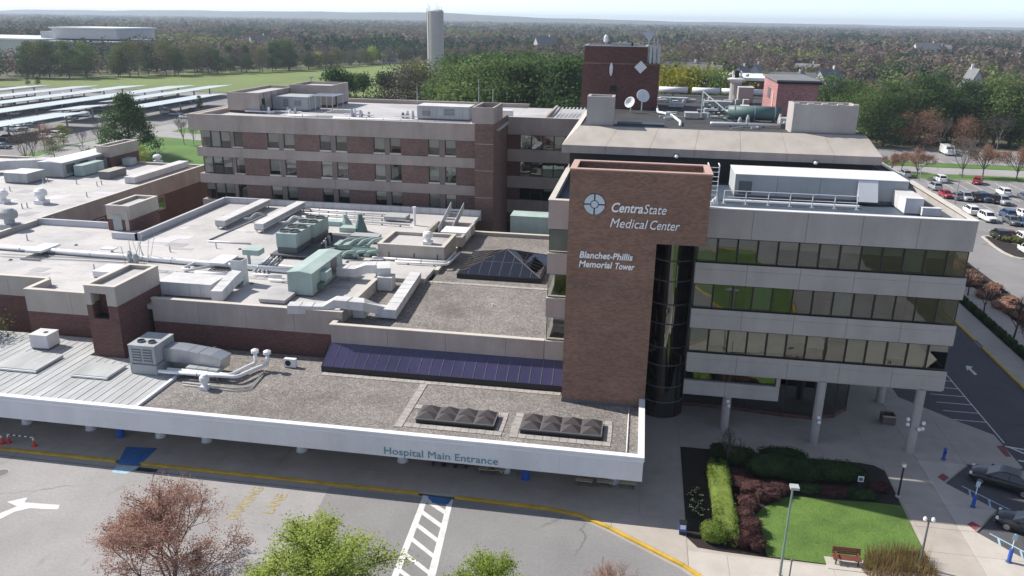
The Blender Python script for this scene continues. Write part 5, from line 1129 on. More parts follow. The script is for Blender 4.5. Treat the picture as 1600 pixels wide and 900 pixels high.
for k, (x_, y_) in enumerate(((35, 405), (322, 425))):
    P = G(x_, y_, ZL); t = thing('pipe_rack', ('flat steel pipe rack with white hood near the left roof edge', 'flat steel pipe rack below the long pipe')[k], 'pipe rack', tuple(P)); bx('hood', P.x-.4, P.x+1.6, P.y+1.0, P.y+4.2, ZL+.5, ZL+.75, WHITE, t)
    for q in range(6): bx('bar', P.x+.2+q*.35, P.x+.3+q*.35, P.y-.2, P.y+3.2, ZL+.12, ZL+.2, GREYD, t)
    bx('rail', P.x, P.x+2.4, P.y-.3, P.y-.2, ZL, ZL+.25, GREYM, t)
# small aerial cluster by the stair tower
t = thing('aerial_cluster', 'tangle of thin aerials and brackets behind the stair tower', 'antenna', gp(212, 410, ZL)); P = G(212, 410, ZL)
for k in range(14):
    a = rr.uniform(0, 6.28); q = P+Vector((rr.uniform(-1.3, 1.6), rr.uniform(-.6, 1.2), 0)); MB().tube([q, q+Vector((rr.uniform(-.9, .9), rr.uniform(-.4, .4), rr.uniform(.8, 3.0)))], .035, 4).build('rod', STEEL, t)
for k in range(5): MB().lathe((P.x+rr.uniform(-1.2, 1.3), P.y+rr.uniform(-.5, .8), ZL), [(.12, 0), (.3, .7), (.12, 1.1)], 7).build('bracket', GREYM, t)
X0, X1, Y0, Y1, z0, z1 = bpx(146, 172, 434, 427, ZL, 2.6); cabinet('white roof hatch beside the stair tower', X0, X1, Y0, Y1, ZL, ZL+.75, WHITE, 'roof hatch', 'roof_hatch', base=.1)
P = G(176, 396, ZL); t = thing('tilt_lid_vent', 'small white flat lid vent on the left white roof', 'roof vent', tuple(P)); bx('post', P.x-.1, P.x+.1, P.y-.1, P.y+.1, ZL, ZL+.5, STEEL, t); bx('lid', P.x-1.2, P.x+.4, P.y-.4, P.y+.6, ZL+.5, ZL+.62, WHITE, t)
NUM = ['leftmost', 'second', 'third', 'fourth', 'fifth', 'sixth', 'seventh', 'eighth', 'ninth', 'tenth']
def stub(label, x_, y_, z, h, r, group):
    P = G(x_, y_, z); t = thing('vent_pipe', label, 'vent pipe', tuple(P), group); MB().tube([P, P+Vector((0, 0, h))], r, 6).build('pipe', GREYM, t); MB().lathe((P.x, P.y, z), [(r*2.2, 0), (r*1.3, .12)], 8).build('boot', WHITE, t)
for k, (x_, y_) in enumerate(((43, 376), (84, 348 + 0), (148, 424), (338, 388), (266, 394))):
    stub('short grey vent pipe, %s one on the white annex roof' % NUM[k], x_, y_, ZL, .8, .07, 'vent pipes on the annex roof')
# --- far left roof
zf = 7.9
for k, (x_, y_) in enumerate(((8, 302), (16, 299), (68, 287), (75, 285), (35, 326), (43, 325), (120, 288), (136, 308), (152, 291), (159, 289))):
    stub('stub vent pipe, %s from the left on the far left roof' % NUM[k], x_, y_, zf, .75, .08, 'vent pipes on the far left roof')
mushroom('large white louvred roof fan on the far left roof', gp(66, 318, zf), .9, 2.2); mushroom('white roof fan at the left picture edge on the far left roof', gp(6, 317, zf), .8, 1.9); mushroom('grey curved intake hood near the courtyard corner', gp(17, 357, zf), 1.1, 2.6, GREYM)
ductrun('long white roofed duct along the back of the far left roof', [(-116, 105.5, zf+.6), (-106.3, 119, zf+.6), (-94.5, 125.2, zf+.6)], 2.2, 1.5, WHITEDUCT, z0=zf)
X0, X1, Y0, Y1, z0, z1 = bpx(62, 98, 277, 258, zf, 6); t = cabinet('big white gable roofed air handler at the back of the far left roof', X0, X0+4.5, Y0, Y0+17, zf, zf+2.6, GREYM, nx=1, ny=7, base=.2, pitched=.2, top=WHITE, louv=(('s', .05, .18, .2, .8), ('s', .25, .38, .2, .8), ('s', .5, .62, .2, .8), ('s', .75, .9, .2, .8)))
X0, X1, Y0, Y1, z0, z1 = bpx(8, 44, 286, 277, zf, 4); cabinet('low white air handler at the left end of the far left roof', X0, X1, Y0, Y0+4, zf, zf+1.7, GREYM, nx=3, base=.2, top=WHITE)
X0, X1, Y0, Y1, z0, z1 = bpx(117, 131, 276, 263, zf, 5.5); cabinet('mint grey cabinet in front of the far left stair house', X0, X1, Y0, Y1, zf, zf+1.9, TEAL, nx=1, ny=3, base=.2)
X0, X1, Y0, Y1, z0, z1 = bpx(155, 172, 280, 268, zf, 4.5); cabinet('brownish rusty duct frame in the middle of the far left roof', X0, X1, Y0, Y1, zf, zf+1.3, GREYD, 'duct', 'rusty_duct', nx=2, ny=2, base=.15, top=CONC2)
X0, X1, Y0, Y1, z0, z1 = bpx(199, 215, 287, 278, zf, 16); cabinet('long low white duct along the courtyard edge of the far left roof', X0-.4, X1-.4, Y0, Y1, zf, zf+1.1, WHITEDUCT, 'duct', 'duct_box', nx=1, ny=6, base=.1)
X0, X1, Y0, Y1, z0, z1 = bpx(192, 204, 260, 249, zf, 2); cabinet('two small grey condensers beside the far left stair house', X0, X1, Y0, Y1, zf, zf+1.4, GREYM, 'condenser', 'condenser_unit', nx=2, base=.2)
P = G(247, 262, zf); mushroom('white globe vent at the courtyard edge of the far left roof', gp(247, 254, zf), .8, 1.5)
# --- wing roof
zw = 19.5
X0, X1, Y0, Y1, z0, z1 = bpx(427, 482, 173, 151, zw, 5); cabinet('grey blue air handler with open frame on the left half of the wing roof', X0, X1, Y0, Y0+5, zw, zw+2.3, GREYM, nx=5, ny=1, base=.3, louv=(('f', .3, .45, .2, .8), ('f', .62, .8, .3, .7)))
t = thing('pipe_shelter', 'open steel frame with slatted roof beside the wing air handler', 'frame', (X1, Y0, zw))
for a in range(5):
    for b in (0, 4.6): MB().tube([(X1+.3+a*.95, Y0+b, zw), (X1+.3+a*.95, Y0+b, zw+2.5)], .05, 4).build('post', STEEL, t)
for a in range(8): bx('roof_slat', X1+.2+a*.55, X1+.55+a*.55, Y0-.1, Y0+4.8, zw+2.5, zw+2.56, STEEL, t)
X0, X1, Y0, Y1, z0, z1 = bpx(652, 733, 187, 166, zw, 4); cabinet('long corrugated grey air handler beside the brick pier cap', X0, X1, Y0, Y0+4, zw, zw+2.1, GREYM, nx=8, ny=1, base=.25, top=WHITEDUCT, louv=(('f', .52, .72, .25, .8), ('f', .1, .25, .2, .6)))
for k, (x_, y_, lab) in enumerate(((405, 178, 'cluster of white valves at the left front of the wing roof'), (448, 178, 'cluster of white pipes before the wing air handler'), (560, 183, 'dark pipe fittings in the middle of the wing roof edge'), (640, 186, 'pipe fittings left of the corrugated air handler'), (678, 186, 'white pipe fittings before the corrugated air handler'))):
    P = G(x_, y_, zw); t = thing('pipe_cluster', lab, 'pipes', tuple(P))
    for q in range(5):
        c = P+Vector((rr.uniform(-1.5, 1.5), rr.uniform(-.4, 1.2), 0)); MB().lathe((c.x, c.y, zw), [(.22, 0), (.25, .5), (.15, rr.uniform(.7, 1.4))], 7).build('valve', rr.choice([WHITE, GREYM, STEEL, GREYD]), t)
    MB().tube([P+Vector((-2.4, .2, .35)), P+Vector((2.4, .2, .35))], .12, 6).build('pipe_run', WHITE, t)
pipe('white pipe along the front edge of the wing roof', [gp(520, 184, zw+.3), gp(735, 192, zw+.3)], .14, WHITE, z0=zw); pipe('second white pipe along the front of the wing roof', [gp(450, 180, zw+.3), gp(520, 183, zw+.3)], .2, WHITE, z0=zw)
for k, (x_, y0_, h) in enumerate(((652, 163, 3.0), (748, 160, 4.0), (770, 160, 2.4))):
    P = G(x_, y0_, 20.15); t = thing('roof_mast', ('thin mast on the rear parapet left of the corrugated air handler', 'tallest thin mast behind the brick pier cap', 'short thin mast behind the brick pier cap')[k], 'mast', tuple(P)); MB().tube([P, P+Vector((0, 0, h))], [.09, .05], 5).build('pole', STEEL, t); bx('foot', P.x-.2, P.x+.2, P.y-.2, P.y+.2, 20.16, 20.3, GREYD, t)
P = G(791, 184, 19.6); cabinet('white box unit behind the link wing parapet', P.x-.8, P.x+.9, P.y, P.y+1.4, 19.56, 20.7, WHITE, 'condenser', 'condenser_unit', base=.15)
X0, X1, Y0, Y1, z0, z1 = bpx(790, 857, 366, 347, 7.76, 2.0)
cabinet('pale mint tank screen behind the atrium roof', -16.2, -9.0, 100.5, 103.5, 5.5, 9.5, TEAL, 'plant screen', 'plant_screen', nx=3, base=.2)
# --- office roof
zo = 19.4
A = G(1146, 309, zo); XA, XB = A.x, V(1414, 322, A.y).x; zt_ = V(1163, 272, A.y).z
t = cabinet('long grey white rooftop plant unit on the office block roof', XA, XB, A.y, A.y+4.6, zo, zt_, GREYM, nx=4, ny=1, base=.3, top=WHITE)
bx('service_door', XA+.35, XA+1.45, A.y-.03, A.y-.004, zo+.4, zt_-.6, GREYD, t); bx('access_panel', XB-1.1, XB-.3, A.y-.02, A.y-.004, zo+.7, zo+1.2, WHITE, t)
c = V(1355, 300, A.y-.02).x; MB().add([(c-.85, A.y-.9, zo+.35), (c+.75, A.y-.9, zo+.35), (c+.75, A.y-.02, zt_-.1), (c-.85, A.y-.02, zt_-.1), (c-.85, A.y-.02, zo+.35), (c+.75, A.y-.02, zo+.35)], [(0, 1, 2, 3), (0, 3, 4), (1, 5, 2), (0, 4, 5, 1)]).build('intake_hood', WHITE, t)
rail = thing('guard_rail', 'white tubular guard rail in front of the rooftop plant unit', 'railing', (10, A.y-1.3, zo)); ry = G(1164, 319, zo).y
xs = [G(p, 318+(p-1164)*.055, zo).x for p in (1130, 1164, 1199, 1233, 1268, 1303, 1338)]
for x in xs: MB().tube([(x, ry, zo), (x, ry, zo+1.1)], .045, 6).build('post', WHITE, rail); bx('foot', x-.15, x+.15, ry-.5, ry+.1, zo, zo+.04, STEEL, rail)
for a, b in zip(xs[:-1], xs[1:]):
    for zz in (.55, 1.1): MB().tube([(a+.05, ry, zo+zz), (b-.05, ry, zo+zz)], .035, 6).build('rail', WHITE, rail)
MB().tube([(xs[0], ry+.5, zo+.12), (xs[-1]+.3, ry+.5, zo+.12)], .16, 8).build('kerb_pipe', WHITE, rail)
lad = thing('ladder_frame', 'white ladder frame between the brick tower and rooftop plant unit', 'ladder', (6.4, A.y-.8, zo))
for x in (6.0, 6.9): MB().tube([(x, A.y-1.2, zo), (x, A.y-1.2, zo+3.0), (x, A.y-.2, zo+3.0)], .06, 6).build('stile', WHITE, lad)
for k in range(7): MB().tube([(6.0, A.y-1.2, zo+.4+k*.4), (6.9, A.y-1.2, zo+.4+k*.4)], .03, 5).build('rung', WHITE, lad)
for k in range(4):
    P = Vector((5.75+k*.22, 64.0+k*.35, 0)); MB().lathe((P.x, P.y, zo), [(.25, 0), (.28, .5), (.1, .85+k*.12)], 9).build('roof_vent', WHITE, None, label=('nearest', 'second', 'third', 'rearmost')[k]+' white vent in the cluster right of the brick tower', cat='roof vent', group='vents beside the tower', origin=True)
X0, X1, Y0, Y1, z0, z1 = bpx(1412, 1440, 335, 318, zo, 2.6); cabinet('pale wrapped duct box at the right end of the office roof', X0, X1, Y0, Y1+1.5, zo, zo+1.35, WHITEDUCT, 'duct', 'duct_box', nx=1, ny=2, base=.1); cabinet('lower pale wrapped box in front of the wrapped duct box', X1-.2, X1+1.2, Y0-.6, Y0-.1, zo, zo+.75, WHITEDUCT, 'duct', 'duct_box', base=.1)
# --- upper roof
zu = 23.91
for k, (px_, py_, r, tilt) in enumerate(((986, 174, .66, -.5), (1003, 168, .78, .3))):
    P = Vector((V(px_, 160, 95+1.5*k).x, 95+1.5*k, zu)); mh_ = V(px_, (161, 151)[k], P.y).z-zu-.1; t = thing('satellite_dish', ('round white satellite dish standing lower on the rear roof', 'larger grey white satellite dish behind the first')[k], 'satellite dish', tuple(P))
    MB().tube([P, P+Vector((0, 0, mh_))], .09, 6).build('mast', STEEL, t); mb = MB().lathe((0, 0, 0), [(.02, .0), (r*.5, .08), (r*.85, .22), (r, .32), (r*.97, .34), (r*.82, .26), (r*.48, .12), (.05, .04)], 18)
    R = Matrix.Rotation(math.radians(62), 3, 'X') @ Matrix.Rotation(tilt, 3, 'Y'); mb.v = [tuple(R @ Vector(v)+P+Vector((0, -.15, mh_+.1))) for v in mb.v]; mb.build('dish', WHITE, t, smooth=True, fixn=True)
    MB().tube([P+Vector((0, -.2, mh_+.1)), P+Vector((.25, -.8, mh_+.4))], .03, 4).build('feed_arm', STEEL, t)
bx('roof_skylight', -2.4, 2.3, 81.4, 83.0, zu, zu+.35, DARKROOF, label='dark blue flat rooflight beside the left stair head', cat='rooflight', origin=True)
A = G(1146, 183, zu); t = thing('cooling_tank', 'long dark teal cylindrical tank on the rear roof', 'tank', (9, 88, zu)); 
MB().tube([(9.2, 89.5, zu+.95), (14.6, 89.5, zu+.95)], .75, 14).build('barrel', TEALD, t, smooth=True)
for x in (9.8, 11.9, 14.0): bx('saddle', x-.12, x+.12, 88.9, 90.1, zu, zu+.5, GREYD, t); MB().tube([(x-.05, 89.5, zu+.95), (x+.05, 89.5, zu+.95)], .78, 14).build('strap', STEEL, t)
pipe('white pipe at the front of the rear roof', [(7.0, 84.5, zu+.3), (7.4, 84.5, zu+.3), (14.0, 84.8, zu+.3)], .16, WHITE, z0=zu)
pipe('bent white pipe near the satellite dishes', [gp(1026, 165, zu+.2), gp(1028, 175, zu+.2), gp(1048, 179, zu+.2), gp(1063, 190, zu+.2), gp(1063, 196, zu+.1)], .14, WHITE)
P = G(1147, 160, zu); t = thing('cooling_tower', 'round concrete flue tower with flared cap on the rear roof', 'flue', (P.x, P.y, zu)); zz = V(1147, 118, P.y).z; MB().lathe((P.x, P.y, zu), [(.75, 0), (.75, zz-zu-.9)], 16).build('barrel', CONC3, t); MB().lathe((P.x, P.y, zz-.9), [(.75, 0), (1.15, .35), (1.2, .5), (.8, .62)], 16).build('cap', WHITEDUCT, t); MB().lathe((P.x, P.y, zz-.25), [(.3, 0), (.3, .9)], 8).build('flue', BLACK, t)
for s in (-.5, .55): MB().lathe((P.x+s, P.y, zz-.28), [(.1, 0), (.14, .7), (.05, .9)], 7).build('lamp', WHITE, t)
P = G(1152, 163, zu); zz = V(1152, 136, P.y).z; cabinet('white boxed fan unit with two round ports on the rear roof', P.x, P.x+1.9, P.y, P.y+2.2, zu, zz, CONC3, 'fan unit', 'fan_unit', base=.2, top=WHITE)
for k, (px0, px1, yb, yt, mt, lab) in enumerate(((1100, 1140, 168, 158, GREYM, 'grey duct box on the rear roof near the flue tower'), (1045, 1068, 168, 161, WHITEDUCT, 'white fittings box in the middle of the rear roof'), (1070, 1090, 186, 176, MEMB2, 'tilted pale hatch in the middle of the rear roof'), (1030, 1075, 158, 152, STEEL, 'long steel tray near the lift tower'), (1090, 1130, 178, 172, GREYD, 'dark pipe tray on the rear roof'))):
    X0, X1, Y0, Y1, z0, z1 = bpx(px0, px1, yb, yt, zu, 1.5); cabinet(lab, X0, X1, Y0, Y1, zu, max(z1, zu+.4), mt, 'plant box', 'plant_box', nx=2, base=.08)
for k, (a, b, r) in enumerate(((1030, 1075, .42), (1082, 1125, .42), (1128, 1195, .40))):
    P0, P1 = G(a, 140, zu+.5), G(b, 141, zu+.5); P0.y = P1.y = 119.0; P0.x = V(a, 137, 119).x; P1.x = V(b, 138, 119).x
    pipe(('left', 'middle', 'right')[k]+' fat white pipe along the rear edge of the upper roof', [P0+Vector((0, 0, .35)), P1+Vector((0, 0, .35))], r, WHITE, z0=zu, n=10)
t = thing('steel_stair', 'pale green steel stair frame beside the dark tank', 'stair', (8, 92, zu))
for k in range(8): bx('tread', 6.6+k*.3, 6.85+k*.3, 92-k*.5, 92.9-k*.5, zu+1.9-k*.22, zu+1.95-k*.22, TEAL, t)
for s in (0, .95): MB().tube([(6.6, 92.0+s, zu+2.8), (9.0, 88.2+s, zu+1.1)], .05, 5).build('rail', TEAL, t); MB().tube([(6.6, 92+s, zu), (6.6, 92+s, zu+2.8)], .05, 5).build('post', TEAL, t)
for k, (cx, cy, lab) in enumerate(((5.0, 92, 'jumble of pipes and small fans in the middle of the rear roof'), (9.5, 98, 'jumble of ducts and boxes before the rose penthouse'), (3.5, 108, 'jumble of vents near the foot of the lift tower'), (10.5, 110, 'jumble of grey plant at the back of the rear roof'), (12.0, 86.5, 'low jumble of pipes before the dark tank'))):
    t = thing('plant_jumble', lab, 'plant', (cx, cy, zu))
    for q in range(14):
        x, y = cx+rr.uniform(-2.8, 2.8), cy+rr.uniform(-3.5, 3.5); mt = rr.choice([GREYM, STEEL, WHITEDUCT, GREYD, TEAL, MEMB2]); u = rr.random()
        if u < .4: bx('box', x, x+rr.uniform(.3, 1.3), y, y+rr.uniform(.3, 1.2), zu, zu+rr.uniform(.2, .9), mt, t)
        elif u < .75: MB().tube([(x, y, zu+.2), (x+rr.uniform(-2, 2), y+rr.uniform(-2, 2), zu+.25)], rr.uniform(.05, .12), 6).build('pipe', mt, t)
        else: MB().lathe((x, y, zu), [(.2, 0), (.22, .5), (.1, rr.uniform(.6, 1.1))], 8).build('vent', mt, t)
# ------------------------------------------------------------------ leaf clouds, shrubs, trees
def quads(name, P, N, size, mat, parent=None, off=None, aspect=.7, **kw):
    """many small leaf faces in one mesh: centres P, facing N"""
    k = len(P); N = N/np.maximum(1e-6, np.linalg.norm(N, axis=1))[:, None]
    r = rng.normal(size=(k, 3)); u = np.cross(N, r); u /= np.maximum(1e-6, np.linalg.norm(u, axis=1))[:, None]; w = np.cross(N, u)
    s = (size*rng.uniform(.6, 1.35, k))[:, None] if np.isscalar(size) else np.asarray(size)[:, None]
    v = np.stack([P-u*s*.5, P+w*s*.5*aspect, P+u*s*.5, P-w*s*.5*aspect], 1).reshape(-1, 3)
    me = bpy.data.meshes.new(name); me.vertices.add(4*k); me.vertices.foreach_set('co', v.astype(np.float32).ravel())
    me.loops.add(4*k); me.loops.foreach_set('vertex_index', np.arange(4*k, dtype=np.int32)); me.polygons.add(k); me.polygons.foreach_set('loop_start', np.arange(0, 4*k, 4, dtype=np.int32))
    me.update(calc_edges=True); me.materials.append(mat)
    o = bpy.data.objects.new(name, me); COL.objects.link(o)
    if parent: o.parent = parent
    if off is not None: o.location = off
    return tag(o, **kw) if kw else o
def blob(name, fn, mat, parent, n=(10, 16)):
    """closed uneven core of a shrub"""
    vs, fs = [], []; a, b = n
    for i in range(a+1):
        for j in range(b):
            th, ph = math.pi*i/a, 2*math.pi*j/b; d = Vector((math.sin(th)*math.cos(ph), math.sin(th)*math.sin(ph), math.cos(th))); vs.append(fn(d))
    for i in range(a):
        for j in range(b): fs.append((i*b+j, (i+1)*b+j, (i+1)*b+(j+1) % b, i*b+(j+1) % b))
    mb = MB().add(vs, fs); me = mb.mesh(name, mat); return put(name, me, mat, parent)
def shrub(label, loc, r, mat, n=900, leaf=.09, boxy=1., rz=0., group=None, name='shrub', cat='shrub', bump=.12, seed=0, lumps=5):
    """r = half sizes; boxy < 1 squares it off like a clipped hedge"""
    t = thing(name, label, cat, loc, group, rz); rg = np.random.default_rng(seed+17)
    ph = rg.uniform(0, 6.28, (lumps, 3)); fr = rg.uniform(1.5, 4.5, (lumps, 3))
    def shape(d):
        q = [math.copysign(abs(c)**boxy, c) for c in d]; s = 1+bump*sum(math.sin(fr[k][0]*d[0]*2+ph[k][0])*math.sin(fr[k][1]*d[1]*2+ph[k][1])*math.cos(fr[k][2]*d[2]+ph[k][2]) for k in range(lumps))/2
        return Vector((q[0]*r[0]*s, q[1]*r[1]*s, r[2]+q[2]*r[2]*s))
    blob('foliage_core', lambda d: shape(d)*.93 if True else 0, mat, t)
    D = rg.normal(size=(n, 3)); D /= np.linalg.norm(D, axis=1)[:, None]; P = np.array([shape(d)*float(rg.uniform(.92, 1.05)) for d in D]); P[:, 2] = np.maximum(P[:, 2], .02)
    quads('foliage', P, D+rg.normal(0, .6, (n, 3)), leaf, mat, t); return t
def segs_to_mesh(name, segs, mat, parent):
    mb = MB()
    for p0, p1, r0, r1 in segs: mb.tube([p0, p1], [r0, r1], 5 if r0 > .06 else 3, cap=False)
    me = mb.mesh(name, mat); return put(name, me, mat, parent)
def grow(rg, H, trunk, r0, levels, limbs=5, ang=(.45, .95), shrink=.70, kids=(3, 4), up=.25, wob=.12):
    """branching skeleton: list of segments and of twig ends"""
    segs, tips = [], []
    def rec(p, d, L, r, lv):
        n = 3; q = p
        for i in range(n):
            d = (d+Vector(rg.normal(0, wob, 3))+Vector((0, 0, up*.12))).normalized(); q2 = q+d*(L/n); ra, rb = r*(1-.25*i/n), r*(1-.25*(i+1)/n); segs.append((q, q2, ra, rb)); q = q2
            if lv <= 1: tips.append((q.copy(), d.copy()))
            if lv > 1 and i >= 1 and rg.random() < .75:
                a = rg.uniform(*ang); ax = d.orthogonal().normalized(); ax.rotate(Matrix.Rotation(rg.uniform(0, 6.28), 3, d)); e = (d*math.cos(a)+ax*math.sin(a)).normalized(); rec(q, e, L*shrink*rg.uniform(.7, 1.0), r*.5, lv-1)
        if lv > 0:
            for k in range(rg.integers(kids[0], kids[1]+1)):
                a = rg.uniform(ang[0]*.5, ang[1]*.8); ax = d.orthogonal().normalized(); ax.rotate(Matrix.Rotation(rg.uniform(0, 6.28), 3, d)); e = (d*math.cos(a)+ax*math.sin(a)); e.z += up*.4; rec(q, e.normalized(), L*shrink*rg.uniform(.75, 1.05), r*.58, lv-1)
    base = Vector((0, 0, 0)); topt = Vector((rg.normal(0, .1), rg.normal(0, .1), trunk)); segs.append((base, topt, r0, r0*.8))
    for k in range(limbs):
        ph = 2*math.pi*k/limbs+rg.uniform(-.4, .4); a = rg.uniform(.25, .85); st = topt*rg.uniform(.72, 1.0); rec(st, Vector((math.cos(ph)*math.sin(a), math.sin(ph)*math.sin(a), math.cos(a))), (H-trunk)*.40*rg.uniform(.8, 1.1), r0*.5, levels)
    rec(topt, Vector((0, 0, 1)), (H-trunk)*.42, r0*.7, levels)
    return segs, tips
PROTO = {}
BARKR = M('reddish_bark', (.16, .11, .095), .95, .35, .3, bigs=2., fines=12.)
def proto_broad(key, seed, H, trunk, r0, levels, leafmat_, bark, per, spread, size, limbs=5, name='tree', shrink=.70, kids=(3, 4), ang=(.45, .95), up=.25):
    rg = np.random.default_rng(seed); segs, tips = grow(rg, H, trunk, r0, levels, limbs, ang, shrink, kids, up)
    top = max(t[0].z for t in tips); k = H/top
    segs = [(a*k, b*k, r_*k, s*k) for a, b, r_, s in segs]; tips = [(a*k, d) for a, d in tips]
    t = thing(name, 'tree', 'tree'); segs_to_mesh('trunk', segs, bark, t)
    T = np.array([p for p, d in tips]); P = np.repeat(T, per, 0)+rg.normal(0, spread, (len(T)*per, 3)); quads('crown', P, rg.normal(size=P.shape)+[0, 0, .35], size, leafmat_, t); PROTO[key] = (t, H); return t
def proto_clump(key, seed, H, trunk, r0, R, leafmat_, bark, nclump, per, cr, size, shape='round', name='tree', flat=.6):
    """trunk with limbs reaching out to many leaf clumps"""
    rg = np.random.default_rng(seed); t = thing(name, 'tree', 'tree'); C = []
    while len(C) < nclump:
        u = rg.random(); ph = rg.uniform(0, 6.28)
        z = trunk+(H-trunk)*u
        if shape == 'cone': rr_ = R*(1-u)**.75*1.05+.25
        elif shape == 'pine': rr_ = R*(1-abs(2*u-.7)**2*.55) if u < .85 else R*.45
        else: rr_ = R*math.sqrt(max(.04, 1-(2*u-.95)**2))
        q = rr_*math.sqrt(rg.uniform(.25, 1))*(1+.25*math.sin(3*ph+seed)+.15*math.sin(7*u*3)); C.append((q*math.cos(ph), q*math.sin(ph), z))
    C = np.array(C); C[:, 2] *= H/ (C[:, 2].max()+cr*.3)
    segs = [(Vector((0, 0, 0)), Vector((0, 0, trunk)), r0, r0*.85), (Vector((0, 0, trunk)), Vector((0, 0, H*.93)), r0*.85, r0*.12)]
    for c in C[::2]:
        s = Vector((0, 0, max(trunk*.7, c[2]-abs(rg.normal(.9, .5))-.12*math.hypot(c[0], c[1])*2))); segs.append((s, Vector(c), r0*.22, r0*.05))
    segs_to_mesh('trunk', segs, bark, t)
    P = np.repeat(C, per, 0)+np.clip(rg.normal(0, 1, (nclump*per, 3)), -1.9, 1.9)*[cr, cr, cr*flat]; P[:, 2] = np.maximum(P[:, 2], trunk*.6)
    quads('crown', P, rg.normal(size=P.shape)+[0, 0, .5], size, leafmat_, t); PROTO[key] = (t, H); return t
proto_broad('red', 4, 10.0, 1.6, .16, 4, L_RED, BARKR, 5, .17, .10, 7, 'red_budded_tree', .74, (2, 3), (.4, .9), .35)
proto_broad('spring', 8, 9.0, 2.2, .20, 2, L_SPRING, BARK, 44, .30, .15, 8, 'spring_leaved_tree', .76, (3, 4))
proto_broad('bare', 15, 11.0, 2.4, .2, 3, L_GREY, BARKG, 4, .14, .13, 5, 'bare_tree', .74, (2, 3), (.35, .8), .4)
proto_broad('bare2', 21, 8.0, 2.4, .2, 3, L_GREY, BARK, 3, .1, .09, 4, 'bare_tree', .72, (2, 3))
proto_broad('rust', 23, 8.0, 2.0, .16, 2, L_RUST, BARKG, 22, .35, .20, 6, 'rust_budded_tree', .74, (2, 3))
proto_clump('pine', 31, 16.0, 2.0, .28, 4.6, L_PINE, BARK, 62, 84, 1.15, .50, 'pine', 'pine_tree')
proto_clump('bigpine', 36, 16.0, 1.6, .4, 8.2, L_PINE, BARK, 260, 60, .85, .42, 'cone', 'pine_tree')
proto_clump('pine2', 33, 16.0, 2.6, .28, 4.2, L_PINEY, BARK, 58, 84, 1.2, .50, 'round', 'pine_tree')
proto_clump('pine3', 35, 17.0, 2.2, .28, 4.0, L_PINE, BARK, 60, 80, 1.0, .48, 'cone', 'pine_tree')
proto_clump('olive', 41, 15.0, 3.0, .25, 5.0, L_OLIVE, BARKG, 46, 78, 1.35, .42, 'round', 'budding_tree', .8)
proto_clump('tan', 42, 15.0, 2.6, .25, 5.0, L_GREY, BARKG, 46, 66, 1.35, .36, 'round', 'budding_tree', .9)
proto_clump('fresh', 43, 14.0, 2.6, .25, 4.8, L_SPRING, BARK, 46, 78, 1.35, .44, 'round', 'spring_leaved_tree', .8)
proto_clump('rusty', 45, 14.0, 2.6, .25, 4.8, L_RUST, BARKG, 46, 66, 1.35, .36, 'round', 'rust_budded_tree', .9)
proto_clump('yellow', 47, 7.0, 1.0, .15, 2.6, L_YELLOW, BARK, 60, 40, .5, .26, 'round', 'yellow_leaved_tree', .8)
rt_ = random.Random(77)
def tree(key, P, h, label, group=None, wide=1.):
    t, H = PROTO[key]; s = h/H; return copy_tree(t, P, rt_.uniform(0, 6.28), (s*wide, s*wide, s), label, group, 'tree')
def tree_px(key, x, yb, yt, label, group=None, wide=1., Y=None):
    P = G(x, yb, 0) if Y is None else Vector((V(x, yt, Y).x, Y, 0)); h = V(x, yt, P.y).z; return tree(key, P, h, label, group, wide)
# --- foreground trees, rooted below the frame
P = Vector((-26.0, 35.6, 0)); tree('red', P, V(228, 768, 35.6).z, 'large budding tree with red brown haze of twigs over the entrance drive', wide=1.45)
P = Vector((V(478, 832, 35.5).x, 35.5, 0)); tree('spring', P, V(478, 832, 35.5).z, 'large bright green spring tree below the painted lane lettering', wide=1.5)
P = Vector((V(752, 868, 36).x, 36, 0)); tree('spring', P, V(752, 878, 36).z, 'smaller bright green spring tree below the crosswalk', wide=1.2)
P = Vector((V(965, 868, 37).x, 37, 0)); tree('red', P, V(965, 882, 37).z, 'red budded treetop at the bottom edge near the kerb curve', wide=.8)
# --- garden
def sh(label, x, y, r, mat, n, leaf=.1, boxy=.8, z=.13, **kw): P = G(x, y, z); return shrub(label, tuple(P), r, mat, n, leaf, boxy, **kw)
a, b = G(1122, 726, .8), G(1124, 838, .8)
hd = shrub('long clipped light green hedge along the left of the garden bed', ((a.x+b.x)/2+.25, (a.y+b.y)/2, .13), (.82, (a.y-b.y)/2+.3, .62), L_HEDGE, 5200, .11, .42, name='hedge', cat='hedge', bump=.05, seed=3)
shrub('round clipped light green bush at the near end of the hedge', tuple(G(1114, 850, .13)+Vector((.1, .6, 0))), (.95, .9, .62), L_HEDGE, 2200, .1, .8, cat='bush', bump=.05, seed=4)
DKS = [(1128, 713, 1.0, .9, .5, 'leftmost'), (1152, 722, 1.5, 1.1, .62, 'second'), (1205, 740, 2.1, 1.3, .75, 'third'), (1245, 746, 1.7, 1.25, .72, 'fourth'), (1222, 722, 2.0, .9, .6, 'fifth'), (1300, 746, 1.9, 1.2, .66, 'sixth'), (1330, 748, 1.1, .8, .5, 'rightmost')]
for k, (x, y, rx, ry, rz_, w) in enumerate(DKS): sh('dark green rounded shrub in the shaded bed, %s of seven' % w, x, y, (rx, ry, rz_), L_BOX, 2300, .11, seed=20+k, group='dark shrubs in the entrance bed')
BRS = [(1152, 762, 1.0, .8, .4), (1178, 772, 1.1, .9, .5), (1196, 778, 1.2, .9, .5), (1216, 770, .9, .7, .42), (1166, 795, .8, .8, .5), (1158, 812, .8, .8, .45), (1168, 832, .9, .9, .5), (1160, 850, .9, .8, .48), (1180, 856, .6, .7, .4), (1150, 745, .8, .6, .35)]
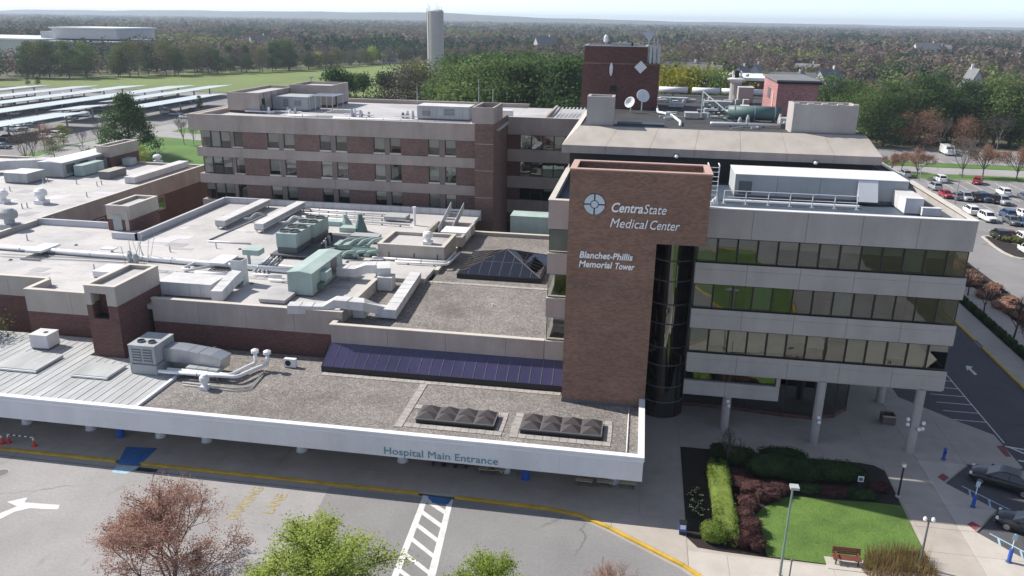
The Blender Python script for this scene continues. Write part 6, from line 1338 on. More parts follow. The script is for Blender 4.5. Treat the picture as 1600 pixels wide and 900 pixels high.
for k, (x, y, rx, ry, rz_) in enumerate(BRS): sh('purple brown barberry bush, %s from the back left round to the lawn tip' % NUM[k], x, y, (rx, ry, rz_), L_BARB, 1300, .1, bump=.25, seed=50+k, group='barberry bushes beside the lawn')
for k, (x, y, rx, ry, rz_) in enumerate(((1262, 768, 1.0, .6, .3), (1300, 772, 1.2, .6, .28), (1345, 776, 1.1, .6, .28), (1372, 765, .8, .6, .3))):
    sh('low dark ground shrub above the lawn, %s' % NUM[k], x, y, (rx, ry, rz_), L_BARB if k % 2 else L_BOX, 700, .1, bump=.3, seed=80+k, group='low shrubs above the lawn')
CREAMP = M('cream_petals', (.72, .66, .36), .7, .1, .05)
# daffodils
for k, (x, y) in enumerate(((1078, 778), (1084, 772), (1090, 769), (1093, 780), (1082, 787), (1089, 790), (1096, 789), (1080, 797), (1091, 799), (1098, 802), (1086, 806), (1095, 811))):
    P = G(x, y, .13); t = thing('daffodil_clump', 'clump of white flowers beside the hedge in the mulch, %s' % ('number '+NUM[k] if k < 10 else ('next to last', 'last')[k-10]), 'flowers', tuple(P), 'white flowers left of the hedge'); rg = np.random.default_rng(k)
    n = 70; Q = rg.normal(0, .13, (n, 3)); Q[:, 2] = np.abs(rg.normal(.18, .07, n)); quads('leaves', Q, rg.normal(size=(n, 3)), .16, L_BOX, t, aspect=.25); n = 9; Q = rg.normal(0, .14, (n, 3)); Q[:, 2] = .36+rg.normal(0, .03, n); quads('blossoms', Q, rg.normal(size=(n, 3))*.4+[0, -.4, 1], .085, CREAMY if 'CREAMY' in globals() else CREAMP, t, aspect=1)
tree('bare2', G(1138, 742, .1)+Vector((0, 1.2, 0)), 3.4, 'small bare leafless tree in front of the first column')
dg_ = [tuple(G(a, b, .1)[:2]) for a, b in ((1352, 868), (1400, 860), (1440, 866), (1470, 905), (1360, 905), (1345, 892))]
tufts('dry_grass', dg_, .12, 1500, 1.0, .02, L_TAN, .18, label='clump of tall dry tan ornamental grass at the lawn corner', cat='grass', kind='stuff')
# ------------------------------------------------------------------ street furniture
def lamp_post(label, P, h, head, mat):
    t = thing('lamp_post', label, 'lamp post', tuple(P)); x, y, z = P
    MB().tube([(x, y, z), (x, y, z+h)], [.085, .06], 8).build('pole', mat, t); MB().lathe((x, y, z), [(.2, 0), (.2, .12), (.1, .14)], 10).build('base', PAVE2, t)
    if head == 'box':
        bx('arm', x-.03, x+.03, y-.25, y+.02, z+h-.03, z+h+.03, mat, t); l = bx('lamp_head', x-.26, x+.26, y-.62, y-.12, z+h-.02, z+h+.14, GREYM, t); bx('lens', x-.2, x+.2, y-.56, y-.18, z+h-.05, z+h-.022, GLOBE, l)
    elif head == 'small': l = bx('lamp_head', x-.12, x+.12, y-.12, y+.12, z+h, z+h+.28, WHITE, t); bx('cap', x-.16, x+.16, y-.16, y+.16, z+h+.281, z+h+.33, GREYM, l)
    else:
        for s in (-.25, .25): MB().lathe((x+s, y, z+h-.05), [(.05, 0), (.12, .07), (.12, .22), (.05, .3)], 10).build('globe', GLOBE, t)
        MB().tube([(x-.25, y, z+h-.06), (x+.25, y, z+h-.06)], .03, 5).build('crossbar', GREYD, t)
    return t
Pb = G(1218, 902, .15); lamp_post('tall grey green lamp post with square white head on the lawn', Pb, V(1240, 770, Pb.y).z-.15 if False else 6.9, 'box', M('grey_green_post', (.17, .25, .22), .5, .1, .05))
Pb = G(1403, 776, .13); lamp_post('slim black path light with white head beside the tan path', Pb, 2.6, 'small', BLACK)
Pb = G(1436, 886, .15); lamp_post('black post with two lamp globes at the lawn corner', Pb, 3.6, 'globes', GREYD)
Pb = G(1233, 903, .15); t = thing('short_post', 'short dark post beside the tall lamp post', 'post', tuple(Pb)); MB().tube([Pb, Pb+Vector((0, 0, 1.3))], .05, 6).build('stem', GREYD, t); MB().lathe((Pb.x, Pb.y, Pb.z+1.3), [(.08, 0), (.08, .12), (.03, .16)], 8).build('cap', GREYD, t)
for k, (x, y0, lab) in enumerate(((1474, 718, 'blue bollard nearest the columns on the shaded pavement'), (1520, 792, 'blue bollard with white sign pole between the two parked black cars'), (1576, 878, 'blue bollard with white sign pole in the sunlit lower right'))):
    P = G(x, y0, .13); t = thing('bollard', lab, 'bollard', tuple(P), 'blue bollards'); MB().lathe(tuple(P), [(.13, 0), (.13, 1.0), (.09, 1.08)], 12).build('sleeve', BLUE, t); MB().lathe(tuple(P), [(.2, 0), (.2, .04)], 12).build('foot', GREYD, t)
    if k: MB().tube([P+Vector((0, 0, 1.0)), P+Vector((0, 0, 2.2))], .03, 6).build('sign_pole', WHITE, t); bx('sign_plate', P.x-.15, P.x+.15, P.y-.04, P.y-.032, 1.85, 2.3, PAINTLB, t)
    else: bx('sticker', P.x-.08, P.x+.08, P.y-.14, P.y-.132, .75, .95, BLACK, t)
P = G(1323, 884, .15); be = thing('bench', 'red brown slatted park bench at the edge of the lawn', 'bench', tuple(P))
for k in range(4): bx('seat_slat', P.x-.9, P.x+.9, P.y-.02+k*.13, P.y+.09+k*.13, .58, .62, WOODR, be)
for k in range(4): bx('back_slat', P.x-.9, P.x+.9, P.y+.50+k*.03, P.y+.54+k*.03, .68+k*.12, .78+k*.12, WOODR, be)
for s in (-.7, .7):
    for yy in (.0, .5): bx('leg', P.x+s-.04, P.x+s+.04, P.y+yy, P.y+yy+.06, .15, .58, BLACK, be)
    MB().tube([(P.x+s, P.y+.5, .58), (P.x+s, P.y+.62, 1.12)], .03, 5).build('back_post', BLACK, be); bx('armrest', P.x+s-.04, P.x+s+.04, P.y-.02, P.y+.5, .82, .86, WOODR, be)
bx('bench_pad', P.x-1.3, P.x+1.2, P.y-.5, P.y+.75, .0, .165, PAVE2, None, kind='structure')
for k, (x, y) in enumerate(((1343, 757),)):
    P = G(x, y+3, .13); t = thing('garden_sign', 'small white sign plate on a stake in the mulch', 'sign', tuple(P)); MB().tube([P, P+Vector((0, 0, .6))], .03, 5).build('stake', GREYD, t); bx('plate', P.x-.22, P.x+.22, P.y-.04, P.y-.02, .55, 1.05, WHITE, t); bx('panel', P.x-.14, P.x+.14, P.y-.046, P.y-.041, .66, .92, GREYD, t)
P = G(1066, 836, .13); t = thing('news_box', 'black and white vending box on the pavement at the bed corner', 'vending box', tuple(P)); bx('legs', P.x-.22, P.x+.22, P.y, P.y+.4, .13, .4, BLACK, t); bx('case', P.x-.25, P.x+.25, P.y-.02, P.y+.42, .4, 1.0, BLUE, t); bx('window', P.x-.19, P.x+.19, P.y-.03, P.y-.021, .62, .95, WHITE, t); bx('lid', P.x-.26, P.x+.26, P.y-.03, P.y+.43, 1.0, 1.08, BLACK, t)
P = G(1386, 660, .13); t = thing('planter', 'square brown planter box under the office block', 'planter', tuple(P)); ring(MB(), [(P.x-.55, P.y-.5), (P.x+.55, P.y-.5), (P.x+.55, P.y+.5), (P.x-.55, P.y+.5)], .09, .13, 1.0).build('box', M('planter_brown', (.16, .12, .11), .7), t); bx('soil', P.x-.45, P.x+.45, P.y-.4, P.y+.4, .13, .82, BLACK, t); bx('rim', P.x-.6, P.x+.6, P.y-.56, P.y-.5, .9, 1.02, CONC3, t)
# globe lamps on the columns
for k, (cx, cy, gl) in enumerate(((8.95, 64.3, ((-.0, -.55, 2.9), (.12, -.5, 2.45))), (16.3, 63.25, ((0, -.55, 2.6), (.1, -.52, 2.15))), (24.05, 63.25, ((-.62, -.2, 3.0), (-.6, -.25, 2.55), (.62, -.2, 2.75), (.2, -.6, 2.35), (.55, -.35, 2.3))))):
    t = thing('column_lamp', ('white globe lamps fixed to the first column by the glass drum', 'white globe lamps fixed to the middle column', 'cluster of white globe lamps round the last column')[k], 'lamp', (cx, cy, 2), 'globe lamps on the columns')
    for dx, dy, z in gl:
        MB().lathe((cx+dx, cy+dy, z), [(.04, 0), (.14, .06), (.17, .17), (.14, .28), (.04, .34)], 10).build('globe', GLOBE, t, smooth=True); MB().tube([(cx+dx*.5, cy+dy*.5, z-.02), (cx+dx, cy+dy, z-.02)], .03, 5).build('bracket', GREYD, t)
# things under the canopy
def cone_at(label, x, y):
    P = G(x, y, .13); t = thing('traffic_cone', label, 'traffic cone', tuple(P), 'cones at the left end of the kerb'); bx('base', P.x-.2, P.x+.2, P.y-.2, P.y+.2, .13, .18, ORANGE, t); MB().lathe((P.x, P.y, .18), [(.15, 0), (.07, .5)], 12).build('cone_body', ORANGE, t); MB().lathe((P.x, P.y, .68), [(.075, 0), (.045, .22)], 12).build('white_collar', WHITE, t); return P
c1 = cone_at('red orange cone at the left picture edge', 4, 693); c2 = cone_at('second red orange cone holding the striped bar', 14, 692); c3 = cone_at('red orange cone at the right end of the striped bar', 54, 697)
t = thing('striped_bar', 'white and black striped bar resting between two cones', 'barrier', tuple(c2))
for k in range(9): a = c2.lerp(c3, k/9); b = c2.lerp(c3, (k+1)/9); up_ = Vector((0, 0, .80)); MB().tube([a+up_, b+up_], .05, 6).build('stripe', WHITE if k % 2 == 0 else BLACK, t)
for k, (x, y, lab) in enumerate(((189, 682, 'blue litter bin under the left part of the canopy'), (821, 748, 'blue litter bin under the canopy near the entrance lettering'))):
    P = G(x, y, .13); t = thing('litter_bin', lab, 'litter bin', tuple(P), 'blue litter bins'); MB().lathe(tuple(P), [(.32, 0), (.34, .85), (.3, .88)], 14).build('bin_body', BLUE, t); MB().lathe((P.x, P.y, 1.01), [(.34, 0), (.3, .14), (.1, .2)], 14).build('lid', BLACK, t)
for k, (x, y, lab) in enumerate(((760, 742, 'cream bench under the canopy left of the second column'), (776, 743, 'cream bench beside the column under the canopy'), (912, 760, 'cream bench under the canopy left of the end column'), (945, 762, 'cream bench against the end column of the canopy'), (980, 764, 'short cream bench at the canopy end'))):
    P = G(x, y, .13); t = thing('bench', lab, 'bench', tuple(P), 'cream benches under the canopy')
    for q in range(3): bx('seat_slat', P.x-.65, P.x+.65, P.y+q*.15, P.y+.12+q*.15, .55, .6, CREAM, t)
    for q in range(2): bx('back_slat', P.x-.65, P.x+.65, P.y+.48, P.y+.52, .72+q*.16, .84+q*.16, CREAM, t)
    for s in (-.5, .5): bx('leg', P.x+s-.04, P.x+s+.04, P.y, P.y+.5, .13, .55, GREYD, t)
for k in range(3):
    P = G(684+k*18, 729+k*1.5, .13); t = thing('black_bench', 'black metal bench under the canopy, %s of three in the row' % ('left', 'middle', 'right')[k], 'bench', tuple(P), 'black benches under the canopy'); bx('seat', P.x-.5, P.x+.5, P.y, P.y+.45, .52, .58, BLACK, t); bx('backrest', P.x-.5, P.x+.5, P.y+.42, P.y+.47, .62, 1.0, BLACK, t)
    for s in (-.4, .4): bx('leg', P.x+s-.04, P.x+s+.04, P.y, P.y+.45, .13, .52, BLACK, t)
# lane lettering
def roadtext(body, x0, y0, x1, y1, w):
    A, B = G(x0, y0, .011), G(x1, y1, .011); d = (B-A); L = d.length; d.normalize(); u = Vector((-d.y, d.x, 0))
    return A, d, u, L
lt = thing('lane_lettering', 'faded yellow parking lane lettering painted on the asphalt', 'road marking', tuple(G(390, 790, 0))); lt['kind'] = 'structure'
for body, p, q, hgt in (('PARKING', (370, 812), (413, 762), 1.25), ('LANE', (425, 803), (450, 773), 1.25)):
    A, d, u, L = roadtext(body, *p, *q, 1); letters(body, hgt, 1, lt, YELLOWF, (lambda A, d, u: (lambda x, y, dd: tuple(A+d*x+u*y+Vector((0, 0, dd)))))(A, d, u), .002, 0, .01, 1., L)
# ------------------------------------------------------------------ vehicles
def make_car(kind):
    suv = kind == 'suv'
    t = thing('parked_car', 'car', 'car')
    st = [(-2.32, .66, .80, .36), (-2.22, .80, .95, .27), (-1.9, .88, 1.0, .22), (-1.3, .91, .99, .2), (-.5, .92, .98, .2), (.5, .92, .96, .2), (1.15, .91, .93, .2), (1.75, .88, .87, .22), (2.12, .80, .77, .28), (2.28, .62, .66, .36)]
    if suv: st = [(x*1.0, w*1.03, z+.14+(.03 if x < 0 else .02), b+.05) for x, w, z, b in st]
    mb = MB(); vs = []; 
    for x, w, zt, zb in st:
        half = [(0, zb), (.82*w, zb), (w, zb+.14), (w*1.0, zb+.32), (.985*w, zt-.16), (.93*w, zt-.04), (.80*w, zt), (0, zt+.03)]
        loop = half+[(-y, z) for y, z in half[-2:0:-1]]; vs += [(x, y, z) for y, z in loop]; n = len(loop)
    fs = [(i*n+k, i*n+(k+1) % n, (i+1)*n+(k+1) % n, (i+1)*n+k) for i in range(len(st)-1) for k in range(n)]+[tuple(range(n-1, -1, -1)), tuple(range(len(vs)-n, len(vs)))]
    mb.add(vs, fs); me = mb.mesh('body', CP['white'], smooth=True); bm = bmesh.new(); bm.from_mesh(me); bmesh.ops.recalc_face_normals(bm, faces=bm.faces); bm.to_mesh(me); bm.free(); o = put('body', me, None, t); o['painted'] = 1
    zb = 1.11 if suv else .97; zr = 1.72 if suv else 1.45; wb, wr = (.84, .68) if suv else (.80, .60)
    xf, rf, rb, xb = (1.15, .45, -1.75, -2.12) if suv else (1.15, .30, -.95, -1.72)
    B4 = [(xf, -wb, zb), (xf, wb, zb), (xb, wb, zb), (xb, -wb, zb)]; R4 = [(rf, -wr, zr), (rf, wr, zr), (rb, wr, zr), (rb, -wr, zr)]; mid = (rf+rb)/2
    mb = MB(); mb.add(B4+R4+[(rf-.25, -wr*.9, zr+.05), (rf-.25, wr*.9, zr+.05), (rb+.2, wr*.9, zr+.05), (rb+.2, -wr*.9, zr+.05)], [(0, 1, 5, 4), (1, 2, 6, 5), (2, 3, 7, 6), (3, 0, 4, 7), (4, 5, 9, 8), (5, 6, 10, 9), (6, 7, 11, 10), (7, 4, 8, 11), (8, 9, 10, 11)])
    me = mb.mesh('cabin', CP['white']); bm = bmesh.new(); bm.from_mesh(me); bmesh.ops.recalc_face_normals(bm, faces=bm.faces); bm.to_mesh(me); bm.free(); o = put('cabin', me, None, t); o['painted'] = 1
    def glassq(nm, A, B_, C, D, ia, ib, out):
        A, B_, C, D = map(Vector, (A, B_, C, D)); out = Vector(out)*.012
        def f(u, v): return A.lerp(B_, u).lerp(D.lerp(C, u), v)+out
        MBq = MB().add([f(ia, .06), f(ib, .06), f(ib, .90), f(ia, .90)], [(0, 1, 2, 3)]); put(nm, MBq.mesh(nm, CARGLASS), None, t)
    glassq('windscreen', B4[0], B4[1], R4[1], R4[0], .06, .94, (1, 0, .8)); glassq('rear_window', B4[2], B4[3], R4[3], R4[2], .08, .92, (-1, 0, .6))
    for s in (0, 1):
        A, B_ = (B4[3], B4[0]) if s == 0 else (B4[1], B4[2]); D, C = (R4[3], R4[0]) if s == 0 else (R4[1], R4[2]); o_ = (0, -1 if s == 0 else 1, .3)
        for ia, ib in ((.06, .34), (.37, .64), (.67, .93)) if suv else ((.10, .48), (.52, .90)): glassq('side_window', A, B_, C, D, ia, ib, o_)
    wr_ = .36 if suv else .33
    for x in (1.42, -1.38):
        for y in (-.80, .80):
            w = thing('wheel', '', ''); w.parent = t; w.location = (x, y, wr_); del_ = [w.pop(k) for k in ('label', 'category') if k in w]
            m1 = MB().lathe((0, 0, 0), [(wr_*.66, -.11), (wr_, -.10), (wr_, .10), (wr_*.66, .11)], 16); m1.v = [(a, c, b) for a, b, c in m1.v]; put('tyre', m1.mesh('tyre', TYRE), None, w)
            m2 = MB().lathe((0, 0, 0), [(wr_*.64, -.115), (wr_*.3, -.125), (wr_*.3, .125), (wr_*.64, .115)], 12); m2.v = [(a, c, b) for a, b, c in m2.v]; put('rim', m2.mesh('rim', RIM), None, w)
    zs = .80 if suv else .66
    for s in (-1, 1):
        put('headlight', MB().box(2.02, 2.22, s*.66-.14, s*.66+.14, zs, zs+.13).mesh('headlight', HEADL), None, t); put('tail_light', MB().box(-2.34, -2.2, s*.66-.13, s*.66+.13, zs+.12, zs+.28).mesh('tail_light', TAILL), None, t); put('mirror', MB().box(.86, 1.02, s*.95-.1, s*.95+.1, zb-.02, zb+.12).mesh('mirror', BLACK), None, t)
    put('grille', MB().box(2.2, 2.3, -.42, .42, zs-.2, zs+.04).mesh('grille', BLACK), None, t); put('bumper', MB().box(2.2, 2.33, -.6, .6, .32, zs-.22).mesh('bumper', GREYD), None, t); put('number_plate', MB().box(-2.36, -2.33, -.22, .22, .55, .68).mesh('number_plate', WHITE), None, t)
    return t
SEDAN, SUVM = make_car('sedan'), make_car('suv')
def car(kind, P, rz, col, label, group=None, s=1.): return copy_tree(SUVM if kind == 'suv' else SEDAN, (P[0], P[1], .005), rz, s, label, group, 'car', CP[col])
PI = math.pi
a1 = math.atan2(53.2-58.6, 31.2-26.6)
car('sedan', (29.75, 59.1), math.radians(152), 'black', 'black estate car parked nose in by the shaded kerb', s=1.05); car('sedan', (29.2, 53.0), math.radians(150), 'black', 'small black hatchback nearest the bottom right', s=.98)
R_ = 'cars in the right hand car park'
lot = [('suv', 1468, 284, 'white', 'white SUV at the front of the far bay by the grass strip', PI/2), ('suv', 1460, 296, 'silver', 'silver white SUV behind the red car at the left of the far row', PI/2), ('sedan', 1477, 308, 'red', 'bright red car at the left end of the far row', -PI/2),
       ('sedan', 1495, 311, 'grey', 'dark grey car just right of the red car', PI/2), ('suv', 1508, 313, 'silver', 'silver hatchback second to the right of the red car', -PI/2), ('suv', 1523, 313, 'black', 'black SUV in the middle of the far row', PI/2), ('suv', 1536, 314, 'blue', 'dark blue off-roader right of the black SUV', -PI/2),
       ('suv', 1551, 316, 'black', 'black SUV beside the white one in the far row', PI/2), ('suv', 1566, 319, 'silver', 'silver car in front of the white SUV in the far row', -PI/2), ('suv', 1567, 305, 'white', 'white SUV at the back of the far row', PI/2), ('suv', 1527, 287, 'red', 'red car parked alone under a rust coloured tree', PI/2-.5),
       ('suv', 1413, 276, 'silver', 'silver pickup sized car beyond the office roof corner', PI/2), ('sedan', 1602, 312, 'grey', 'dark grey car cut by the right edge in the far row', -PI/2),
       ('suv', 1516, 334, 'white', 'white SUV at the left end of the middle row', PI/2), ('suv', 1542, 345, 'white', 'white pickup like SUV second in the middle row', -PI/2+.1), ('suv', 1573, 340, 'blue', 'slate blue off-roader in the middle row', PI/2), ('sedan', 1580, 350, 'grey', 'grey car in front of the slate blue off-roader', -PI/2), ('sedan', 1596, 338, 'white', 'white saloon at the right edge of the middle row', PI/2), ('sedan', 1600, 352, 'blue', 'blue saloon in front of the white one at the right edge', -PI/2),
       ('suv', 1560, 373, 'black', 'black SUV in the near row by the island', PI/2), ('sedan', 1574, 372, 'maroon', 'maroon car between black and white SUVs near the island', PI/2), ('suv', 1596, 377, 'white', 'white SUV in the near row by the island', PI/2), ('suv', 1606, 397, 'white', 'white SUV at the right edge below the island', PI/2)]
for kind, x, y, c, lab, rz in lot: car(kind, G(x, y, 0), rz+rt_.uniform(-.05, .05), c, lab, R_)
P = G(1483, 243, 0); vn = thing('delivery_van', 'big white van parked alone at the far edge of the lot', 'van', (P.x, P.y, 0)); bx('body', P.x-1.1, P.x+1.1, P.y, P.y+5.2, .45, 2.6, CP['white'], vn); bx('cab', P.x-1.05, P.x+1.05, P.y-1.3, P.y-.01, .45, 1.7, CP['white'], vn); bx('windscreen', P.x-.9, P.x+.9, P.y-.06, P.y-.02, 1.71, 2.3, CARGLASS, vn)
for xx in (-1.0, 1.0):
    for yy in (-.6, 4.2): m1 = MB().lathe((0, 0, 0), [(.38, -.12), (.38, .12)], 14); m1.v = [(c+P.x+xx, a+P.y+yy, b+.38) for a, b, c in m1.v]; m1.build('wheel', TYRE, vn)
# white cars near the wing, left
S_ = 'cars by the solar carports'
k = 0
for x, y, c in ((262, 177, 'white'), (275, 181, 'silver'), (301, 175, 'blue'), (252, 172, 'grey'), (290, 185, 'white'), (20, 205, 'white'), (32, 203, 'silver'), (48, 199, 'grey'), (70, 217, 'white'), (90, 214, 'white'), (10, 218, 'grey'), (25, 222, 'maroon'), (5, 232, 'grey'), (130, 182, 'white'), (112, 187, 'silver'), (150, 174, 'grey'), (22, 180, 'white'), (70, 171, 'silver'), (95, 166, 'blue'), (120, 161, 'white'), (14, 163, 'silver'), (60, 156, 'grey'), (100, 150, 'white'), (150, 145, 'silver'), (300, 158, 'white'), (290, 162, 'grey'), (245, 152, 'white'), (180, 152, 'white')):
    car('suv' if k % 2 else 'sedan', G(x, y, 0), rt_.choice([0, PI])+.02, c, '%s car in the solar car park, number %s from the picture centre' % (c, k+1) if False else '%s car among the solar carports %s' % (c, ('nearest the wing', 'below the last carport', 'beside the wing corner', 'left of the wing corner group', 'in front of the wing corner group', 'at the left edge in the near row', 'second from the left edge in the near row', 'third in the near left row', 'behind the rust coloured tree', 'behind the yellow tree', 'low at the left edge', 'lowest left beside another', 'at the far lower left', 'left of the big pine', 'further left of the big pine', 'under the broken row left of the pine', 'under the fourth carport at the left', 'under the fourth carport further along', 'under the fourth carport mid way', 'under the fourth carport towards the pine', 'under the third carport at the left edge', 'under the third carport mid way', 'under the third carport further right', 'at the far end of the third carport', 'under the last carport near the wing', 'beside the white one near the last carport', 'under the fifth carport right of the pine', 'under the fifth carport behind the pine')[k]), S_); k += 1
# ------------------------------------------------------------------ solar carports
n_c = 0
for X, y0, y1, w in ((-256, 270, 312, 13), (-236.5, 240, 316, 13.5), (-219.5, 215, 325, 13.5), (-201, 190, 331, 14), (-184.5, 234, 250, 11), (-186.5, 262, 338, 12), (-177, 186, 228, 13), (-168.5, 246, 298, 12)):
    t = thing('solar_carport', 'pale solar carport roof with sky sheen in its colour, row %s from the left' % ('one', 'two', 'three', 'four', 'five, its short near piece', 'five, its long far piece', 'six, its near left piece', 'six, its piece by the wing')[n_c], 'carport', (X, y0, 0), 'rows of solar carports'); n_c += 1
    n = max(2, round((y1-y0)/6.2)); dy = (y1-y0)/n
    for i in range(n):
        a, b = y0+i*dy+.03, y0+(i+1)*dy-.03
        MB().add([(X-w/2, a, 3.7), (X+w/2, a, 4.5), (X+w/2, b, 4.5), (X-w/2, b, 3.7), (X-w/2, a, 3.55), (X+w/2, a, 4.35), (X+w/2, b, 4.35), (X-w/2, b, 3.55)], [(0, 1, 2, 3), (7, 6, 5, 4), (0, 4, 5, 1), (1, 5, 6, 2), (2, 6, 7, 3), (3, 7, 4, 0)]).build('panel', SOLAR, t)
        if i % 2 == 0: bx('post', X-.2, X+.2, a+2.8, a+3.2, 0, 4.0, GREYM, t)
    bx('beam', X-.2, X+.2, y0+.2, y1-.2, 3.6, 3.85, GREYD, t)
# ------------------------------------------------------------------ silo, far buildings, houses
P = Vector((-107.3, 415, 0)); si = thing('silo', 'tall pale concrete silo standing behind the hospital wing', 'silo', tuple(P))
MB().lathe(tuple(P), [(4.25, 0), (4.25, 37.0)], 32).build('barrel', SILO, si); MB().lathe((P.x, P.y, 37.0), [(4.3, 0), (4.3, .3), (3.6, .9), (.3, 1.6)], 24).build('cap', WHITEDUCT, si)
for k in range(10): MB().lathe((P.x, P.y, 3.2+k*3.5), [(4.29, 0), (4.29, .12)], 32).build('hoop', SILO, si)
lx, ly = P.x-3.3, P.y-3.0
for s in (-.35, .35): MB().tube([(lx+s, ly, 1), (lx+s, ly, 38.5)], .09, 5).build('ladder_rail', GREYD, si)
for k in range(36): bx('ladder_cage', lx-.5, lx+.5, ly-.35, ly-.05, 1.5+k*1.0, 1.62+k*1.0, GREYM, si)
for dx, h in ((-3.4, 3.0), (-2.6, 1.6), (1.2, 2.6), (2.2, 1.4), (3.6, 1.2)): MB().tube([(P.x+dx, P.y-1, 37.0), (P.x+dx, P.y-1, 38.4+h)], .12, 5).build('antenna', STEEL, si)
fb = thing('far_school_building', 'large white flat roofed building beyond the field at the far left', 'building', (-460, 560, 0))
def fv(x, y): return V(x, y, 560)
x0, x1 = -560, fv(58, 60).x; zt_ = fv(30, 60).z
bx('main_wall', x0, x1, 560, 640, 0, zt_-1, SIDING, fb); bx('main_roof', x0-1, x1+1, 558.8, 641, zt_-.99, zt_, WHITE, fb)
bx('east_wall', x1+.02, fv(160, 66).x, 566, 640, 0, zt_-2.2, BRICK3, fb); bx('east_roof', x1+1.02, fv(178, 66).x, 563, 641, zt_-2.19, zt_-1.2, GREYM, fb)
bx('upper_wall', fv(52, 50).x, fv(155, 50).x, 580, 630, zt_+.01, zt_+7.5, SIDING, fb); bx('upper_roof', fv(50, 50).x, fv(157, 50).x, 578, 632, zt_+7.51, zt_+8.4, WHITE, fb)
bx('lower_upper_wall', fv(27, 50).x, fv(51.5, 50).x, 584, 630, zt_+.01, zt_+5, GREYM, fb)
for k, (a, b, c, d) in enumerate(((59, 85, 66, 79), (33, 46, 66, 88), (88, 92, 63, 74), (96, 101, 63, 74), (104, 110, 63, 74), (113, 135, 63, 73), (140, 156, 63, 73))):
    Yq = 559.9 if b < 58 else 565.9; bx('window', V(a, c, Yq).x, V(b, c, Yq).x, Yq-.3, Yq-.02, V(a, d, Yq).z, V(a, c, Yq).z, M('plum_glazing', (.045, .02, .035), .3, .2, .05) if k == 0 else GREYD, fb)
def house(label, X, Y, w, d, h, rh, rz=0., roofm=ROOFG, wallm=SIDING):
    t = thing('house', label, 'house', (X, Y, 0), 'houses beyond the hospital', rz)
    def P_(n_, mb, mt): return put(n_, mb.mesh(n_, mt), None, t)
    P_('wall', MB().box(-w/2, w/2, -d/2, d/2, 0, h), wallm)
    P_('gable', MB().add([(-w/2, -d/2, h+.002), (-w/2, d/2, h+.002), (-w/2, 0, h+rh), (w/2, -d/2, h+.002), (w/2, d/2, h+.002), (w/2, 0, h+rh)], [(0, 1, 2), (3, 5, 4), (0, 3, 4, 1)]), wallm)
    for s in (-1, 1):
        e = s*(d/2+.5); zz = h-rh*.5/(d/2)
        P_('roof', MB().add([(-w/2-.4, 0, h+rh+.15), (w/2+.4, 0, h+rh+.15), (w/2+.4, e, zz+.15), (-w/2-.4, e, zz+.15), (-w/2-.4, 0, h+rh-.02), (w/2+.4, 0, h+rh-.02), (w/2+.4, e, zz), (-w/2-.4, e, zz)], [(0, 1, 2, 3), (7, 6, 5, 4), (0, 4, 5, 1), (1, 5, 6, 2), (2, 6, 7, 3), (3, 7, 4, 0)]), roofm)
    P_('chimney', MB().box(w*.2, w*.2+.8, -.4, .4, h+rh-.6, h+rh+1.5), WHITE)
    for fl_ in (1.0, 4.0):
        if fl_+1.5 > h: continue
        for k in range(4): x = -w/2+w*(k+.5)/4; wd = P_('window', MB().box(x-.5, x+.5, -d/2-.06, -d/2-.01, fl_, fl_+1.4), WHITE); put('pane', MB().box(x-.42, x+.42, -d/2-.08, -d/2-.061, fl_+.08, fl_+1.32).mesh('pane', CARGLASS), None, wd)
def hpx(label, x, yr, Y, w, d, h, rz=0., **kw):
    q = V(x, yr, Y); house(label, q.x, Y, w, d, h, max(2.0, q.z-h), rz, **kw)
hpx('grey roofed house just right of the lift tower', 1072, 97, 430, 22, 12, 8, .15); hpx('grey hipped house between lift tower and flue', 1100, 101, 420, 18, 11, 7, -.3); hpx('pale gabled house left of the flue tower', 1124, 109, 400, 12, 10, 6.5, 1.4); hpx('pale grey house behind the flue tower', 1160, 104, 420, 14, 12, 8, 1.2); hpx('white gabled house with steep roof right of the flue', 1183, 101, 430, 14, 12, 8, 1.3); hpx('grey house behind the rose penthouse', 1232, 113, 400, 24, 12, 7, 0)
hpx('white fronted house right of the rose penthouse', 1296, 108, 410, 16, 10, 7, .8); hpx('pale blue gable house among the trees on the right', 1523, 107, 330, 12, 10, 7.5, 1.5); hpx('white house far off among brown trees on the right', 1450, 67, 900, 26, 14, 9, .2); hpx('white house far off at the upper right', 1462, 70, 950, 30, 14, 8, -.2); hpx('small pale house in the wood left of the silo', 608, 83, 620, 12, 9, 5.5, .4); hpx('bluish house in the far wood left of centre', 405, 55, 760, 20, 12, 8, .9); hpx('white roofed house in the far wood', 852, 57, 800, 22, 12, 9, .7)
ob = thing('flat_roofed_shop', 'long low brown brick building with white trim behind the rear roof', 'building', (70, 300, 0)); q0, q1 = V(1122, 122, 240), V(1205, 125, 240); bx('wall', q0.x, q1.x, 240, 262, 0, q0.z-.5, BRICK2, ob); bx('roof_edge', q0.x-.3, q1.x+.3, 239.6, 262.4, q0.z-.49, q0.z+.3, WHITE, ob); bx('end_pavilion', q0.x-3, q0.x-.32, 239, 262, 0, q0.z+.2, WHITE, ob); bx('window', q0.x-2.4, q0.x-1.0, 238.9, 238.98, q0.z-3, q0.z-.6, BRICK2, ob)
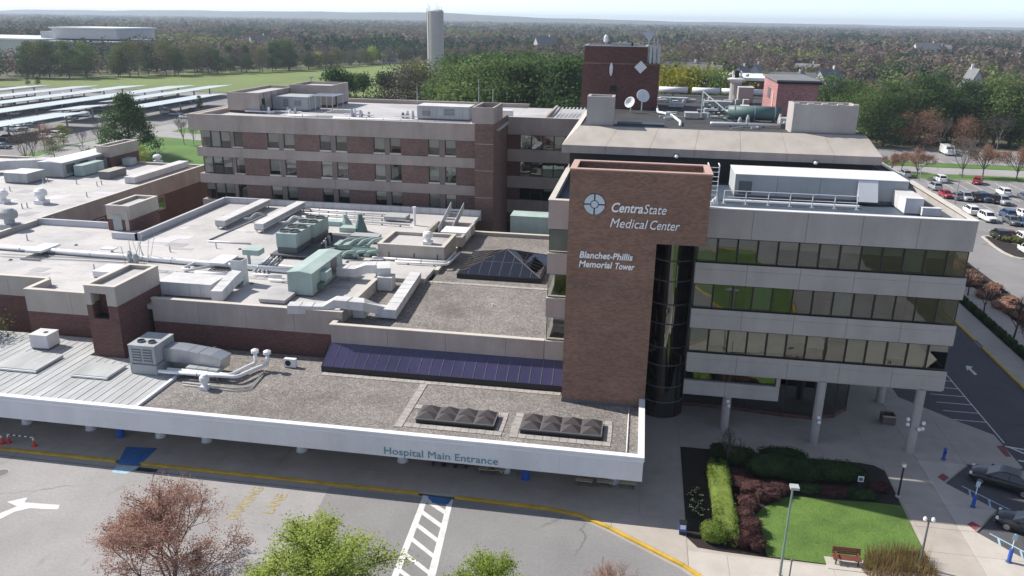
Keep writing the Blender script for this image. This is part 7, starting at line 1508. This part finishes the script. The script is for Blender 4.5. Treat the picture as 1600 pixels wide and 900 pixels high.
# light masts
for k, (x, yb, yt, lab) in enumerate(((346, 112, 68, 'tall field light mast in front of the far tree line'), (314, 112, 97, 'short pale pole in front of the far tree line'), (378, 112, 93, 'second short pale pole right of the tall mast'), (486, 160, 122, 'pale pole standing behind the wing roof'))):
    P = G(x, yb, 0) if k < 3 else Vector((V(x, yt, 250).x, 250, 0)); h = V(x, yt, P.y).z; t = thing('light_mast', lab, 'mast', tuple(P)); MB().tube([P, P+Vector((0, 0, h))], [.3, .18], 6).build('pole', SILO, t); bx('lamp_head', P.x-.5, P.x+.5, P.y-.3, P.y+.3, h, h+.5, STEEL, t)
for k, (x, yb, yt) in enumerate(((1492, 318, 272), (1436, 283, 258))):
    P = G(x, yb, 0); h = V(x, yt, P.y).z; t = thing('car_park_lamp', ('lamp post among the cars of the right car park', 'lamp post at the left of the right car park')[k], 'lamp post', tuple(P)); MB().tube([P, P+Vector((0, 0, h))], [.12, .08], 6).build('pole', STEEL, t); bx('lamp_head', P.x-.6, P.x+.6, P.y-.2, P.y+.2, h, h+.15, GREYM, t)
# ------------------------------------------------------------------ trees one can tell apart
tree_px('bigpine', 206, 244, 148, 'big dark pine standing alone beside the solar carports', wide=1.0)
for key, x, yb, yt, lab, w in (('bare', 42, 262, 196, 'tall bare grey tree at the left behind the far left roof', .9), ('bare', 55, 258, 203, 'thin bare tree right of the tall bare one', .7), ('bare', 160, 238, 186, 'bare grey tree against the big pine', .9), ('rusty', 70, 232, 194, 'rust coloured tree among the parked cars', 1.1), ('yellow', 100, 226, 196, 'small yellow green tree in front of the carports', 1.0), ('olive', 86, 250, 218, 'olive bushy tree behind the white air handler', 1.3), ('bare', 130, 232, 200, 'faint bare tree left of the big pine', .8),
        ('yellow', 222, 256, 230, 'yellow shrub beside the far left stair house', 1.1), ('bare', 288, 226, 180, 'bare dark tree left of the wing corner', .8), ('bare', 303, 226, 190, 'second bare tree touching the wing corner', .7), ('pine3', 313, 172, 150, 'small dark conifer at the end of the carports', 1.0), ('pine3', 44, 133, 121, 'small round dark conifer at the field edge', 1.3), ('pine3', 60, 133, 120, 'twin dark conifer at the field edge', 1.3), ('fresh', 6, 510+0, 485, '', 1)):
    if lab: tree_px(key, x, yb, yt, lab, wide=w)
tree('olive', Vector((-62.5, 62.0, 0)), 7.0, 'olive brown bush at the left edge below the annex', wide=1.1)
ORD = ['first', 'second', 'third', 'fourth', 'fifth', 'sixth', 'seventh', 'eighth', 'ninth', 'tenth', 'eleventh', 'twelfth', 'thirteenth', 'fourteenth', 'fifteenth', 'sixteenth']
def row(key, xs, yt, Y, lab, grp, jit=3, wide=1.): 
    for i_, x in enumerate(xs):
        k_ = rt_.choice(key) if isinstance(key, (list, tuple)) else key; tree_px(k_, x+rt_.uniform(-4, 4), 0, yt+rt_.uniform(-jit, jit), lab+', %s from the left' % ORD[i_], grp, wide*rt_.uniform(.8, 1.1), Y=Y+rt_.uniform(-9, 9))
row('pine3', (522, 541, 553, 569, 597), 114, 235, 'dark conifer in the loose group behind the wing roof', 'conifers behind the wing roof', 5, 1.25)
row(['olive', 'tan'], (622, 635, 648, 660), 104, 250, 'thin olive tree at the foot of the silo', 'olive trees at the foot of the silo', 6)
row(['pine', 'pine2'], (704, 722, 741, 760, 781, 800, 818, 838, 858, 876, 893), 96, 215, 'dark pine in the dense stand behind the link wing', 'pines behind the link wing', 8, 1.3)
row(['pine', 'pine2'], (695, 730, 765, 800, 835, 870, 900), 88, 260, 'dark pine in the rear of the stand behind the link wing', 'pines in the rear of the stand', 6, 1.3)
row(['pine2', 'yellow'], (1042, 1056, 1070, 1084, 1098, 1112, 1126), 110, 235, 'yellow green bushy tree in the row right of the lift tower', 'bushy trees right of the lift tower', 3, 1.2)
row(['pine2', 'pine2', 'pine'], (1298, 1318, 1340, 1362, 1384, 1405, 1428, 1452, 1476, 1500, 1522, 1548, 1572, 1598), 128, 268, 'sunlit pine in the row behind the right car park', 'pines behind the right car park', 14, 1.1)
row(['pine2', 'pine'], (1310, 1352, 1395, 1440, 1490, 1535, 1585, 1620), 150, 256, 'nearer pine in front of the row behind the right car park', 'nearer pines behind the right car park', 14, 1.0)
row(['tan', 'rusty', 'bare'], (1420, 1450, 1475, 1510, 1545, 1570, 1600), 178, 253, 'leafless brown tree under the pines on the right', 'leafless trees under the pines', 8)
tree_px('yellow', 1406, 222, 187, 'bright yellow green tree at the edge of the right car park', wide=1.1)
for x, yb, yt, k_, lab in ((1432, 278, 232, 'rust', 'rust budded small tree left on the grass strip of the car park'), (1503, 277, 212, 'bare', 'tall bare tree on the grass strip of the car park'), (1535, 277, 226, 'rust', 'rust budded small tree right of the tall bare tree'), (1588, 282, 230, 'rust', 'rust budded small tree at the right end of the grass strip'), (1392, 272, 240, 'rust', 'rust budded small tree beyond the upper block corner'), (1408, 268, 236, 'rust', 'second rust budded tree beyond the upper block corner')): tree_px(k_, x, yb, yt, lab)
for x, yb, yt, k_, lab in ((1537, 490, 440, 'bare2', 'small bare tree in the gravel bed across the drive'), (1584, 528, 462, 'bare2', 'second small bare tree in the gravel bed across the drive'), (1600, 560, 500, 'bare2', 'bare tree at the right edge across the drive'), (1512, 462, 415, 'bare2', 'bare twiggy tree beside the office corner')): tree_px(k_, x, yb, yt, lab)
rs = random.Random(9)
for k in range(16):
    y = 100+k*1.9; shrub('low red brown shrub across the shaded drive, %s from the near end' % ORD[k], (47.0+rs.uniform(-.7, 2.2), y, .05), (1.1, 1.1, .5), L_RED if k % 3 else L_RUST, 420, .16, .9, group='shrubs across the shaded drive', bump=.3, seed=200+k)
for k in range(11):
    y = 82+k*2.9; shrub('dark clipped bush along the walk across the drive, %s from the near end' % ORD[k], (42.75, y, .05), (.45, 1.35, .42), L_BOX, 420, .14, .5, group='clipped bushes across the drive', bump=.05, seed=240+k)
for k, (x, y) in enumerate(((1573, 377), (1583, 376), (1592, 380), (1560, 372))): P = G(x, y, .15); shrub('green yellow shrub on the traffic island, %s' % NUM[k], tuple(P), (1.3, .9, .5), L_OLIVE, 420, .18, .9, group='shrubs on the traffic island', bump=.25, seed=260+k)
# field edge trees, each a thing
edge = [(-345, 372), (-300, 405), (-262, 450), (-232, 500), (-210, 560), (-186, 622), (-150, 640), (-112, 640)]
def along(poly, step):
    out = []
    for a, b in zip(poly[:-1], poly[1:]):
        a, b = Vector(a), Vector(b); n = max(1, round((b-a).length/step))
        for i in range(n): out.append(a.lerp(b, i/n))
    return out
for q in along(edge, 6.0):
    kk = rt_.choice(['pine', 'pine3', 'pine2', 'olive', 'tan']) if q.x < -225 else rt_.choice(['olive', 'tan', 'fresh', 'tan', 'olive'])
    h = rt_.uniform(14, 19) if q.x < -225 else rt_.uniform(9, 13)
    tree(kk, Vector((q.x+rt_.uniform(-4, 4), q.y+rt_.uniform(0, 10), 0)), h, {'pine': 'dark pine in the edge of the wood across the field', 'pine2': 'mid green pine in the edge of the wood across the field', 'pine3': 'pointed conifer in the edge of the wood across the field', 'olive': 'olive budding tree in the edge of the wood across the field', 'tan': 'grey leafless tree in the edge of the wood across the field', 'fresh': 'fresh green tree in the edge of the wood across the field'}[kk], {'pine': 'dark pines of the wood edge', 'pine2': 'mid green pines of the wood edge', 'pine3': 'conifers of the wood edge', 'olive': 'olive trees of the wood edge', 'tan': 'grey trees of the wood edge', 'fresh': 'fresh green trees of the wood edge'}[kk])
for X, Y, kk, h in [(rt_.uniform(25, 240), rt_.uniform(290, 420), rt_.choice(['olive', 'tan', 'rusty', 'pine', 'fresh', 'tan', 'pine2']), rt_.uniform(10, 15)) for _ in range(95)]:
    if 35 < X < 165 and Y < 425 and rt_.random() < .75: continue
    tree(kk, Vector((X, Y, 0)), h, {'pine': 'dark pine in the wood around the houses', 'pine2': 'mid green pine in the wood around the houses', 'rusty': 'rust budded tree in the wood around the houses', 'olive': 'olive budding tree in the wood around the houses', 'tan': 'grey leafless tree in the wood around the houses', 'fresh': 'fresh green tree in the wood around the houses'}[kk], {'pine': 'dark pines around the houses', 'pine2': 'mid green pines around the houses', 'rusty': 'rust trees around the houses', 'olive': 'olive trees around the houses', 'tan': 'grey trees around the houses', 'fresh': 'fresh trees around the houses'}[kk])
# ------------------------------------------------------------------ the wood behind, one mass to the horizon
SP = np.array([[.165, .138, .120], [.170, .125, .110], [.150, .158, .080], [.052, .090, .050], [.19, .24, .085], [.205, .175, .135], [.040, .072, .048], [.140, .095, .088]])*.88
CLEAR = [(95, 385, 80, 75), (-40, 700, 60, 30), (120, 560, 45, 40), (260, 520, 60, 40), (60, 820, 120, 35), (330, 820, 90, 60), (-260, 830, 120, 40), (-560, 1150, 200, 60), (150, 1300, 300, 70), (620, 1150, 200, 60), (-120, 1250, 200, 50), (480, 640, 60, 50), (250, 700, 90, 30), (420, 1000, 160, 40)]
def wood(seed, r0, r1, spacing, nq, qs, hmin, hmax, cw):
    rg = np.random.default_rng(seed); area = .80*(r1*r1-r0*r0); n = int(area/spacing**2)
    r = np.sqrt(rg.uniform(r0*r0, r1*r1, n)); th = YAW+rg.uniform(-.72, .72, n); X, Y = r*np.sin(th), r*np.cos(th)
    keep = np.ones(n, bool)
    ex, ey = np.array([e[0] for e in edge]), np.array([e[1] for e in edge])
    lim = np.interp(X, [-900, -480, -430, -345]+list(ex[1:])+[-95, -60, 0, 20, 300], [660, 655, 640, 382]+list(ey[1:]+8)+[430, 290, 285, 290, 290]); keep &= Y > lim
    keep &= ~((X < -395) & (Y < 655)); keep &= ~((np.abs(X+107) < 9) & (Y > 395) & (Y < 428))
    for cx, cy, a, b in CLEAR: keep &= ((X-cx)/a)**2+((Y-cy)/b)**2 > 1
    X, Y = X[keep], Y[keep]; n = len(X)
    pt = np.sin(X*.0131+1.3+.6*np.sin(Y*.007))*np.cos(Y*.0083+.4)+.7*np.sin(X*.034+Y*.021+2*np.sin(X*.009))+.4*np.sin(X*.071-Y*.049)
    f = pt*1.05+rg.normal(0, .28, n); left = X < -60
    sp = np.where(f < -1.0, 3, np.where(f < -.6, 6, np.where(f < -.1, 0, np.where(f < .3, 1, np.where(f < .75, 5, np.where(f < 1.1, 2, np.where(f < 1.35, 7, 4)))))))
    sp = np.where(left & (pt < .2) & (rg.random(n) < .5), rg.choice([3, 6], n), sp); sp = np.where((X > 110) & (Y < 520) & (rg.random(n) < .5), rg.choice([4, 2], n), sp)
    H = rg.uniform(hmin, hmax, n)*(1+.22*np.sin(X*.021+.5)*np.cos(Y*.017)); W = cw*rg.uniform(.6, 1.35, n); con = np.isin(sp, [3, 6])
    col = SP[sp]*rg.uniform(.82, 1.2, (n, 1))
    D = rg.normal(size=(n, nq, 3)); D /= np.linalg.norm(D, axis=2)[:, :, None]; D[:, :, 2] = np.where(rg.random((n, nq)) < .25, -.55*np.abs(D[:, :, 2]), np.abs(D[:, :, 2])); q = rg.uniform(.55, 1.05, (n, nq, 1))
    tap = np.where(con[:, None], 1-.55*np.clip(D[:, :, 2], 0, 1), 1.0)
    P = np.empty((n, nq, 3)); P[:, :, 0] = X[:, None]+D[:, :, 0]*q[:, :, 0]*W[:, None]*tap; P[:, :, 1] = Y[:, None]+D[:, :, 1]*q[:, :, 0]*W[:, None]*tap; P[:, :, 2] = H[:, None]*(.40+.58*D[:, :, 2]*q[:, :, 0])
    N = D+rg.normal(0, .45, D.shape)
    return P.reshape(-1, 3), N.reshape(-1, 3), np.repeat(col, nq, 0)*rg.uniform(.85, 1.15, (n*nq, 1)), np.full(n*nq, qs)
for k in range(15):
    cx, cy, a, b = CLEAR[k % len(CLEAR)]; house('small pale house in a far clearing of the wood', cx+rt_.uniform(-.5, .5)*a, cy+rt_.uniform(-.1, .5)*b, rt_.uniform(12, 22), 10, 6.5, 3, rt_.uniform(-.6, .6), wallm=WHITE if k % 2 else SIDING)
parts_ = [wood(1, 285, 720, 9.8, 100, 1.7, 11, 17, 6.2), wood(2, 720, 1900, 12.8, 34, 4.0, 11, 18, 8.6), wood(3, 1900, 7500, 38, 9, 15., 10, 18, 22.)]
P = np.concatenate([p[0] for p in parts_]); N = np.concatenate([p[1] for p in parts_]); C = np.concatenate([p[2] for p in parts_]); S = np.concatenate([p[3] for p in parts_])*np.random.default_rng(3).uniform(.6, 1.3, len(P))
fo = quads('forest', P, N, S, L_FOREST, None, None, .8, label='brown and green spring wood stretching to the horizon', cat='forest', kind='stuff')
at = fo.data.attributes.new('tint', 'FLOAT_COLOR', 'FACE'); cc = np.ones((len(C), 4), np.float32); cc[:, :3] = C; at.data.foreach_set('color', cc.ravel())
# low far ridges
def ridge(name, x0, x1, y, pts, mat):
    vs, fs = [], []; n = 60
    for i in range(n+1):
        u = i/n; h = max(0., float(np.interp(u, [p[0] for p in pts], [p[1] for p in pts])))+2.0*math.sin(u*37)+1.5*math.sin(u*83); x = x0+(x1-x0)*u; vs += [(x, y-700, 0), (x, y, max(1, h)), (x, y+900, 0)]
    for i in range(n): fs += [(3*i, 3*i+3, 3*i+4, 3*i+1), (3*i+1, 3*i+4, 3*i+5, 3*i+2)]
    MB().add(vs, fs).build(name, mat, kind='structure', smooth=True, fixn=True)
HILL = M('wooded_hill', (.085, .085, .065), .95, .5, .4, bigs=.006, fines=.06)
ridge('hills', -5200, 1500, 6200, [(0, 45), (.25, 62), (.42, 66), (.52, 74), (.60, 60), (.68, 45), (.8, 38), (1, 30)], HILL)
ridge('hills', -1500, 7500, 8800, [(0, 30), (.3, 36), (.6, 30), (.8, 44), (1, 40)], HILL)
# ------------------------------------------------------------------ remove the pattern trees and cars that only served for copying
def drop(o):
    for ch in list(o.children): drop(ch)
    bpy.data.objects.remove(o)
for t, H in PROTO.values(): drop(t)
drop(SEDAN); drop(SUVM)
# ------------------------------------------------------------------ the air
hz = MB().box(-9500, 9500, -1500, 9900, -2, 82).build('haze', None, label='thin pale spring haze filling the air over the whole place', cat='haze', kind='stuff')
hm = bpy.data.materials.new('haze'); hm.use_nodes = True; nt = hm.node_tree; nt.nodes.remove(nt.nodes['Principled BSDF'])
pv = nt.nodes.new('ShaderNodeVolumePrincipled'); pv.inputs['Color'].default_value = (.74, .86, 1.0, 1); pv.inputs['Density'].default_value = .00013; pv.inputs['Anisotropy'].default_value = .2
nt.links.new(pv.outputs[0], nt.nodes['Material Output'].inputs['Volume'])
hz.data.materials.clear(); hz.data.materials.append(hm)
